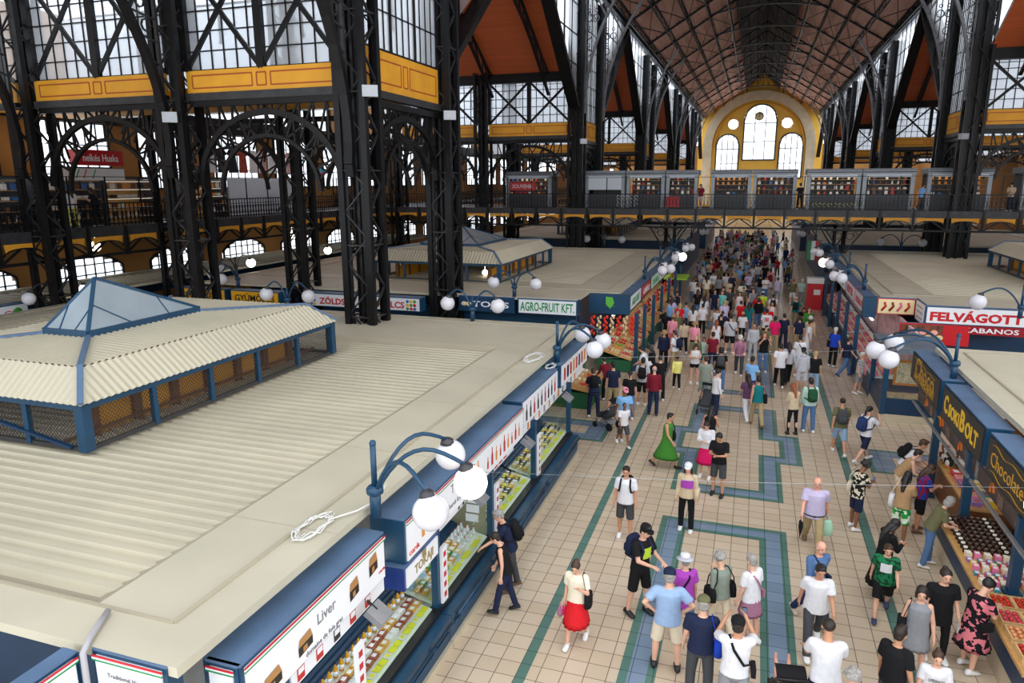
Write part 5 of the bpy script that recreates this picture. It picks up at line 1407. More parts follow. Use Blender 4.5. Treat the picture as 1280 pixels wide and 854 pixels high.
def souv_me(kind):
    m = MB()
    if kind == 'doll': m.lathe([(.06, 0), (.085, .06), (.07, .15), (.05, .18), (.06, .24), (.03, .29)], (0, 0, 0), 8)
    elif kind == 'folded_cloth': m.box((0, 0, .05), (.26, .2, .05)); m.box((0, 0, .1), (.25, .19, .05)); m.box((0, 0, .15), (.26, .2, .04))
    elif kind == 'souvenir_box': m.box((0, 0, .09), (.18, .14, .18)); m.box((0, 0, .19), (.19, .15, .03))
    elif kind == 'hanging_bag': m.box((0, 0, .14), (.24, .08, .26)); m.path([(-.08, 0, .27), (-.05, 0, .33), (.05, 0, .33), (.08, 0, .27)], .02)
    return m.mesh(kind, SOUV[0])
SME = {k: souv_me(k) for k in ('doll', 'folded_cloth', 'souvenir_box', 'hanging_bag')}
def souvenir(kind, ci, loc, where, rz=0, sc=1.0):
    o = link(kind, SME[kind], None, loc, rz); recolor(o, SOUV[ci]); o.location.z += .006; o.scale = (sc,) * 3
    return tag(o, '%s %s on %s' % (SNAM[ci], kind.replace('_', ' '), where), kind.replace('_', ' '), '%s %s pieces on %s' % (SNAM[ci], kind.replace('_', ' '), where))
rnd = random.Random(3)
for k, ((a, b), nm) in enumerate(zip(KX, KN)):
    y0, y1 = 55.2, 57.6
    root = thing('souvenir_kiosk', 'grey bridge ' + nm, 'kiosk', ((a + b) / 2, 56.4, GZ), 0, 'kiosks on the bridge')
    B = MB(); B.bx(a, b, y0, y0 + .08, GZ, GZ + 1.0)
    q = a + .12
    while q < b: B.bx(q, q + .015, y0 - .012, y0, GZ + .05, GZ + .95); q += .16
    part('front_panel', B, KD, root)
    for x in (a, b):
        B = MB(); B.bx(x - .12, x + .12, y0 - .05, y0 + .3, GZ, GZ + 2.45); part('corner_post', B, KG, root)
    B = MB(); B.bx(a, b, y1 - .1, y1, GZ, GZ + 2.4); part('back_wall', B, KD, root)
    B = MB(); B.prism([(y0 - .2, GZ + 2.4), (y0 - .2, GZ + 2.62), (y0 + .1, GZ + 2.78), (y1, GZ + 2.78), (y1, GZ + 2.4)], 'x', a - .15, b + .15); part('kiosk_roof', B, KG, root)
    B = MB(); B.bx(a - .14, b + .14, y0 - .22, y0 - .19, GZ + 2.5, GZ + 2.58); part('roof_stripe', B, KD, root)
    B = MB(); B.bx(a + .12, b - .12, y0 - .06, y0, GZ + (1.35 if k == 1 else 2.2), GZ + 2.4); part('roller_shutter', B, KWH, root)
    B = MB(); B.bx(a + .2, b - .2, y0 + .3, y0 + .4, GZ + 2.3, GZ + 2.36); part('lamp_strip', B, KLIGHT, root)
    B = MB(); B.bx(a, b, y0 - .02, y0 + .5, GZ + 1.0, GZ + 1.04)
    for z in (1.35, 1.7, 2.02): B.bx(a + .12, b - .12, y0 + .45, y0 + .75, GZ + z, GZ + z + .02)
    part('shelf', B, WOOD, root)
    if k == 1: continue
    where = 'the ' + ' '.join(nm.split()[:9])
    for zi, z in enumerate((1.04, 1.37, 1.72, 2.04)):
        x = a + .3
        while x < b - .2:
            kind = ('folded_cloth', 'doll', 'souvenir_box', 'hanging_bag')[(k + zi) % 4] if zi < 3 else 'souvenir_box'
            ci = (3 if (k in (4, 8) and zi >= 2) else rnd.choice((0, 0, 2, 3, 5, 5, 0, 2, 0, 1, 4, 2)))
            souvenir(kind, ci, (x, y0 + (.25 if zi == 0 else .6), GZ + z), where, 0, .82)
            x += .36 + .05 * rnd.random()
for (x, w, c, lab) in ((-5.6, 1.0, RED, 'red printed panel in front of the passage kiosk'), (-9.0, 1.3, mat('scroll_white', srgb(196, 204, 210), .5), 'white scroll pattern panel on the toy kiosk front'), (.95, .8, BLACK, 'black embroidery pattern panel below the amber kiosk'), (5.0, 2.6, mat('embroidery', srgb(190, 186, 120), .6), 'row of pale embroidery hung on the railing'), (8.2, 1.8, BLACK, 'row of black hats hung on the railing')):
    root = thing('hanging_textile', lab, 'panel', (x, 53.2, GZ + .3))
    B = MB()
    if 'red' in lab: B.bx(x - w / 2, x + w / 2, 52.95, 52.99, GZ + .12, GZ + .9)
    else:
        q = x - w / 2
        while q < x + w / 2:
            for zz in ((.2, .5, .75) if 'scroll' in lab or 'black emb' in lab else (.25,)):
                B.path([(q + .13 + .12 * math.cos(t), 52.96, GZ + zz + .12 + .12 * math.sin(t)) for t in (0, .8, 1.6, 2.4, 3.2, 4.0, 4.8)], .045, .03, up=Y)
            q += .32
    part('pattern', B, c, root)
rb = thing('red_banner', 'red banner with white lettering hanging in the half open kiosk', 'banner', (-17.6, 55.1, GZ + 1.3))
B = MB(); B.bx(-18.6, -16.5, 55.0, 55.05, GZ + 1.3, GZ + 1.95); part('cloth', B, mat('banner_red', srgb(196, 60, 64), .6), rb)
T = MB(); put_text(T, 'SOUVENIR', (-17.55, 54.98, GZ + 1.62), X, Z, 1.7, .3); part('lettering', T, WHITE, rb)
# left gallery shops
def gshop(label, y0, y1, x=-30.0, z1=8.5, lit=True, cols=(3, 2, 5, 0)):
    root = thing('gallery_shop', label, 'shop', (x - .8, (y0 + y1) / 2, GZ))
    B = MB(); B.bx(x - 1.3, x - 1.2, y0, y1, GZ, z1); part('back_wall', B, WOOD if lit else KD, root)
    for y in (y0, y1):
        B = MB(); B.bx(x - 1.3, x, y - .05, y + .05, GZ, z1); part('side_panel', B, KD, root)
    B = MB()
    for z in (.3, .75, 1.2, 1.65, 2.05): B.bx(x - .5, x, y0, y1, GZ + z, GZ + z + .03)
    part('shelf', B, KWH if lit else WOOD, root)
    B = MB(); B.bx(x - .1, x + .05, y0, y1, z1, z1 + .12); part('shop_top', B, KD, root)
    if lit:
        L = MB()
        for z in (.72, 1.17, 1.62, 2.02): L.bx(x - .3, x - .25, y0 + .1, y1 - .1, GZ + z, GZ + z + .02)
        part('shelf_lamp', L, mat('shelf_lamp', (1, 1, 1), .4, emit=(1, .84, .6), es=.9), root)
    y = y0 + .2
    while y < y1 - .1:
        for zi, z in enumerate((.33, .78, 1.23, 1.68)):
            souvenir(('doll', 'souvenir_box', 'folded_cloth', 'hanging_bag')[zi], rnd.choice(cols), (x - .15, y, GZ + z), label, PI / 2, .95)
        y += .42
    return root
gshop('bright shelf shop on the left gallery right of the white awning', 27.2, 30.4)
gshop('bright shelf shop on the left gallery between two columns', 32.9, 35.8)
gshop('dim shop on the left gallery under the red sign', 23.5, 27.0, lit=False, cols=(5, 2, 0, 4))
gshop('dim shop at the far left end of the gallery', 17.5, 23.0, lit=False, cols=(5, 2, 0, 4))
s, A, r, u, W, H = face_words('red curved sign with white script above the left gallery shop', '+x', -30.0, 25.9, 28.5, 9.15, 9.85, 'nelkés Huska', WHITE, RED, 2.0, .34, case=RED)
s, A, r, u, n, W, H = sign_box('white board with red and green ribbons below the red script sign', '+x', -29.9, 24.6, 28.4, 8.45, 9.0, .1, panel=WHITE, case=WHITE_M)
for q, c in ((.6, RED), (1.4, RED), (1.9, GREEN), (1.0, GREEN)):
    P = MB(); P.bar(A(q, .1, .04), A(q + .2, .5, .04), .1, .012, up=u); part('ribbon', P, c, s)
B = MB(); B.bx(-30.1, -30.0, 36.0, 43.5, GZ + .01, 8.6); single('pale_shutter', B, KWH, 'pale blue closed shop fronts on the left gallery', 'shop front', (-30, 40, GZ))
def garment(label, y, c, w=.72, h=1.35, x=-29.6, z=10.25, dress=False):
    root = thing('hanging_garment', label, 'garment', (x, y, z), PI / 2, 'clothes hanging on the left gallery')
    m = MB(); m.prism([(-w / 2, -h), (w / 2, -h), (w * .36, -.2), (w * .5, -.36), (w * .62, -.26), (w * .3, 0), (-w * .3, 0), (-w * .62, -.26), (-w * .5, -.36), (-w * .36, -.2)], 'y', -.04, .04); part('cloth', m, c, root, world=False)
    m = MB(); m.path([(-.2, 0, -.02), (0, 0, .06), (.2, 0, -.02)], .015); m.bar((0, 0, .06), (0, 0, .16), .015); part('hanger', m, DGREY, root, world=False)
EMB = mat('embroidered_red', srgb(170, 70, 50), .7, 0, .8, 16); LACE = mat('white_lace', srgb(236, 236, 238), .7, 0, .08, 20); FLOR = mat('floral_print', srgb(220, 180, 180), .7, 0, .6, 14); DKC = mat('dark_garment', srgb(34, 34, 44), .8)
gm = (LACE, DKC, DKC, EMB, LACE, FLOR, LACE, FLOR, FLOR, EMB)
gn = ('white lace', 'dark', 'dark', 'red embroidered', 'white lace', 'floral', 'white lace', 'floral', 'floral', 'red embroidered')
for k in range(10): garment('%s garment hanging above the pale shutter, %s along the rail' % (gn[k], ordn[k]), 34.2 + .92 * k, gm[k])
B = MB(); B.bar((-29.6, 33.5, 10.43), (-29.6, 44, 10.43), .04); single('clothes_rail', B, GREEN, 'green rail carrying the hanging clothes', 'rail', (-29.9, 38, 10.08))
root = thing('hanging_hat', 'turquoise and pink sun hat hanging right of the third column', 'hat', (-29.6, 45.3, 9.0))
m = MB(); m.lathe([(.5, 0), (.52, .03), (.3, .06), (.26, .22), (.0, .3)], (-29.6, 45.3, 9.0), 14); part('crown', m, mat('turquoise', srgb(60, 170, 190), .7), root)
m = MB(); m.lathe([(.56, -.06), (.56, 0), (.5, .02)], (-29.6, 45.3, 9.0), 14); part('brim', m, mat('hot_pink', srgb(226, 60, 110), .7), root)
# floor lamps and bulbs at the gallery, floodlights on the columns
for k, (x, y, z) in enumerate(((-31.5, 25.5, 10.4), (-31.5, 27.6, 5.2), (-31.5, 44, 4.6), (-26, 58, 4.3))):
    b = MB(); b.ball((x, y, z), .26, 12, 8); b.bar((x, y, z), (x, y, z + .8), .03)
    single('globe_pendant', b, GLOBE_ON, 'lit round globe hanging %s' % ('above the red script sign', 'before the first arched window of the left wall', 'before the farther arched windows of the left wall', 'near the second lantern')[k], 'lamp', (x, y, z))
for k, (x, y, z) in enumerate(((-12.1, 21.6, 11.2), (-12.2, 28.3, 11.0), (-20.0, 21.3, 10.6), (-12.2, 52.8, 11.2), (12.1, 52.8, 11.0))):
    root = thing('spotlight', 'small pale floodlight bracketed to %s' % ('the near nave column', 'the second nave column', 'the column behind the glass pyramid', 'the left column in front of the bridge', 'the right column in front of the bridge')[k], 'lamp', (x, y, z))
    P = MB(); P.box((x, y, z), (.5, .3, .36), .5); part('housing', P, GREY, root)
    P = MB(); P.bar((x - .1, y + .1, z), (x - .4, y + .4, z + .1), .05); part('arm', P, BLACK, root)
# slender safety cables across the aisle
for k, (p, q) in enumerate((((-4.9, 11.8, 2.9), (4.85, 13.6, 3.15)), ((-4.95, 19.9, 3.2), (4.85, 24.0, 3.3)))):
    c = MB(); c.tube([p, V(p).lerp(V(q), .5) - Z * .06, q], .0045, 5)
    single('tension_cable', c, STEEL, 'thin steel cable stretched across the aisle, the %s one' % ('nearer', 'farther')[k], 'cable', p)
# loose cables on the roof
def coil(label, c, R, n, seed):
    rr = random.Random(seed); m = MB(); pts = []
    for k in range(n):
        a = k * .5; R2 = R * (.5 + .5 * rr.random()); pts.append((c[0] + R2 * math.cos(a) * .7, c[1] + R2 * 1.6 * math.sin(a), c[2] + .02 + .03 * rr.random()))
    m.tube(pts, .009, 5); single('cable_coil', m, WHITE_M, label, 'cable', c)
coil('tangle of white cable on the roof beside the near globe lamp', (-5.7, 8.0, 3.46), .32, 60, 1)
coil('tangle of white cable on the roof beside the far globe lamp of the delicatessen', (-5.6, 18.6, 3.46), .4, 80, 2)
coil('small white cable tangle on the blue sign box below the far lamp', (-5.2, 18.9, 3.16), .22, 40, 4)
c = MB(); c.tube([(-5.6, 8.2, 3.5), (-5.35, 8.6, 3.5), (-5.2, 8.9, 3.55), (-5.12, 9.1, 3.75)], .012, 6); single('lamp_cable', c, WHITE_M, 'white cable running from the roof tangle up to the near globe lamp', 'cable', (-5.4, 8.5, 3.5))

# curved struts springing from the near columns towards the viewer's hall roof
for k, (x, y, lab) in enumerate(((XL, 21.9, 'the near nave column'), (-20.2, 21.9, 'the column behind the glass pyramid'), (-27.6, 21.9, 'the outermost left column'))):
    root = thing('curved_strut_frame', 'black curved roof strut springing from ' + lab, 'strut', (x, y, 10))
    A_ = MB(); pts = [(x, y - .55 - 3.6 * (t / 10) ** 1.9, 9.6 + 7.4 * t / 10) for t in range(11)]
    A_.path(pts, .2, .3, up=X); A_.path([pts[0], (x, y - .62, 8.9), (x, y - .56, 8.5)], .2, .3, up=X); part('curved_arm', A_, IRON, root)
    S_ = MB(); S_.path([(x, y - .62, 10.5), (x, y - .66, 16.8)], .1, .12, up=X)
    for t in range(3, 10):
        p = pts[t]; S_.bar(p, (x, y - .64, p[2] - .2), .06, .08, up=X)
        if t > 4: S_.path([(x, y - .64 - (y - .64 - p[1]) * .5 + .2 * math.cos(a * PI / 4), p[2] + .3 + .2 * math.sin(a * PI / 4)) for a in range(9)], .05, .05, up=X)
    part('scroll_lattice', S_, IRON_G, root)
import re
# =================================================================== PEOPLE
def smooth_remesh(mb, voxel, smooth=2, fac=.5, decim=None):
    me = bpy.data.meshes.new('body'); me.from_pydata(mb.v, [], mb.f)
    bm = bmesh.new(); bm.from_mesh(me); bmesh.ops.recalc_face_normals(bm, faces=bm.faces); bm.to_mesh(me); bm.free()
    o = bpy.data.objects.new('body', me); COL.objects.link(o)
    m = o.modifiers.new('r', 'REMESH'); m.mode = 'VOXEL'; m.voxel_size = voxel; m.use_smooth_shade = True
    if smooth:
        m = o.modifiers.new('s', 'SMOOTH'); m.iterations = smooth; m.factor = fac
    if decim:
        m = o.modifiers.new('d', 'DECIMATE'); m.ratio = decim
    dg = bpy.context.evaluated_depsgraph_get(); out = bpy.data.meshes.new_from_object(o.evaluated_get(dg))
    bpy.data.objects.remove(o); bpy.data.meshes.remove(me)
    out.polygons.foreach_set('use_smooth', [True] * len(out.polygons))
    return out
def caps(mb, a, b, ra, rb, n=10, flat=False):
    """tapered limb piece with round ends (or flat ones for cuffs)"""
    a, b = V(a), V(b); d = (b - a); L = d.length
    if L < 1e-6: return
    d.normalize(); u = V((0, 0, 1)) if abs(d.z) < .9 else V((0, 1, 0)); u = (u - d * u.dot(d)).normalized(); w = d.cross(u)
    rings = []
    def ringp(c, r): return [c + (u * math.cos(2 * PI * k / n) + w * math.sin(2 * PI * k / n)) * r for k in range(n)]
    if not flat:
        for t in (80, 50, 20): rings.append(ringp(a - d * ra * math.sin(math.radians(t)), ra * math.cos(math.radians(t))))
    rings.append(ringp(a, ra)); rings.append(ringp(b, rb))
    if not flat:
        for t in (20, 50, 80): rings.append(ringp(b + d * rb * math.sin(math.radians(t)), rb * math.cos(math.radians(t))))
    mb.loft(rings)
def ell_ring(c, rx, ry, ax, ay, n=16, sq=1.0):
    out = []
    for k in range(n):
        t = 2 * PI * k / n; cx, sy = math.cos(t), math.sin(t)
        out.append(V(c) + V(ax) * (rx * math.copysign(abs(cx) ** sq, cx)) + V(ay) * (ry * math.copysign(abs(sy) ** sq, sy)))
    return out

# pose: lean (torso pitch forward, deg), twist, legs (hip flex L,R ; knee L,R ; spread), arms (flex, abduct, elbow, inward) L,R ; head (pitch, yaw)
POSES = {
 'stand':   dict(lean=2, hipf=(3, -3), knee=(4, 6), spread=4, arm=((4, 9, 14, 6), (2, 9, 16, 6)), head=(8, 0)),
 'walk':    dict(lean=4, hipf=(24, -18), knee=(8, 22), spread=2, arm=((-20, 8, 14, 4), (20, 8, 26, 6)), head=(8, 0)),
 'walk2':   dict(lean=4, hipf=(-18, 24), knee=(22, 8), spread=2, arm=((20, 8, 26, 6), (-20, 8, 14, 4)), head=(14, 8)),
 'phone':   dict(lean=5, hipf=(4, -2), knee=(5, 5), spread=4, arm=((22, 6, 88, 38), (24, 6, 92, 38)), head=(32, 0)),
 'gesture': dict(lean=4, hipf=(5, -4), knee=(4, 6), spread=7, arm=((26, 10, 62, 22), (30, 10, 66, 24)), head=(16, 0)),
 'hips':    dict(lean=0, hipf=(2, -2), knee=(3, 3), spread=8, arm=((-18, 38, 82, 62), (-18, 38, 82, 62)), head=(6, 0)),
 'reach':   dict(lean=16, hipf=(8, -8), knee=(6, 4), spread=5, arm=((58, 6, 18, 4), (8, 8, 22, 8)), head=(26, 10)),
 'lean':    dict(lean=32, hipf=(10, -4), knee=(8, 6), spread=6, arm=((46, 8, 46, 18), (44, 8, 52, 18)), head=(26, 0)),
 'photo':   dict(lean=0, hipf=(3, -3), knee=(4, 4), spread=4, arm=((64, 14, 92, 26), (70, 14, 88, 26)), head=(-2, 0)),
 'strap':   dict(lean=3, hipf=(16, -12), knee=(6, 14), spread=3, arm=((-8, 8, 18, 4), (20, 14, 118, 24)), head=(22, 0)),
 'push':    dict(lean=8, hipf=(14, -12), knee=(8, 16), spread=3, arm=((34, 8, 44, 6), (34, 8, 44, 6)), head=(14, 0)),
}
def skeleton(P):
    J = {}
    J['pelvis'] = V((0, 0, .93)); ln = math.radians(P['lean'])
    up = V((0, math.sin(ln), math.cos(ln))); fw = V((0, math.cos(ln), -math.sin(ln)))
    J['up'], J['fw'] = up, fw
    J['waist'] = J['pelvis'] + up * .16; J['chest'] = J['pelvis'] + up * .36; J['neck'] = J['pelvis'] + up * .535
    hp, hy = math.radians(P['head'][0]), math.radians(P['head'][1])
    hup = V((0, math.sin(hp * .8), math.cos(hp * .8)))
    J['hbase'] = J['neck'] + hup * .075
    hf = V((-math.sin(hy) * math.cos(hp), math.cos(hy) * math.cos(hp), -math.sin(hp)))
    hr = hf.cross(V((0, 0, 1))).normalized(); hu = hr.cross(hf)
    J['hf'], J['hr'], J['hu'] = hf, hr, hu
    J['head'] = J['hbase'] + hu * .10 + hf * .015
    low = 9
    for i, s in enumerate((-1, 1)):
        hip = J['pelvis'] + V((s * .095, 0, -.03)); a = math.radians(P['hipf'][i]); sp = math.radians(P['spread'])
        d = V((s * math.sin(sp), math.sin(a), -math.cos(a))).normalized(); kn = hip + d * .42
        b = a - math.radians(P['knee'][i]); d2 = V((s * math.sin(sp) * .3, math.sin(b), -math.cos(b))).normalized(); an = kn + d2 * .42
        J['hip%d' % i], J['knee%d' % i], J['ank%d' % i], J['shin%d' % i] = hip, kn, an, d2
        f_ = V((0, 1, 0)); f_ = (f_ - d2 * f_.dot(d2) * .75).normalized()
        low = min(low, (an + f_ * .165 + d2 * .097).z, (an - f_ * .08 + d2 * .096).z, (an + f_ * .1 + d2 * .099).z)
        sh = J['neck'] + up * -.055 + V((s * .174, 0, 0)); fl, ab, el, inw = [math.radians(q) for q in P['arm'][i]]
        # upper arm: hangs along -up, swung forward by fl, out by ab
        dn = -up * math.cos(fl) + fw * math.sin(fl); d = (dn * math.cos(ab) + V((s, 0, 0)) * math.sin(ab)).normalized(); e = sh + d * .285
        # forearm: bend toward forward, turned inward
        side = V((s, 0, 0)); fdir = (fw * math.cos(fl) + up * math.sin(fl)); 
        fdir = (fdir * math.cos(inw) - side * math.sin(inw)).normalized(); fdir = (fdir - d * fdir.dot(d)).normalized()
        d2 = (d * math.cos(el) + fdir * math.sin(el)).normalized(); w = e + d2 * .245
        J['sho%d' % i], J['elb%d' % i], J['wri%d' % i], J['hand%d' % i], J['arm%d' % i] = sh, e, w, d2, d
    J['drop'] = low
    return J
def body_mesh(J):
    m = MB(); up, fw = J['up'], J['fw']; X_ = V((1, 0, 0))
    tor = [(J['pelvis'] - V((0, 0, .10)), .125, .10), (J['pelvis'], .165, .115), (J['waist'], .14, .105), (J['chest'] - up * .02, .16, .115), (J['chest'] + up * .08, .17, .11), (J['neck'] - up * .05, .13, .085), (J['neck'], .07, .065)]
    m.loft([ell_ring(c, rx, ry, X_, fw) for c, rx, ry in tor])
    caps(m, J['neck'] - up * .03, J['hbase'] + J['hu'] * .04, .056, .052)
    # head: skull, jaw, nose, ears
    hf, hr, hu, h = J['hf'], J['hr'], J['hu'], J['head']; R = Matrix((hr, hf, hu)).transposed()
    m.ball(h + hu * .035, (.078, .098, .092), 16, 12, M=R)
    m.ball(h + hf * .022 - hu * .045, (.058, .068, .072), 14, 10, M=R)
    m.ball(h + hf * .03 - hu * .095, (.034, .04, .026), 10, 8, M=R)
    m.ball(h + hf * .098 - hu * .012, (.013, .02, .022), 8, 6, M=R); m.ball(h + hf * .09 + hu * .012, (.010, .014, .026), 8, 6, M=R)
    for s in (-1, 1): m.ball(h + hr * (s * .079) - hu * .005, (.011, .02, .03), 8, 6, M=R)
    for i, s in enumerate((-1, 1)):
        caps(m, J['hip%d' % i], J['knee%d' % i], .088, .056); caps(m, J['knee%d' % i], J['knee%d' % i].lerp(J['ank%d' % i], .35) - V((0, .012, 0)), .055, .056); caps(m, J['knee%d' % i].lerp(J['ank%d' % i], .35) - V((0, .012, 0)), J['ank%d' % i], .055, .035)
        a = J['ank%d' % i]; sd = J['shin%d' % i]; f = V((0, 1, 0)); f = (f - sd * f.dot(sd) * .75).normalized()
        dn = sd
        caps(m, a + dn * .05 - f * .035, a + dn * .066 + f * .05, .031, .026); caps(m, a + dn * .066 + f * .05, a + dn * .072 + f * .125, .026, .019)
        caps(m, J['sho%d' % i] - V((s * .03, 0, 0)), J['elb%d' % i], .056, .04); caps(m, J['elb%d' % i], J['wri%d' % i], .04, .027)
        # hand: palm, four fingers bent in two steps, thumb from the side
        w, d = J['wri%d' % i], J['hand%d' % i]
        side = V((-s, 0, 0)); side = (side - d * side.dot(d)).normalized(); nrm = d.cross(side) * (1 if s > 0 else -1)
        fwd = fw - d * fw.dot(d) 
        fwd = fwd.normalized() if fwd.length > .2 else up
        acr = fwd if abs(d.z) > .6 else side           # across the palm
        inn = acr.cross(d).normalized(); inn = inn if inn.dot(side) > 0 or abs(d.z) < .6 else -inn
        if abs(d.z) <= .6: inn = -up if inn.dot(up) > 0 else inn
        pc = w + d * .05
        m.ball(pc, (.034, .016, .052), 10, 8, M=Matrix((acr, inn, d)).transposed())
        caps(m, w - d * .01, pc, .026, .028)
        for q, (o, L) in enumerate(((-.033, .062), (-.011, .076), (.011, .08), (.033, .07))):
            b = w + d * .088 + acr * o; e = b + d * L * .5 + inn * .008 + acr * o * .15; t = e + d * L * .38 + inn * .022
            caps(m, b - d * .02, e, .0095, .009, 7); caps(m, e, t, .009, .0075, 7)
        b = w + d * .03 + acr * .03; e = b + d * .035 + acr * .03 + inn * .008; t = e + d * .03 + acr * .008 + inn * .01
        caps(m, b, e, .013, .011, 7); caps(m, e, t, .011, .009, 7)
    return smooth_remesh(m, .0085, 3, .5, .45)
def drop(mesh, J):
    for v in mesh.vertices: v.co.z -= J['drop']
    return mesh
def shirt_mesh(J, sleeve='short', hem=.0, loose=1.0, hood=False):
    m = MB(); up, fw = J['up'], J['fw']; X_ = V((1, 0, 0)); g = .018 * loose
    base = J['pelvis'] - up * (.06 + hem)
    tor = [(base, .185 + g, .135 + g), (J['pelvis'] + up * .02, .175 + g, .128 + g), (J['waist'], .152 + g * 1.2, .12 + g * 1.2), (J['chest'] - up * .02, .17 + g, .125 + g), (J['chest'] + up * .08, .178 + g, .118 + g), (J['neck'] - up * .05, .15 + g * .6, .09 + g * .6), (J['neck'] - up * .002, .078, .074)]
    m.loft([ell_ring(c, rx, ry, X_, fw) for c, rx, ry in tor])
    for i, s in enumerate((-1, 1)):
        if sleeve == 'none': continue
        a, e, w = J['sho%d' % i], J['elb%d' % i], J['wri%d' % i]
        caps(m, a - V((s * .04, 0, 0)), a, .07, .07)
        if sleeve == 'short': caps(m, a, a.lerp(e, .72), .072, .064 + .012 * loose, flat=True)
        else:
            caps(m, a, e, .072, .055); caps(m, e, w - J['hand%d' % i] * .01, .055, .04, flat=True)
    if hood: m.ball(J['neck'] - fw * .07 + up * .01, (.11, .06, .09), 12, 8)
    return drop(smooth_remesh(m, .014, 2, .5, .6), J)
def legs_mesh(J, kind):
    m = MB(); up, fw = J['up'], J['fw']; X_ = V((1, 0, 0)); pv = J['pelvis']
    m.loft([ell_ring(pv + up * .10, .158, .122, X_, fw), ell_ring(pv + up * .02, .178, .13, X_, fw), ell_ring(pv - V((0, 0, .07)), .18, .132, X_, V((0, 1, 0))), ell_ring(pv - V((0, 0, .13)), .13, .11, X_, V((0, 1, 0)))])
    for i in (0, 1):
        h, k, a = J['hip%d' % i], J['knee%d' % i], J['ank%d' % i]
        if kind == 'shorts': caps(m, h, h.lerp(k, .55), .103, .1); caps(m, h.lerp(k, .5), h.lerp(k, 1.0), .1, .092, flat=True)
        elif kind == 'hotpants': caps(m, h, h.lerp(k, .5), .102, .1, flat=True)
        elif kind == 'leggings': caps(m, h, k, .098, .064); caps(m, k, k.lerp(a, .4), .063, .062); caps(m, k.lerp(a, .4), a, .06, .044, flat=True)
        elif kind == 'wide': caps(m, h, k, .105, .105); caps(m, k, a + J['shin%d' % i] * .02, .105, .115, flat=True)
        else: caps(m, h, k, .102, .078); caps(m, k, a + J['shin%d' % i] * .03, .078, .066, flat=True)
    return drop(smooth_remesh(m, .014, 2, .5, .6), J)
def skirt_mesh(J, length, flare, top=.1):
    """skirt from the waist down to a fraction of the leg"""
    up, fw = J['up'], J['fw']; X_ = V((1, 0, 0)); pv = J['pelvis']; m = MB()
    kmid = (J['knee0'] + J['knee1']) / 2; amid = (J['ank0'] + J['ank1']) / 2
    spread = abs(J['knee0'].y - J['knee1'].y) / 2
    bot = pv.lerp(kmid, length) if length <= 1 else kmid.lerp(amid, length - 1)
    rings = [ell_ring(pv + up * top, .155, .12, X_, fw, 28), ell_ring(pv, .19, .145, X_, fw, 28)]
    N = 5
    for k in range(1, N + 1):
        t = k / N; c = (pv - V((0, 0, .05))).lerp(bot, t); rx = .19 + flare * t; ry = .15 + (flare + spread * min(1, length) * .9) * t
        R = []
        for q, p in enumerate(ell_ring(c, rx, ry, X_, V((0, 1, 0)), 28)):
            R.append(c + (p - c) * (1 + .07 * t * math.cos(q * PI / 2 * 1.0 * (7 / 7) * 2) * (1 if q % 2 else .4)))
        rings.append(R)
    inner = [c * 1 for c in rings[-1]]
    rings.append([bot + V((0, 0, .02)) + (p - bot) * .9 for p in inner])
    m.loft(rings)
    me = m.mesh('skirt', SKIN[0])
    return drop(me, J)
def hair_mesh(J, kind):
    h, hf, hr, hu = J['head'], J['hf'], J['hr'], J['hu']; R = Matrix((hr, hf, hu)).transposed(); m = MB()
    cap_ = lambda k=1.0: m.ball(h + hu * .048 - hf * .016, (.087 * k, .102 * k, .092 * k), 16, 12, M=R)
    back = V((0, 0, -1))
    if kind == 'buzz':
        m.ball(h + hu * .043 - hf * .014, (.083, .099, .09), 16, 12, M=R)
    elif kind == 'short':
        cap_(1.03); m.ball(h - hf * .05 - hu * .02, (.078, .055, .07), 12, 8, M=R)
        m.ball(h + hu * .115 + hf * .045, (.06, .05, .03), 10, 6, M=R)
    elif kind == 'bob':
        cap_(1.06); m.ball(h - hf * .045 - hu * .04, (.092, .07, .1), 14, 10, M=R)
        for s in (-1, 1): m.ball(h + hr * (s * .078) - hu * .03 - hf * .01, (.022, .055, .08), 10, 8, M=R)
    elif kind == 'curly':
        cap_(1.1); rr = random.Random(5)
        for q in range(34):
            a, b = rr.uniform(0, 2 * PI), rr.uniform(-.35, 1.0); d = V((math.cos(a) * math.sqrt(1 - b * b * .99), math.sin(a) * math.sqrt(1 - b * b * .99), b))
            if d.y > .35 and d.z < .55: continue
            m.ball(h + hu * .04 - hf * .02 + R @ V((d.x * .1, d.y * .11, d.z * .1)), .036, 7, 5)
    elif kind in ('long', 'ponytail', 'bun'):
        cap_(1.04)
        if kind == 'long':
            m.ball(h - hf * .045 - hu * .04, (.088, .065, .1), 14, 10, M=R)
            p = h - hf * .06 - hu * .05; q = J['chest'] - J['fw'] * .135 + J['up'] * .02
            caps(m, p, p.lerp(q, .5) - J['fw'] * .02, .075, .07); caps(m, p.lerp(q, .5) - J['fw'] * .02, q, .07, .045)
            for s in (-1, 1): caps(m, h + hr * (s * .075) - hu * .01, h + hr * (s * .085) - hu * .13 - hf * .03, .03, .03)
        elif kind == 'ponytail':
            p = h - hf * .1 + hu * .05; m.ball(p, .032, 8, 6); q = p - hf * .07 - V((0, 0, .2)); caps(m, p, p.lerp(q, .4) - hf * .03, .03, .036); caps(m, p.lerp(q, .4) - hf * .03, q, .036, .012)
        else:
            m.ball(h - hf * .075 + hu * .115, .045, 10, 8)
    elif kind == 'fringe':      # balding: hair round the back and sides only
        m.ball(h - hf * .035 - hu * .005, (.086, .085, .06), 14, 10, M=R)
    return drop(smooth_remesh(m, .010, 2, .5, .7), J)
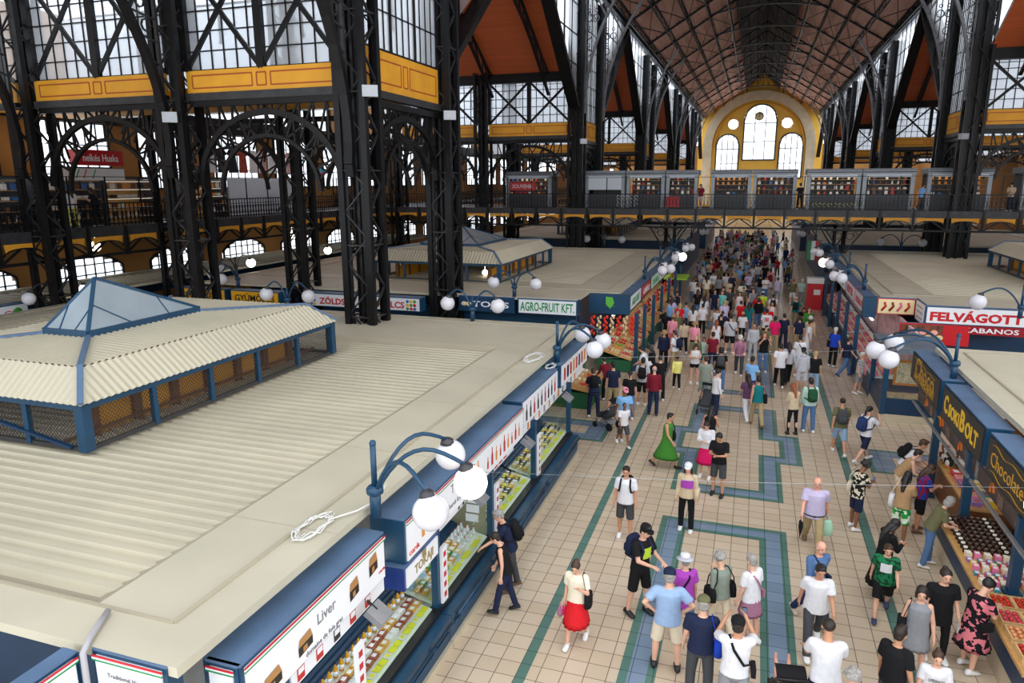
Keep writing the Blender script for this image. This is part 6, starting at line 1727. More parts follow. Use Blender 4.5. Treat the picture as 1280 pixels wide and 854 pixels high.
def hat_mb(J, kind):
    """returns crown and brim collectors"""
    h, hf, hr, hu = J['head'], J['hf'], J['hr'], J['hu']; c, b = MB(), MB(); o = h + hu * .055 - hf * .008
    def rg(r, z, k=1.12): return ell_ring(o + hu * z, r, r * k, hr, hf, 18)
    if kind == 'cap':
        c.loft([rg(.094, 0), rg(.095, .03), rg(.085, .065), rg(.055, .09), rg(.012, .1)])
        pts = []
        for k in range(9):
            a = PI * k / 8; pts.append((math.cos(a) * .078, .085 + math.sin(a) * .085))
        t = [o + hr * p + hf * (q - .0) + hu * (.008 - .12 * max(0, q - .08)) for p, q in pts]; n = len(t)
        b.add([p + hu * .006 for p in t] + [p - hu * .006 for p in t], [tuple(range(n)), tuple(reversed(range(n, 2 * n)))] + [(i, i + n, (i + 1) % n + n, (i + 1) % n) for i in range(n)])
    else:
        c.loft([rg(.094, 0), rg(.092, .07), rg(.08, .095), rg(.02, .098)])
        b.loft([rg(.09, .0), rg(.165, -.012), rg(.168, -.004), rg(.092, .014)], cap=False)
    for m in (c, b): m.v = [(x, y, z - J['drop']) for x, y, z in m.v]
    return c, b

SKIN = [mat('skin_' + n_, c, .5, 0, .05, 9) for n_, c in (('fair', srgb(222, 172, 146)), ('tan', srgb(198, 144, 112)), ('brown', srgb(134, 88, 62)), ('rosy', srgb(226, 166, 142)))]
HAIRM = {n_: mat('hair_' + n_, c, .55, 0, .25, 40) for n_, c in (('black', (.012, .010, .010)), ('dark', srgb(38, 28, 22)), ('brown', srgb(66, 44, 30)), ('auburn', srgb(140, 74, 42)), ('blond', srgb(190, 156, 104)), ('grey', srgb(150, 146, 142)), ('white', srgb(214, 210, 204)))}
PAL = dict(white=(222, 222, 227), cream=(236, 226, 204), black=(22, 22, 25), navy=(30, 38, 66), darkblue=(38, 58, 100), blue=(60, 100, 180), royal=(30, 70, 190), lightblue=(150, 176, 212), skyblue=(130, 180, 230), denim=(84, 116, 160), paledenim=(140, 168, 198), grey=(140, 142, 148), lightgrey=(184, 186, 194), darkgrey=(68, 70, 74), greygreen=(134, 144, 132), olive=(106, 104, 74), khaki=(170, 150, 112), beige=(206, 186, 156), tan=(176, 142, 104), sand=(222, 208, 184), red=(206, 30, 38), maroon=(120, 26, 44), magenta=(222, 26, 100), pink=(236, 150, 170), rose=(214, 120, 130), lavender=(196, 186, 218), purple=(168, 70, 176), mauve=(160, 112, 136), plum=(96, 62, 92), green=(64, 128, 48), teal=(20, 110, 116), mint=(186, 216, 206), aqua=(110, 206, 200), lime=(190, 220, 60), yellow=(232, 226, 130), orange=(236, 130, 50), brown=(112, 80, 58), forest=(34, 80, 52))
CL = {}
def cloth(n):
    if n not in CL: CL[n] = mat('cloth_' + n, srgb(*PAL[n]), .85, 0, .06, 14, spec=.25)
    return CL[n]
def pattern_mat(name, c1, c2, scale, kind='noise'):
    if name in MATS: return MATS[name]
    m = mat(name, c1, .85, spec=.25); nt = m.node_tree; b = nt.nodes['Principled BSDF']
    tc = nt.nodes.new('ShaderNodeTexCoord'); r = nt.nodes.new('ShaderNodeValToRGB'); r.color_ramp.interpolation = 'CONSTANT'
    r.color_ramp.elements[0].color = (*c1, 1); r.color_ramp.elements[1].color = (*c2, 1); r.color_ramp.elements[1].position = .52
    if kind == 'stripe':
        t = nt.nodes.new('ShaderNodeTexWave'); t.bands_direction = 'Z'; t.inputs['Scale'].default_value = scale
    elif kind == 'vstripe':
        t = nt.nodes.new('ShaderNodeTexWave'); t.bands_direction = 'X'; t.inputs['Scale'].default_value = scale
    else:
        t = nt.nodes.new('ShaderNodeTexVoronoi' if kind == 'spots' else 'ShaderNodeTexNoise'); t.inputs['Scale'].default_value = scale
    nt.links.new(tc.outputs['Object'], t.inputs['Vector']); nt.links.new(t.outputs['Distance' if kind == 'spots' else ('Color' if kind.endswith('stripe') else 'Fac')], r.inputs['Fac']); nt.links.new(r.outputs['Color'], b.inputs['Base Color'])
    return m
CL['floral'] = pattern_mat('floral_dress_cloth', srgb(24, 20, 28), srgb(214, 120, 130), 9); CL['blackwhite'] = pattern_mat('black_white_print_cloth', srgb(24, 22, 22), srgb(214, 204, 180), 11)
CL['striped'] = pattern_mat('striped_cloth', srgb(20, 20, 24), srgb(236, 236, 236), 7, 'stripe'); CL['redblue'] = pattern_mat('red_blue_stripe_cloth', srgb(30, 60, 150), srgb(150, 24, 50), 5, 'vstripe')
CL['greenprint'] = pattern_mat('green_print_cloth', srgb(26, 120, 76), srgb(20, 60, 40), 13); CL['greenwhite'] = pattern_mat('green_white_print_cloth', srgb(30, 150, 60), srgb(220, 236, 216), 9)
SHOE = {n_: mat('shoe_' + n_, srgb(*c), .5) for n_, c in (('white', (232, 232, 232)), ('black', (24, 24, 26)), ('brown', (110, 80, 56)), ('navy', (50, 60, 96)), ('sand', (206, 190, 164)))}
EYE = mat('eye_dark', (.02, .015, .012), .3); LIP = mat('lip', srgb(176, 96, 88), .5)

SK = {k: skeleton(p) for k, p in POSES.items()}
ME_ = {}
def cached(key, fn):
    if key not in ME_:
        ME_[key] = fn()
        if not len(ME_[key].materials): ME_[key].materials.append(SKIN[0])
    return ME_[key]
def face_mesh(J):
    h, hf, hr, hu = J['head'], J['hf'], J['hr'], J['hu']; R = Matrix((hr, hf, hu)).transposed(); m = MB()
    for s in (-1, 1):
        m.ball(h + hf * .088 + hr * (s * .031) + hu * .012, (.010, .007, .006), 8, 6, 0, R)
        m.ball(h + hf * .089 + hr * (s * .033) + hu * .037, (.016, .005, .0028), 8, 6, 0, R)
    m.v = [(x, y, z - J['drop']) for x, y, z in m.v]
    return m.mesh('eyes', EYE)
def mouth_mesh(J):
    h, hf, hr, hu = J['head'], J['hf'], J['hr'], J['hu']; R = Matrix((hr, hf, hu)).transposed(); m = MB()
    m.ball(h + hf * .086 - hu * .06, (.024, .008, .007), 8, 6, 0, R); m.v = [(x, y, z - J['drop']) for x, y, z in m.v]
    return m.mesh('mouth', LIP)
def shoe_mesh(J, i, kind):
    a, sd = J['ank%d' % i], J['shin%d' % i]; f = V((0, 1, 0)); f = (f - sd * f.dot(sd) * .75).normalized(); m = MB(); s = sd.cross(f)
    k = 1.0
    sole = sd
    def rg(t, w, h0, h1): 
        c = a + f * t; return [c + s * (w * math.cos(q * PI / 5)) + sole * ((h0 + h1) / 2 - (h1 - h0) / 2 * math.sin(q * PI / 5)) * 1 for q in range(10)]
    m.loft([rg(-.085, .022, .035, .09), rg(-.07, .045, -.005, .095), rg(-.02, .049, -.025, .097), rg(.04, .052, .008, .097), rg(.1, .055, .028, .097), rg(.155, .048, .044, .096), rg(.175, .024, .06, .092)])
    return drop(m.mesh('shoe', SHOE['white']), J)
def strap_mesh(J, kind):
    up, fw = J['up'], J['fw']; m = MB(); n = 20
    if kind == 'pack':
        m.loft([ell_ring(J['chest'] - fw * .215 + up * z, rx, ry, V((1, 0, 0)), fw, 14, .7) for z, rx, ry in ((-.26, .1, .05), (-.22, .145, .085), (-.05, .15, .1), (.1, .14, .085), (.155, .1, .05))])
        m.loft([ell_ring(J['chest'] - fw * .315 + up * z, rx, ry, V((1, 0, 0)), fw, 12, .7) for z, rx, ry in ((-.2, .08, .02), (-.17, .11, .035), (-.06, .11, .035), (-.03, .08, .02))])
    m.v = [(x, y, z - J['drop']) for x, y, z in m.v]
    return m
def pack_straps(J):
    up, fw = J['up'], J['fw']; m = MB()
    for s in (-1, 1):
        b = J['neck'] + V((s * .105, 0, 0)) - up * .01
        pts = [J['chest'] - fw * .16 + V((s * .1, 0, 0)) + up * .09, b - fw * .05 + up * .018, b + fw * .045 + up * .006, J['chest'] + fw * .155 + V((s * .115, 0, 0)) + up * .04, J['chest'] + fw * .14 + V((s * .14, 0, 0)) - up * .1, J['chest'] + V((s * .19, 0, 0)) - up * .16, J['chest'] - fw * .15 + V((s * .13, 0, 0)) - up * .2]
        m.path(pts, .04, .012, up=fw)
    m.v = [(x, y, z - J['drop']) for x, y, z in m.v]
    return m
NP = [0]
def person(x, y, rz, pose, label, top=('short', 'white'), bottom=('trousers', 'navy'), hair=('short', 'dark'), skin=0, h=1.7, hat=None, shoes='white', wide=1.0, pack=None, group=None, near=True, z=0.0, socks=None):
    J = SK[pose]; k = h / 1.70
    root = thing('person', label, 'person', (x, y, z), math.radians(rz), group); root.scale = (k * wide, k * wide, k)
    NP[0] += 1
    def child(nm, key, fn, m):
        o = link(nm, cached(key, fn), root); recolor(o, m); return o
    child('body', ('body', pose), lambda: drop(body_mesh(J), J), SKIN[skin])
    if top:
        kind, c = top[0], top[1]; hem = {'short': 0, 'long': 0, 'none': 0, 'hoodie': .02, 'loose': .05, 'tunic': .16}.get(kind, 0)
        sl = {'hoodie': 'long', 'long': 'long', 'none': 'none'}.get(kind, 'short')
        child('top' if kind == 'none' else ('hoodie' if kind == 'hoodie' else 'shirt'), ('top', pose, kind), lambda: shirt_mesh(J, sl, hem, 1.25 if kind in ('loose', 'tunic', 'hoodie') else 1.0, kind == 'hoodie'), cloth(c))
    if bottom:
        kind, c = bottom
        if kind in ('skirt', 'miniskirt', 'dress', 'longdress'):
            L, fl = {'skirt': (1.12, .075), 'miniskirt': (.72, .045), 'dress': (1.05, .09), 'longdress': (1.45, .12)}[kind]
            child('skirt' if 'skirt' in kind else 'dress_skirt', ('skirt', pose, kind), lambda: skirt_mesh(J, L, fl, .14), cloth(c))
        else:
            child({'shorts': 'shorts', 'hotpants': 'shorts', 'leggings': 'leggings', 'wide': 'trousers'}.get(kind, 'trousers'), ('legs', pose, kind), lambda: legs_mesh(J, kind), cloth(c))
    if hair: child('hair', ('hair', pose, hair[0]), lambda: hair_mesh(J, hair[0]), HAIRM[hair[1]])
    if hat:
        kind, c = hat
        ck = ('crown', pose, kind)
        if ck not in ME_:
            a, b = hat_mb(J, kind); ME_[ck] = a.mesh('crown', SKIN[0]); ME_[('brim', pose, kind)] = b.mesh('brim', SKIN[0])
        hr_ = child('hat', ck, None, cloth(c)); b_ = link('brim', ME_[('brim', pose, kind)], hr_); recolor(b_, cloth(c if kind == 'cap' or c != 'white' else 'lightgrey'))
    if shoes:
        for i in (0, 1): child('shoe', ('shoe', pose, i), lambda: shoe_mesh(J, i, shoes), SHOE[shoes])
    if near:
        o = link('eyes', cached(('eyes', pose), lambda: face_mesh(J)), root); o = link('mouth', cached(('mouth', pose), lambda: mouth_mesh(J)), root)
    if pack:
        r2 = thing('backpack', '%s backpack worn by the %s' % (pack.replace('dark', 'dark '), re.split(r' standing| walking| with| bending| reaching| talking| striding| seen| in long| looking|,', label)[0]), 'backpack', (x, y, z), math.radians(rz)); r2.scale = root.scale
        ck = ('pack', pose)
        if ck not in ME_: ME_[ck] = strap_mesh(J, 'pack').mesh('bag', SKIN[0]); ME_[('straps', pose)] = pack_straps(J).mesh('strap', SKIN[0])
        o = link('bag', ME_[ck], r2); recolor(o, cloth(pack)); o = link('strap', ME_[('straps', pose)], r2); recolor(o, cloth(pack))
    return root
def local(root, J, p):
    """a skeleton point of the person in world coordinates"""
    q = V(p) - V((0, 0, J['drop'])); s = root.scale; q = V((q.x * s[0], q.y * s[1], q.z * s[2]))
    return Matrix.Rotation(root.rotation_euler[2], 3, 'Z') @ q + V(root.location)
def hand_of(root, pose, i): J = SK[pose]; return local(root, J, J['wri%d' % i] + J['hand%d' % i] * .09)
# things people carry: each stays a thing of its own
POSES['lean2'] = dict(lean=14, hipf=(20, -8), knee=(8, 10), spread=3, arm=((6, 8, 12, 6), (20, 6, 20, 6)), head=(34, 0))
POSES['photo2'] = dict(lean=4, hipf=(26, -22), knee=(6, 20), spread=2, arm=((48, 20, 112, 30), (52, 20, 112, 30)), head=(4, 0))
POSES['phone2'] = dict(lean=24, hipf=(8, -4), knee=(6, 6), spread=4, arm=((28, 6, 74, 24), (30, 6, 70, 24)), head=(30, 0))
POSES['strap2'] = dict(lean=3, hipf=(-12, 16), knee=(14, 6), spread=3, arm=((20, 14, 118, 24), (-8, 8, 18, 4)), head=(24, 0))
for k in ('lean2', 'photo2', 'phone2', 'strap2'): SK[k] = skeleton(POSES[k])
def _who(root): return root['label']
def _at(root, pose, name, label, cat):
    o = thing(name, label, cat, root.location, root.rotation_euler[2]); o.scale = root.scale
    return o
def _dn(J, mb): mb.v = [(x, y, z - J['drop']) for x, y, z in mb.v]; return mb
def carried_bag(root, pose, i, c, label, front):
    J = SK[pose]; s = (-1, 1)[i]; r2 = _at(root, pose, 'shoulder_bag', label, 'bag')
    if pose + str(i) + 'bag' not in ME_:
        up, fw = J['up'], J['fw']; b = J['waist'] + V((s * .24, 0, 0)) + fw * .02 - up * .08
        m = MB(); m.loft([ell_ring(b + up * z, .065, w, V((1, 0, 0)), fw, 14, .7) for z, w in ((-.17, .1), (-.15, .15), (0, .16), (.1, .13), (.13, .09))])
        ME_[pose + str(i) + 'bag'] = _dn(J, m).mesh('bag', SKIN[0])
        m = MB(); sh = J['neck'] + V((s * .13, 0, 0)) + up * .012; m.path([b + up * .1 + fw * .1, J['chest'] + V((s * .2, 0, 0)) + fw * .12, sh + fw * .04, sh - fw * .05, J['chest'] + V((s * .2, 0, 0)) - fw * .13, b + up * .1 - fw * .1], .025, .01, up=V((1, 0, 0)))
        ME_[pose + str(i) + 'bstrap'] = _dn(J, m).mesh('strap', SKIN[0])
    o = link('pouch', ME_[pose + str(i) + 'bag'], r2); recolor(o, cloth(c)); o = link('strap', ME_[pose + str(i) + 'bstrap'], r2); recolor(o, cloth(c))
def crossbody(root, pose, c, label, s):
    J = SK[pose]; r2 = _at(root, pose, 'strap_bag', label, 'bag'); up, fw = J['up'], J['fw']; k = pose + str(s) + 'cross'
    if k not in ME_:
        m = MB(); X_ = V((1, 0, 0)); sh = J['neck'] + X_ * (-s * .1) + up * .015; hp = J['waist'] + X_ * (s * .2) - up * .05
        m.path([sh, J['chest'] + X_ * (-s * .05) + fw * .163 + up * .06, J['waist'] + X_ * (s * .1) + fw * .15 + up * .03, hp, J['waist'] + X_ * (s * .1) - fw * .155 + up * .03, J['chest'] + X_ * (-s * .04) - fw * .158 + up * .06, sh], .035, .014, up=fw)
        ME_[k] = _dn(J, m).mesh('strap', SKIN[0])
        m = MB(); m.box(hp + X_ * (s * .035) - up * .07, (.06, .2, .15)); ME_[k + 'p'] = _dn(J, m).mesh('pouch', SKIN[0])
    o = link('strap', ME_[k], r2); recolor(o, cloth(c)); o = link('pouch', ME_[k + 'p'], r2); recolor(o, cloth(c))
def print_patch(root, pose, c, w, back=False):
    J = SK[pose]; up, fw = J['up'], J['fw']; m = MB(); n = 7; s = -1 if back else 1
    rows = []
    for j in range(4):
        cc = J['chest'] + up * (.07 - .07 * j); rows.append([cc + V((math.sin(a) * (.2 + .0 * j), 0, 0)) + fw * (s * math.cos(a) * .152) for a in [(-.5 + q / (n - 1)) * w * 5 for q in range(n)]])
    m.add([p for r in rows for p in r], [(j * n + q, j * n + q + 1, (j + 1) * n + q + 1, (j + 1) * n + q) for j in range(3) for q in range(n - 1)])
    o = link('shirt_print', _dn(J, m).mesh('shirt_print', cloth(c)), root)
def chest_words(root, pose, txt):
    J = SK[pose]; m = MB(); put_text(m, txt, J['chest'] + J['fw'] * .163, V((-1, 0, 0)), J['up'], .24, .055); link('shirt_lettering', _dn(J, m).mesh('shirt_lettering', BLACK), root)
def belt(root, pose):
    J = SK[pose]; m = MB(); m.loft([ell_ring(J['pelvis'] - J['up'] * .05 + J['up'] * z, .212, .16, V((1, 0, 0)), J['fw'], 24) for z in (0, .03)], cap=False)
    m.box(J['pelvis'] - J['up'] * .035 + J['fw'] * .165, (.04, .012, .035)); link('belt', _dn(J, m).mesh('belt', SHOE['black']), root)
def phone(root, pose, label):
    a, b = hand_of(root, pose, 0), hand_of(root, pose, 1); c = (a + b) / 2 if pose != 'photo' else b
    r2 = thing('phone', label, 'phone', c, root.rotation_euler[2])
    M_ = Matrix.Rotation(math.radians(-25 if pose != 'photo' else 10), 3, 'X'); m = MB(); m.box((0, 0, .03), (.075, .012, .15), M=M_); part('case', m, BLACK, r2, world=False)
    m = MB(); m.box(M_ @ V((0, -.008, 0)) + V((0, 0, .03)), (.066, .004, .135), M=M_); part('screen', m, mat('phone_screen', (.05, .07, .1), .15, emit=(.5, .65, .9), es=.25), r2, world=False)
def hand_item(root, pose, i, c, label):
    p = hand_of(root, pose, i); r2 = thing('drink_bottle', label, 'bottle', p)
    m = MB(); m.lathe([(.03, -.24), (.035, -.22), (.035, -.07), (.015, -.04), (.015, 0)], (0, 0, 0), 10); part('bottle_body', m, cloth(c), r2, world=False)
    m = MB(); m.loft([ell_ring((-.08, 0, z), a, a * .6, (1, 0, 0), (0, 1, 0), 10) for z, a in ((-.3, .03), (-.26, .06), (-.17, .055), (-.08, .015), (0, .01))]); part('pouch', m, cloth('mauve'), r2, world=False)
def water_bottle(root, pose, i):
    p = hand_of(root, pose, i); r2 = thing('water_bottle', 'clear water bottle in the hand of the woman in the black tunic', 'bottle', p)
    m = MB(); m.lathe([(.03, -.2), (.034, -.19), (.034, -.03), (.013, .03), (.013, .05)], (0, 0, 0), 10); part('bottle_body', m, mat('clear_plastic', srgb(196, 200, 196), .15), r2, world=False)
    m = MB(); m.lathe([(.016, .045), (.016, .065)], (0, 0, 0), 8); part('cap', m, WHITE, r2, world=False)
def umbrella(root, pose, i):
    p = hand_of(root, pose, i); r2 = thing('folded_umbrella', 'folded black umbrella in the hand of the bald man in lavender', 'umbrella', p)
    m = MB(); m.loft([ell_ring((0, 0, z), a, a, (1, 0, 0), (0, 1, 0), 10) for z, a in ((-.46, .006), (-.42, .012), (-.2, .05), (-.06, .045), (-.03, .015))]); part('canopy', m, cloth('black'), r2, world=False)
    m = MB(); m.tube([(0, 0, -.04), (0, 0, .05)], .014, 8); part('handle', m, SHOE['black'], r2, world=False)
def plastic_bag(root, pose, i):
    p = hand_of(root, pose, i); r2 = thing('carrier_bag', 'pale green plastic carrier bag held by the bald man in lavender', 'bag', p)
    m = MB(); m.loft([ell_ring((0, 0, z), a, b, (1, 0, 0), (0, 1, 0), 14, .7) for z, a, b in ((-.5, .1, .05), (-.47, .14, .08), (-.3, .14, .075), (-.17, .11, .05), (-.12, .08, .03))]); part('sack', m, mat('pale_green_plastic', srgb(176, 222, 196), .3), r2, world=False)
    m = MB(); m.path([(-.07, 0, -.14), (-.02, 0, 0), (.02, 0, 0), (.07, 0, -.14)], .02, .008, up=Y); part('handle', m, MATS['pale_green_plastic'], r2, world=False)
def pram(x, y, rz, label, baby=True):
    r = thing('pram', label, 'pram', (x, y, 0), math.radians(rz))
    m = MB()
    for s in (-1, 1):
        m.tube([(s * .24, -.42, 1.0), (s * .24, -.2, .75), (s * .25, .3, .2)], .014, 8); m.tube([(s * .24, .1, .62), (s * .25, -.32, .16)], .014, 8)
    m.tube([(-.24, -.42, 1.0), (.24, -.42, 1.0)], .018, 8); part('frame', m, SHOE['black'], r, world=False)
    for s in (-1, 1):
        for (yy, R) in ((.32, .1), (-.32, .14)):
            w_ = MB(); c = V((s * .25, yy, R)); w_.loft([[c + V((d, R * k * math.cos(a * PI / 7), R * k * math.sin(a * PI / 7))) for a in range(14)] for d, k in ((-.025, .8), (-.02, 1), (.02, 1), (.025, .8))]); part('wheel', w_, SHOE['black'], r, world=False)
    m = MB(); m.loft([ell_ring((0, yy, z), .2, b, (1, 0, 0), (0, .5, 1), 14, .7) for yy, z, b in ((-.28, .78, .06), (-.2, .55, .12), (.05, .46, .12), (.25, .42, .09), (.32, .36, .04))]); part('seat', m, cloth('darkgrey'), r, world=False)
    m = MB(); ar = [[(s * .22, -.22 + .24 * math.cos(a) * -1, .78 + .3 * math.sin(a)) for s in (-1, -.5, 0, .5, 1)] for a in [q * PI / 10 for q in range(2, 8)]]
    m.add([p for q in ar for p in q], [(i * 5 + j, i * 5 + j + 1, (i + 1) * 5 + j + 1, (i + 1) * 5 + j) for i in range(5) for j in range(4)]); part('hood', m, cloth('black'), r, world=False)
    m = MB(); m.box((0, -.05, .25), (.36, .4, .12)); part('basket', m, cloth('grey'), r, world=False)
    if baby:
        b = thing('person', 'baby in the pram pushed by the man in white, bare feet up', 'person', (x, y, 0), math.radians(rz))
        m = MB(); m.ball((0, -.16, .86), (.075, .085, .085), 12, 9); m.ball((0, -.06, .84), .012, 6, 5)
        caps(m, (0, -.14, .74), (0, .02, .6), .085, .09)
        for s in (-1, 1):
            caps(m, (s * .06, .04, .6), (s * .09, .2, .68), .048, .042); caps(m, (s * .09, .2, .68), (s * .1, .34, .8), .04, .03); caps(m, (s * .1, .34, .8), (s * .1, .36, .88), .028, .022)
            caps(m, (s * .09, -.12, .74), (s * .15, 0, .7), .036, .03); caps(m, (s * .15, 0, .7), (s * .14, .1, .76), .03, .024)
            for q in range(5): caps(m, (s * (.14 - .012 * q + .02), .1, .77), (s * (.14 - .014 * q + .025), .12, .8), .007, .006, 6)
        o = link('body', smooth_remesh(m, .008, 2), b); o.data.materials.append(SKIN[3])
        m = MB(); m.ball((0, -.175, .875), (.078, .086, .084), 12, 9); o = link('hair', m.mesh('hair', HAIRM['brown']), b)
        m = MB(); caps(m, (0, -.14, .75), (0, .02, .61), .095, .1); o = link('romper', m.mesh('romper', cloth('tan')), b)
        m = MB()
        for s in (-1, 1): m.ball((s * .028, -.085, .875), .008, 6, 5)
        link('eyes', m.mesh('eyes', EYE), b)
pram(.95, 10.55, 8, 'black pram with a baby in front of the man in white at the bottom', True)
pram(-4.35, 23.2, 60, 'black pram with a large hood parked at the corner of the left stall', False)
pram(-1.2, 25.9, 170, 'grey pram pushed by the person in the grey hooded jacket', False)
pram(2.9, 42.9, 0, 'pram beside the olive shirt near the red machine', False)
# =================================================================== THE CROWD
def _p(): return LAST[0]
LAST = [None]
_person = person
def person(*a, **k):
    LAST[0] = _person(*a, **k); return LAST[0]
person(-2.58, 11.31, 176, 'strap2', 'woman in cream tee and red midi skirt walking down the aisle, hair in a bun', ('short', 'cream'), ('skirt', 'red'), ('bun', 'brown'), h=1.66, skin=0, wide=0.95)
carried_bag(_p(), 'strap2', 0, 'black', 'black shoulder bag of the woman in the red skirt', True)
hand_item(_p(), 'strap2', 1, 'magenta', 'pink bottle and grey pouch in the hand of the woman in the red skirt')
person(-4.11, 11.84, 104, 'lean2', 'woman in black sleeveless top leaning over the left glass counter in sandals', ('none', 'black'), ('trousers', 'navy'), ('short', 'dark'), h=1.66, skin=0, wide=0.93, shoes='black')
person(-4.30, 12.64, 112, 'reach', 'grey haired man in navy tee reaching to the left glass counter', ('short', 'navy'), ('trousers', 'darkgrey'), ('short', 'grey'), h=1.74, skin=0, pack='black', shoes='brown')
person(-1.64, 12.60, -125, 'gesture', 'tour guide in black cap and black tee with green print talking to a group', ('short', 'black'), ('shorts', 'black'), ('short', 'dark'), h=1.85, skin=0, hat=('cap', 'black'), pack='navy', shoes='black')
print_patch(_p(), 'gesture', 'lime', .2)
person(-0.95, 11.19, 8, 'hips', 'man in light blue shirt and white shorts with hands on hips', ('loose', 'lightblue'), ('shorts', 'sand'), ('short', 'grey'), h=1.76, skin=0, hat=('cap', 'navy'), wide=1.12, shoes='black')
person(-0.75, 12.06, 22, 'stand', 'woman in purple shirt and white sun hat listening to the guide', ('tunic', 'purple'), ('shorts', 'denim'), ('short', 'grey'), h=1.6, skin=0, hat=('hat', 'white'))
crossbody(_p(), 'stand', 'black', 'black strap bag across the purple shirt', -1)
person(-0.35, 10.52, 2, 'stand', 'man in dark navy tee and olive cap seen from behind', ('short', 'navy'), ('trousers', 'darkgrey'), ('short', 'grey'), h=1.74, skin=0, hat=('cap', 'olive'), wide=1.08)
carried_bag(_p(), 'stand', 1, 'royal', 'bright blue backpack slung on the shoulder of the man in the olive cap', False)
person(0.18, 10.10, 4, 'photo', 'man in white tee and black cap holding up a phone', ('short', 'white'), ('shorts', 'grey'), ('short', 'dark'), h=1.78, skin=1, hat=('cap', 'black'), wide=1.08)
crossbody(_p(), 'photo', 'black', 'black strap bag across the white tee of the man with the phone', 1)
phone(_p(), 'photo', 'black phone held up by the man in the black cap')
person(-0.12, 12.32, 42, 'strap', 'grey haired woman in sage shirt with big black shoulder bags', ('long', 'greygreen'), ('trousers', 'sand'), ('curly', 'grey'), h=1.62, skin=0, shoes='sand')
carried_bag(_p(), 'strap', 1, 'black', 'large black shoulder bag of the grey haired woman in sage', False)
carried_bag(_p(), 'strap', 0, 'black', 'second black bag on the other side of the grey haired woman in sage', False)
person(0.41, 12.33, 48, 'stand', 'woman in white tee and mauve skirt standing at the edge of the group', ('short', 'white'), ('miniskirt', 'mauve'), ('short', 'grey'), h=1.66, skin=0, shoes='white')
crossbody(_p(), 'stand', 'mauve', 'mauve strap bag across the white tee of the woman in the skirt', 1)
person(1.55, 13.29, -150, 'walk', 'bald older man in slate blue shirt and jeans with a dark shoulder strap', ('long', 'denim'), ('trousers', 'darkblue'), ('fringe', 'grey'), h=1.73, skin=3, shoes='sand')
crossbody(_p(), 'walk', 'navy', 'dark strap bag across the slate blue shirt', -1)
person(1.51, 12.49, 182, 'walk2', 'man in loose white tee and dark trousers walking towards the gallery', ('loose', 'white'), ('trousers', 'darkgrey'), ('short', 'black'), h=1.7, skin=1, wide=1.08)
person(1.48, 10.36, 2, 'push', 'man in white tee with cropped hair pushing a pram', ('short', 'white'), ('shorts', 'navy'), ('buzz', 'dark'), h=1.8, skin=1, wide=1.1)
person(1.72, 9.62, 0, 'stand', 'person with curly grey hair at the bottom edge beside the white tee', ('short', 'lightgrey'), ('trousers', 'navy'), ('curly', 'grey'), h=1.6, skin=0)
person(1.75, 16.36, 178, 'walk', 'bald bearded man in lavender polo and khaki trousers carrying a green bag', ('loose', 'lavender'), ('trousers', 'khaki'), ('fringe', 'white'), h=1.76, skin=3, wide=1.12, shoes='brown')
umbrella(_p(), 'walk', 1)
plastic_bag(_p(), 'walk', 0)
belt(_p(), 'walk')
person(2.81, 17.77, -62, 'phone', 'woman with curly dark hair in black patterned top looking at a phone', ('loose', 'blackwhite'), ('shorts', 'navy'), ('curly', 'black'), h=1.68, skin=2)
carried_bag(_p(), 'phone', 0, 'sand', 'pale crescent bag of the woman in the black patterned top', False)
phone(_p(), 'phone', 'phone of the woman in the black patterned top')
person(3.60, 22.47, -48, 'photo2', 'dark haired person in white tee and navy shorts striding right with hands at the face', ('short', 'white'), ('shorts', 'navy'), ('ponytail', 'black'), h=1.72, skin=0, pack='darkblue')
person(2.96, 22.92, 2, 'walk', 'man in olive tee and denim shorts with a taupe backpack', ('short', 'olive'), ('shorts', 'paledenim'), ('buzz', 'dark'), h=1.76, skin=1, pack='darkgrey')
person(2.19, 24.81, 14, 'stand', 'man in mint long sleeved shirt and jeans with a dark green backpack', ('long', 'mint'), ('trousers', 'denim'), ('short', 'dark'), h=1.78, skin=1, pack='forest')
person(1.67, 24.41, 25, 'phone', 'woman with very long brown hair in beige top and black leggings', ('long', 'beige'), ('leggings', 'black'), ('long', 'auburn'), h=1.66, skin=0, shoes='black', wide=0.93)
person(4.20, 20.01, -104, 'lean', 'man in white shirt bending over the right stall with a black backpack', ('short', 'white'), ('trousers', 'darkgrey'), ('short', 'brown'), h=1.74, skin=1, pack='black')
person(4.01, 19.46, -95, 'lean', 'short dark haired woman in beige top bending over the toys', ('none', 'tan'), ('trousers', 'sand'), ('short', 'dark'), h=1.62, skin=0)
person(4.24, 18.12, -82, 'phone', 'woman with long wavy brown hair in red and blue striped shirt at the right stall', ('short', 'redblue'), ('shorts', 'black'), ('long', 'brown'), h=1.66, skin=1, shoes='brown')
person(3.71, 17.37, -30, 'phone', 'woman in brown gilet and green patterned shorts beside the right stall', ('short', 'tan'), ('shorts', 'greenwhite'), ('long', 'black'), h=1.66, skin=2)
carried_bag(_p(), 'phone', 0, 'white', 'white tote bag with black print of the woman in green shorts', False)
person(4.10, 16.39, -88, 'phone2', 'grey haired woman in olive tee and jeans reading at the right stall', ('short', 'olive'), ('trousers', 'denim'), ('bob', 'grey'), h=1.64, skin=0)
person(2.93, 14.70, -70, 'phone', 'woman in black with long black hair behind the boy in green', ('long', 'black'), ('longdress', 'black'), ('long', 'black'), h=1.66, skin=1, shoes='black')
person(2.85, 14.02, 172, 'walk2', 'boy in green printed jersey and black shorts', ('loose', 'greenprint'), ('shorts', 'black'), ('short', 'brown'), h=1.52, skin=0, wide=1.05, shoes='navy')
print_patch(_p(), 'walk2', 'white', .22)
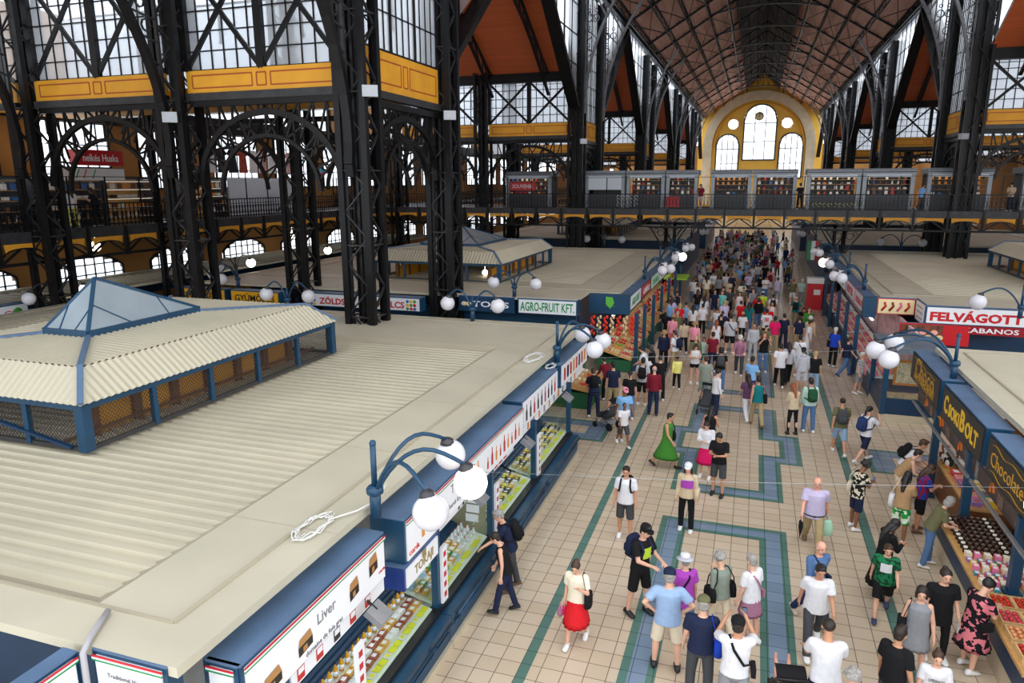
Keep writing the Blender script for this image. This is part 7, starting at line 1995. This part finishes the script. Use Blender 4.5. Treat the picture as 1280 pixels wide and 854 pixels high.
person(3.04, 12.16, 172, 'stand', 'woman in grey sleeveless dress walking beside the woman in black', ('none', 'grey'), ('miniskirt', 'grey'), ('bob', 'dark'), h=1.68, skin=0)
carried_bag(_p(), 'stand', 1, 'black', 'black bag hanging from the shoulder of the woman in the grey dress', False)
person(3.53, 12.89, 188, 'stand', 'woman in black tunic and leggings holding a water bottle', ('tunic', 'black'), ('leggings', 'black'), ('bun', 'dark'), h=1.68, skin=0, shoes='white', wide=1.1)
water_bottle(_p(), 'stand', 0)
person(2.44, 10.66, -40, 'stand', 'young man in plain black tee at the bottom edge', ('short', 'black'), ('trousers', 'darkgrey'), ('short', 'dark'), h=1.74, skin=1)
person(2.98, 10.67, 176, 'stand', 'girl in white tee with black lettering at the bottom edge', ('short', 'white'), ('shorts', 'denim'), ('bun', 'brown'), h=1.5, skin=0)
chest_words(_p(), 'stand', 'OPENHAGE')
person(4.04, 12.77, -62, 'phone', 'woman in floral dress with black strap bending over the fruit crates', ('short', 'floral'), ('dress', 'floral'), ('bun', 'black'), h=1.64, skin=0, wide=1.12, shoes='white')
crossbody(_p(), 'phone', 'black', 'black strap bag across the floral dress', 1)
person(-2.42, 15.55, 180, 'stand', 'young man in white tee and grey shorts looking down, black straps', ('short', 'white'), ('shorts', 'darkgrey'), ('short', 'dark'), h=1.74, skin=1, pack='black')
person(-1.99, 20.21, -108, 'walk', 'woman in long green sleeveless dress walking right', ('none', 'green'), ('longdress', 'green'), ('short', 'black'), h=1.66, skin=1, shoes='black')
carried_bag(_p(), 'walk', 0, 'black', 'small black bag of the woman in the green dress', False)
person(-3.51, 21.59, -150, 'walk', 'boy in white tee and grey shorts walking beside the man in the pink cap', ('short', 'white'), ('shorts', 'darkgrey'), ('buzz', 'black'), h=1.42, skin=2)
person(-3.62, 22.28, -160, 'walk2', 'man in sky blue shirt and pink cap walking behind the boy in white', ('short', 'skyblue'), ('shorts', 'navy'), ('short', 'dark'), h=1.72, skin=2, hat=('cap', 'pink'))
person(-1.08, 16.40, 176, 'stand', 'woman in lavender top, white cap and beige scarf', ('long', 'beige'), ('trousers', 'black'), ('long', 'dark'), h=1.66, skin=0, hat=('cap', 'white'))
print_patch(_p(), 'stand', 'purple', .34)
carried_bag(_p(), 'stand', 0, 'beige', 'beige belt bag of the woman in the white cap', False)
person(-0.45, 18.69, 168, 'phone', 'man in black polo and grey shorts looking at his phone', ('short', 'black'), ('shorts', 'darkgrey'), ('short', 'black'), h=1.76, skin=1, shoes='black')
phone(_p(), 'phone', 'phone in the hands of the man in the black polo')
person(-0.85, 19.81, 172, 'phone', 'woman in white blouse and magenta skirt looking at her phone', ('long', 'white'), ('skirt', 'magenta'), ('short', 'dark'), h=1.66, skin=0)
person(-0.84, 21.18, -12, 'strap', 'woman with dark hair in black top behind the magenta skirt', ('none', 'black'), ('skirt', 'navy'), ('long', 'black'), h=1.64, skin=1)
person(-0.87, 25.45, -62, 'stand', 'woman in white blouse and wide navy trousers', ('long', 'white'), ('wide', 'navy'), ('bun', 'dark'), h=1.68, skin=0)
person(-1.35, 27.02, 4, 'stand', 'man in grey green shirt and shorts seen from behind', ('loose', 'greygreen'), ('shorts', 'greygreen'), ('short', 'brown'), h=1.76, skin=0, shoes='black')
person(0.54, 24.87, 12, 'walk', 'man in teal sleeveless top and khaki trousers', ('none', 'teal'), ('trousers', 'khaki'), ('short', 'dark'), h=1.74, skin=1, shoes='brown')
carried_bag(_p(), 'walk', 1, 'black', 'black hip bag of the man in teal', False)
person(0.22, 25.42, 18, 'walk2', 'woman in plum top and white trousers with dark hair', ('short', 'plum'), ('trousers', 'white'), ('long', 'dark'), h=1.64, skin=1)
person(0.30, 27.68, -22, 'stand', 'person in light blue shirt with dark strap near the selfie takers', ('short', 'skyblue'), ('trousers', 'navy'), ('short', 'black'), h=1.7, skin=2)
person(1.41, 30.20, 2, 'walk', 'man in loose white tee and black trousers seen from behind', ('loose', 'white'), ('trousers', 'black'), ('short', 'black'), h=1.78, skin=1)
person(1.76, 30.89, 8, 'walk2', 'person in pale pink tee and black trousers beside the loose white tee', ('long', 'lightgrey'), ('trousers', 'black'), ('long', 'dark'), h=1.72, skin=0, shoes='black')
person(2.26, 32.25, 10, 'stand', 'person in white tee with black diagonal strap', ('short', 'white'), ('shorts', 'navy'), ('short', 'black'), h=1.72, skin=1)
crossbody(_p(), 'stand', 'black', 'black strap bag across the white tee in the middle crowd', 1)
person(2.22, 29.54, 2, 'stand', 'person in grey hoodie and black cap with pale shorts', ('hoodie', 'lightgrey'), ('shorts', 'lightgrey'), ('short', 'black'), h=1.76, skin=1, hat=('cap', 'black'))
person(2.67, 29.57, 0, 'stand', 'blond person in black tee and pale jeans', ('short', 'black'), ('trousers', 'paledenim'), ('short', 'blond'), h=1.66, skin=0)
person(3.84, 34.55, -32, 'stand', 'grey haired person in royal blue top with a big black bag', ('short', 'royal'), ('trousers', 'black'), ('short', 'white'), h=1.72, skin=0)
carried_bag(_p(), 'stand', 0, 'black', 'big black bag of the person in royal blue', False)
person(4.19, 32.91, -64, 'walk', 'person in navy tee and jeans at the right kiosk', ('short', 'navy'), ('trousers', 'denim'), ('short', 'brown'), h=1.68, skin=0, shoes='navy')
person(4.38, 30.20, -118, 'stand', 'white haired woman in black and white stripes and grey shorts', ('short', 'striped'), ('shorts', 'grey'), ('short', 'white'), h=1.62, skin=3)
carried_bag(_p(), 'stand', 0, 'pink', 'pink bag beside the woman in stripes', False)
person(0.79, 32.57, -168, 'photo', 'woman in black with long hair raising a phone for a selfie', ('short', 'black'), ('trousers', 'denim'), ('long', 'auburn'), h=1.68, skin=0)
person(-0.20, 31.75, 178, 'push', 'person in grey hooded jacket and white cap pushing a trolley', ('hoodie', 'mauve'), ('trousers', 'darkgrey'), ('short', 'grey'), h=1.72, skin=0, hat=('cap', 'white'))
person(-0.88, 28.88, 2, 'stand', 'person with black backpack and jeans in the middle crowd', ('short', 'black'), ('trousers', 'denim'), ('bob', 'black'), h=1.72, skin=1, pack='darkgrey')
person(-1.35, 31.90, 4, 'stand', 'person in maroon tee with short dark hair', ('short', 'maroon'), ('trousers', 'navy'), ('short', 'black'), h=1.7, skin=1)
person(-1.74, 32.27, 178, 'stand', 'child in mint top near the maroon tee', ('short', 'mint'), ('shorts', 'teal'), ('bob', 'brown'), h=1.4, skin=0)
person(-1.94, 29.71, -168, 'phone', 'woman in white tank top and black shorts', ('none', 'white'), ('hotpants', 'black'), ('long', 'dark'), h=1.66, skin=0)
person(-2.32, 34.36, 176, 'stand', 'woman in pale pink top and straw hat', ('short', 'pink'), ('trousers', 'black'), ('long', 'brown'), h=1.66, skin=0, hat=('hat', 'tan'))
person(-0.73, 35.73, 2, 'stand', 'large man in grey tee and black shorts with a black strap', ('loose', 'lightgrey'), ('shorts', 'black'), ('buzz', 'black'), h=1.8, skin=0, wide=1.15)
crossbody(_p(), 'stand', 'black', 'black strap bag across the grey tee of the large man', 1)
person(-1.38, 35.42, 2, 'walk', 'woman with long red hair in white top', ('none', 'white'), ('shorts', 'white'), ('long', 'auburn'), h=1.66, skin=0)
person(1.33, 36.51, 2, 'stand', 'man in magenta tee and khaki trousers', ('short', 'magenta'), ('trousers', 'khaki'), ('short', 'black'), h=1.74, skin=2)
person(1.78, 37.32, 4, 'stand', 'person in navy tee beside the magenta tee', ('short', 'navy'), ('trousers', 'navy'), ('short', 'black'), h=1.74, skin=0)
person(2.48, 37.10, -6, 'stand', 'second person in navy tee with brown hair beside the magenta tee', ('short', 'navy'), ('shorts', 'khaki'), ('short', 'brown'), h=1.7, skin=0)
person(0.97, 38.37, 2, 'stand', 'man in white tee with blue and pink back print', ('loose', 'white'), ('trousers', 'black'), ('short', 'black'), h=1.76, skin=1)
print_patch(_p(), 'stand', 'rose', .2, True)
person(2.83, 35.84, -96, 'stand', 'man in long white tee with pink print facing right', ('tunic', 'white'), ('trousers', 'white'), ('short', 'dark'), h=1.76, skin=1)
person(0.35, 34.59, 178, 'stand', 'person in pale taupe sweatshirt facing the camera', ('long', 'lightgrey'), ('trousers', 'lightgrey'), ('buzz', 'brown'), h=1.7, skin=1)
person(3.00, 37.55, 176, 'stand', 'person in white sun hat behind the long white tee', ('short', 'beige'), ('trousers', 'grey'), ('short', 'grey'), h=1.66, skin=0, hat=('hat', 'white'))
person(-5.00, 24.03, 18, 'lean', 'man in navy tee with black backpack bending at the corner table', ('short', 'navy'), ('trousers', 'navy'), ('short', 'brown'), h=1.74, skin=0, pack='black')
person(-4.93, 26.27, 40, 'lean', 'person in maroon top at the corner table behind the navy tee', ('long', 'maroon'), ('trousers', 'black'), ('short', 'dark'), h=1.66, skin=0)
person(-4.49, 24.99, 22, 'stand', 'man in navy tee and khaki shorts at the corner table', ('short', 'navy'), ('shorts', 'khaki'), ('short', 'black'), h=1.76, skin=0)
person(-3.78, 24.33, 6, 'stand', 'person in black tee and jeans with pale strap by the corner table', ('short', 'black'), ('trousers', 'denim'), ('ponytail', 'dark'), h=1.66, skin=0)
person(-3.58, 26.07, 2, 'stand', 'man in light grey tee and black shorts with black backpack', ('short', 'lightgrey'), ('shorts', 'black'), ('short', 'black'), h=1.74, skin=1, pack='black')
person(-3.02, 26.89, 14, 'phone', 'person in black beside the grey tee with backpack', ('long', 'black'), ('trousers', 'black'), ('short', 'black'), h=1.68, skin=0)
person(-3.02, 25.03, 4, 'stand', 'bald man in maroon jacket and dark trousers', ('long', 'maroon'), ('trousers', 'navy'), ('fringe', 'grey'), h=1.72, skin=3, shoes='black')
person(-2.55, 28.64, 10, 'walk', 'child in pale yellow top and black trousers with dark hair', ('long', 'yellow'), ('trousers', 'black'), ('ponytail', 'black'), h=1.36, skin=0)
person(-3.45, 31.66, 176, 'stand', 'woman in navy jacket and hat with a striped bag', ('long', 'navy'), ('trousers', 'black'), ('long', 'brown'), h=1.7, skin=0, hat=('hat', 'tan'))
person(-2.93, 31.45, 58, 'stand', 'man in white tee with navy backpack at the left stalls', ('short', 'white'), ('trousers', 'khaki'), ('short', 'brown'), h=1.76, skin=0, pack='navy')
person(-3.57, 28.75, 90, 'phone', 'dark haired woman in black at the left fruit tables', ('long', 'black'), ('trousers', 'black'), ('long', 'black'), h=1.66, skin=0)
person(-3.68, 28.63, 80, 'lean', 'person in white top bending over the left fruit tables', ('short', 'white'), ('trousers', 'darkgrey'), ('short', 'black'), h=1.68, skin=0)
person(-4.08, 37.95, 100, 'lean', 'vendor customer in black with orange strap at the left fruit tables', ('short', 'black'), ('trousers', 'black'), ('short', 'black'), h=1.68, skin=1)
person(-3.51, 35.66, 4, 'stand', 'woman in pink top and straw hat at the left fruit tables', ('short', 'pink'), ('trousers', 'rose'), ('short', 'brown'), h=1.66, skin=0, hat=('hat', 'tan'))
person(-1.54, 45.46, 178, 'walk', 'woman in aqua top and denim shorts walking towards the camera in the far crowd', ('short', 'aqua'), ('hotpants', 'paledenim'), ('long', 'auburn'), h=1.66, near=False)
person(-1.96, 45.19, 178, 'walk2', 'man in navy tee and navy shorts beside the woman in aqua', ('short', 'navy'), ('shorts', 'navy'), ('short', 'dark'), h=1.76, near=False)
person(-1.11, 46.44, 176, 'walk', 'person in dark grey tee and black trousers right of the woman in aqua', ('short', 'darkgrey'), ('trousers', 'black'), ('short', 'black'), h=1.72, near=False)
person(-0.50, 45.30, 180, 'walk', 'woman in long white dress in the far crowd', ('none', 'white'), ('longdress', 'white'), ('long', 'brown'), h=1.66, near=False)
person(-0.30, 46.92, 178, 'walk2', 'man in olive shirt behind the woman in the long white dress', ('short', 'olive'), ('trousers', 'navy'), ('short', 'black'), h=1.74, near=False)
person(0.28, 46.36, 176, 'walk', 'man in grey tee and shorts right of the long white dress', ('short', 'grey'), ('shorts', 'darkgrey'), ('short', 'brown'), h=1.74, near=False)
person(1.40, 44.22, 2, 'walk', 'person in white tee and jeans with a black backpack in the far crowd', ('short', 'white'), ('trousers', 'denim'), ('short', 'dark'), h=1.74, near=False, pack='black')
person(0.83, 45.01, 2, 'stand', 'person in lime top and white cap in the far crowd', ('short', 'lime'), ('trousers', 'denim'), ('short', 'dark'), h=1.7, near=False, hat=('cap', 'white'))
person(0.60, 42.80, 0, 'walk2', 'person in black top and blue jeans before the lime top', ('long', 'black'), ('trousers', 'denim'), ('bob', 'black'), h=1.68, near=False)
person(-2.31, 39.64, 2, 'walk', 'person in white tee and black trousers left of the far crowd', ('short', 'white'), ('trousers', 'black'), ('short', 'black'), h=1.72, near=False)
person(-2.78, 39.09, 4, 'stand', 'woman in white top and black skirt with long dark hair', ('short', 'white'), ('miniskirt', 'black'), ('long', 'black'), h=1.66, near=False)
person(-3.50, 39.15, 8, 'stand', 'person in bright red tee and black shorts at the left stalls', ('short', 'red'), ('shorts', 'black'), ('short', 'blond'), h=1.7, near=False)
person(0.55, 70.61, 2, 'walk', 'person in bright red tee far down the middle of the aisle', ('short', 'red'), ('trousers', 'darkgrey'), ('short', 'dark'), h=1.72, near=False)
person(-3.09, 63.24, 178, 'walk', 'person in red top far down the left of the aisle', ('long', 'red'), ('trousers', 'black'), ('short', 'dark'), h=1.7, near=False)
person(0.74, 53.60, 2, 'walk', 'person with black backpack and pale jeans far down the middle', ('short', 'black'), ('trousers', 'paledenim'), ('short', 'black'), h=1.76, near=False, pack='black')
person(0.11, 59.13, 2, 'walk2', 'person in white tee and slim black trousers far down the middle', ('short', 'white'), ('leggings', 'black'), ('short', 'brown'), h=1.76, near=False)
person(-1.65, 54.64, 178, 'walk', 'woman in white dress far down left of the middle', ('short', 'white'), ('dress', 'white'), ('long', 'dark'), h=1.68, near=False)
person(-1.13, 55.87, 2, 'stand', 'broad person in taupe shirt and black shorts far down the aisle', ('loose', 'khaki'), ('shorts', 'black'), ('short', 'grey'), h=1.78, near=False)
person(1.90, 52.62, 2, 'walk', 'person in pale lilac top on the right of the far crowd', ('loose', 'lavender'), ('trousers', 'grey'), ('short', 'brown'), h=1.7, near=False)
person(1.52, 57.88, 2, 'walk2', 'person in pale pink shirt on the right of the far crowd', ('long', 'pink'), ('trousers', 'grey'), ('short', 'dark'), h=1.7, near=False)
person(2.63, 43.53, -8, 'walk', 'man in teal grey tee with a black shoulder pack by the red machine', ('short', 'teal'), ('trousers', 'khaki'), ('fringe', 'grey'), h=1.76, near=False, pack='black')
person(2.88, 52.07, 4, 'push', 'person in olive shirt and white shorts with a pram by the red machine', ('loose', 'olive'), ('shorts', 'white'), ('short', 'auburn'), h=1.66, near=False)
person(3.43, 52.30, -30, 'stand', 'person in mint top beside the red cash machine', ('short', 'mint'), ('trousers', 'grey'), ('short', 'white'), h=1.64, near=False)
person(3.32, 77.43, 178, 'walk', 'man in dark blue suit jacket far down on the right', ('long', 'darkblue'), ('trousers', 'darkblue'), ('short', 'dark'), h=1.74, near=False)
person(6.15, 15.3, 96, 'stand', 'seller in brown top standing behind the chocolate counter', ('long', 'tan'), ('trousers', 'black'), ('short', 'dark'), h=1.7)
person(6.15, 17.35, 14, 'reach', 'seller reaching across the wooden counter behind the blue post', ('short', 'maroon'), ('trousers', 'black'), ('bun', 'brown'), h=1.66)
person(-3.75, 54.2, 165, 'strap', 'woman in dark top and white shorts standing on the bridge passage', ('short', 'maroon'), ('hotpants', 'white'), ('long', 'dark'), h=1.68, z=GZ, near=False)
person(2.95, 54.4, 20, 'stand', 'visitor on the bridge gallery beside the second passage in black', ('short', 'black'), ('trousers', 'black'), ('short', 'dark'), h=1.7, z=GZ, near=False)
person(10.5, 54.6, -60, 'walk', 'visitor on the bridge gallery left of the orange lit kiosk in sky blue', ('short', 'skyblue'), ('trousers', 'darkgrey'), ('short', 'dark'), h=1.7, z=GZ, near=False)
person(15.6, 54.5, 150, 'phone', 'visitor on the bridge gallery right of the tall right column in beige', ('short', 'beige'), ('trousers', 'navy'), ('short', 'dark'), h=1.7, z=GZ, near=False)
person(-20.5, 54.4, 30, 'stand', 'visitor on the bridge gallery at the far left in navy', ('short', 'navy'), ('trousers', 'denim'), ('short', 'dark'), h=1.7, z=GZ, near=False)
person(-13.6, 54.5, 0, 'stand', 'visitor on the bridge gallery beside the tall left column in grey', ('short', 'grey'), ('trousers', 'black'), ('short', 'dark'), h=1.7, z=GZ, near=False)
person(-28.8, 24.3, 80, 'stand', 'visitor on the left gallery in white below the ribbons', ('short', 'white'), ('trousers', 'yellow'), ('long', 'dark'), h=1.68, z=GZ, near=False)
person(-28.9, 25.6, 100, 'phone', 'visitor on the left gallery in black below the ribbons', ('short', 'black'), ('trousers', 'black'), ('long', 'dark'), h=1.68, z=GZ, near=False)
person(-28.8, 31.2, 60, 'stand', 'visitor on the left gallery in brown beside the bright shelves', ('short', 'brown'), ('trousers', 'navy'), ('long', 'dark'), h=1.68, z=GZ, near=False)
person(-28.8, 39.6, -70, 'walk', 'visitor on the left gallery in red before the pale shutters', ('short', 'red'), ('trousers', 'denim'), ('long', 'dark'), h=1.68, z=GZ, near=False)
# ---- the far crowd
R_ = random.Random(11)
placed = [(o.location.x, o.location.y) for o in SC.objects if o.name.startswith('person') and o.parent is None and o.location.z < 1]
tops = ['white', 'white', 'black', 'navy', 'grey', 'lightgrey', 'beige', 'red', 'skyblue', 'pink', 'olive', 'teal', 'blue', 'cream', 'maroon', 'darkgrey', 'green', 'lavender', 'white', 'black']
bots = [('trousers', 'black'), ('trousers', 'denim'), ('shorts', 'navy'), ('shorts', 'khaki'), ('trousers', 'navy'), ('skirt', 'white'), ('shorts', 'black'), ('trousers', 'beige'), ('shorts', 'paledenim'), ('leggings', 'black')]
hairs = [('short', 'dark'), ('short', 'black'), ('long', 'brown'), ('long', 'black'), ('bun', 'dark'), ('short', 'grey'), ('ponytail', 'blond'), ('bob', 'brown')]
NICE = {'darkgrey': 'dark grey', 'lightgrey': 'light grey', 'skyblue': 'sky blue', 'paledenim': 'pale denim'}
used = set(); cnt = 0
def zone(y): return 'beyond cross aisle' if y < 40 else ('halfway to bridge' if y < 48 else ('before bridge' if y < 57 else ('past bridge' if y < 72 else 'far past bridge')))
def lane(x): return 'left side' if x < -2.6 else ('mid left' if x < -.6 else ('mid right' if x < 1.6 else 'right side'))
for _ in range(60000):
    if cnt >= 175: break
    y = 30 + (R_.random() ** .92) * 78; x = R_.uniform(-4.3, 3.9 if R_.random() < .33 else 1.6)
    if (y < 34 and x > -2.0) or (x > 1.8 and y < 60 and R_.random() < .55) or (x > 3.2 and 48 < y < 53): continue
    if any((x - a) ** 2 + (y - b) ** 2 < (.72 if y < 60 else .8) ** 2 for a, b in placed): continue
    tc, b, hr = R_.choice(tops), R_.choice(bots), R_.choice(hairs)
    lab = 'walker in %s top, %s %s, %s %s hair, %s %s' % (NICE.get(tc, tc), NICE.get(b[1], b[1]), b[0], hr[0], hr[1], lane(x), zone(y))
    if lab in used: continue
    used.add(lab); placed.append((x, y)); cnt += 1
    rz = (0 if R_.random() < .55 else 180) + R_.uniform(-18, 18)
    if abs(x) > 3.3 and R_.random() < .6: rz = (90 if x < 0 else -90) + R_.uniform(-30, 30)
    person(x, y, rz, R_.choice(['walk', 'walk2', 'stand', 'walk', 'walk2', 'phone', 'strap']), lab, ('none' if R_.random() < .12 else 'short' if R_.random() < .8 else 'long', tc), b, hr, skin=R_.choice([0, 0, 1, 1, 2, 3]), h=R_.uniform(1.58, 1.82), near=False, shoes='white' if y < 70 else None)
# =================================================================== LIGHT + CAMERA
w = bpy.data.worlds.new('overcast_sky'); SC.world = w; w.use_nodes = True
bg = w.node_tree.nodes['Background']; bg.inputs['Color'].default_value = (0.92, 0.96, 1.0, 1); bg.inputs['Strength'].default_value = 3.0
cam = bpy.data.cameras.new('camera'); co = bpy.data.objects.new('camera', cam); COL.objects.link(co)
cam.sensor_width = 36; cam.lens = 36 * 889 / 1280; cam.clip_end = 500
yaw, pit, rol = math.radians(18.58), math.radians(12.63), math.radians(-.2)
fw = V((-math.sin(yaw) * math.cos(pit), math.cos(yaw) * math.cos(pit), -math.sin(pit)))
rt = V((math.cos(yaw), math.sin(yaw), 0)); up = rt.cross(fw)
r2 = rt * math.cos(rol) + up * math.sin(rol); u2 = -rt * math.sin(rol) + up * math.cos(rol)
Mx = Matrix((r2, u2, -fw)).transposed().to_4x4(); Mx.translation = V((0, 0, 8.3)); co.matrix_world = Mx
SC.camera = co
SC.view_settings.view_transform = 'Standard'; SC.view_settings.look = 'None'; SC.view_settings.exposure = -0.32; SC.view_settings.gamma = 1
SC.view_settings.use_curve_mapping = False
SC.cycles.use_denoising = True
SC.cycles.max_bounces = 6; SC.cycles.diffuse_bounces = 4; SC.cycles.glossy_bounces = 3; SC.cycles.transparent_max_bounces = 12
SC.cycles.sample_clamp_indirect = 8
SC.cycles.caustics_reflective = False; SC.cycles.caustics_refractive = False
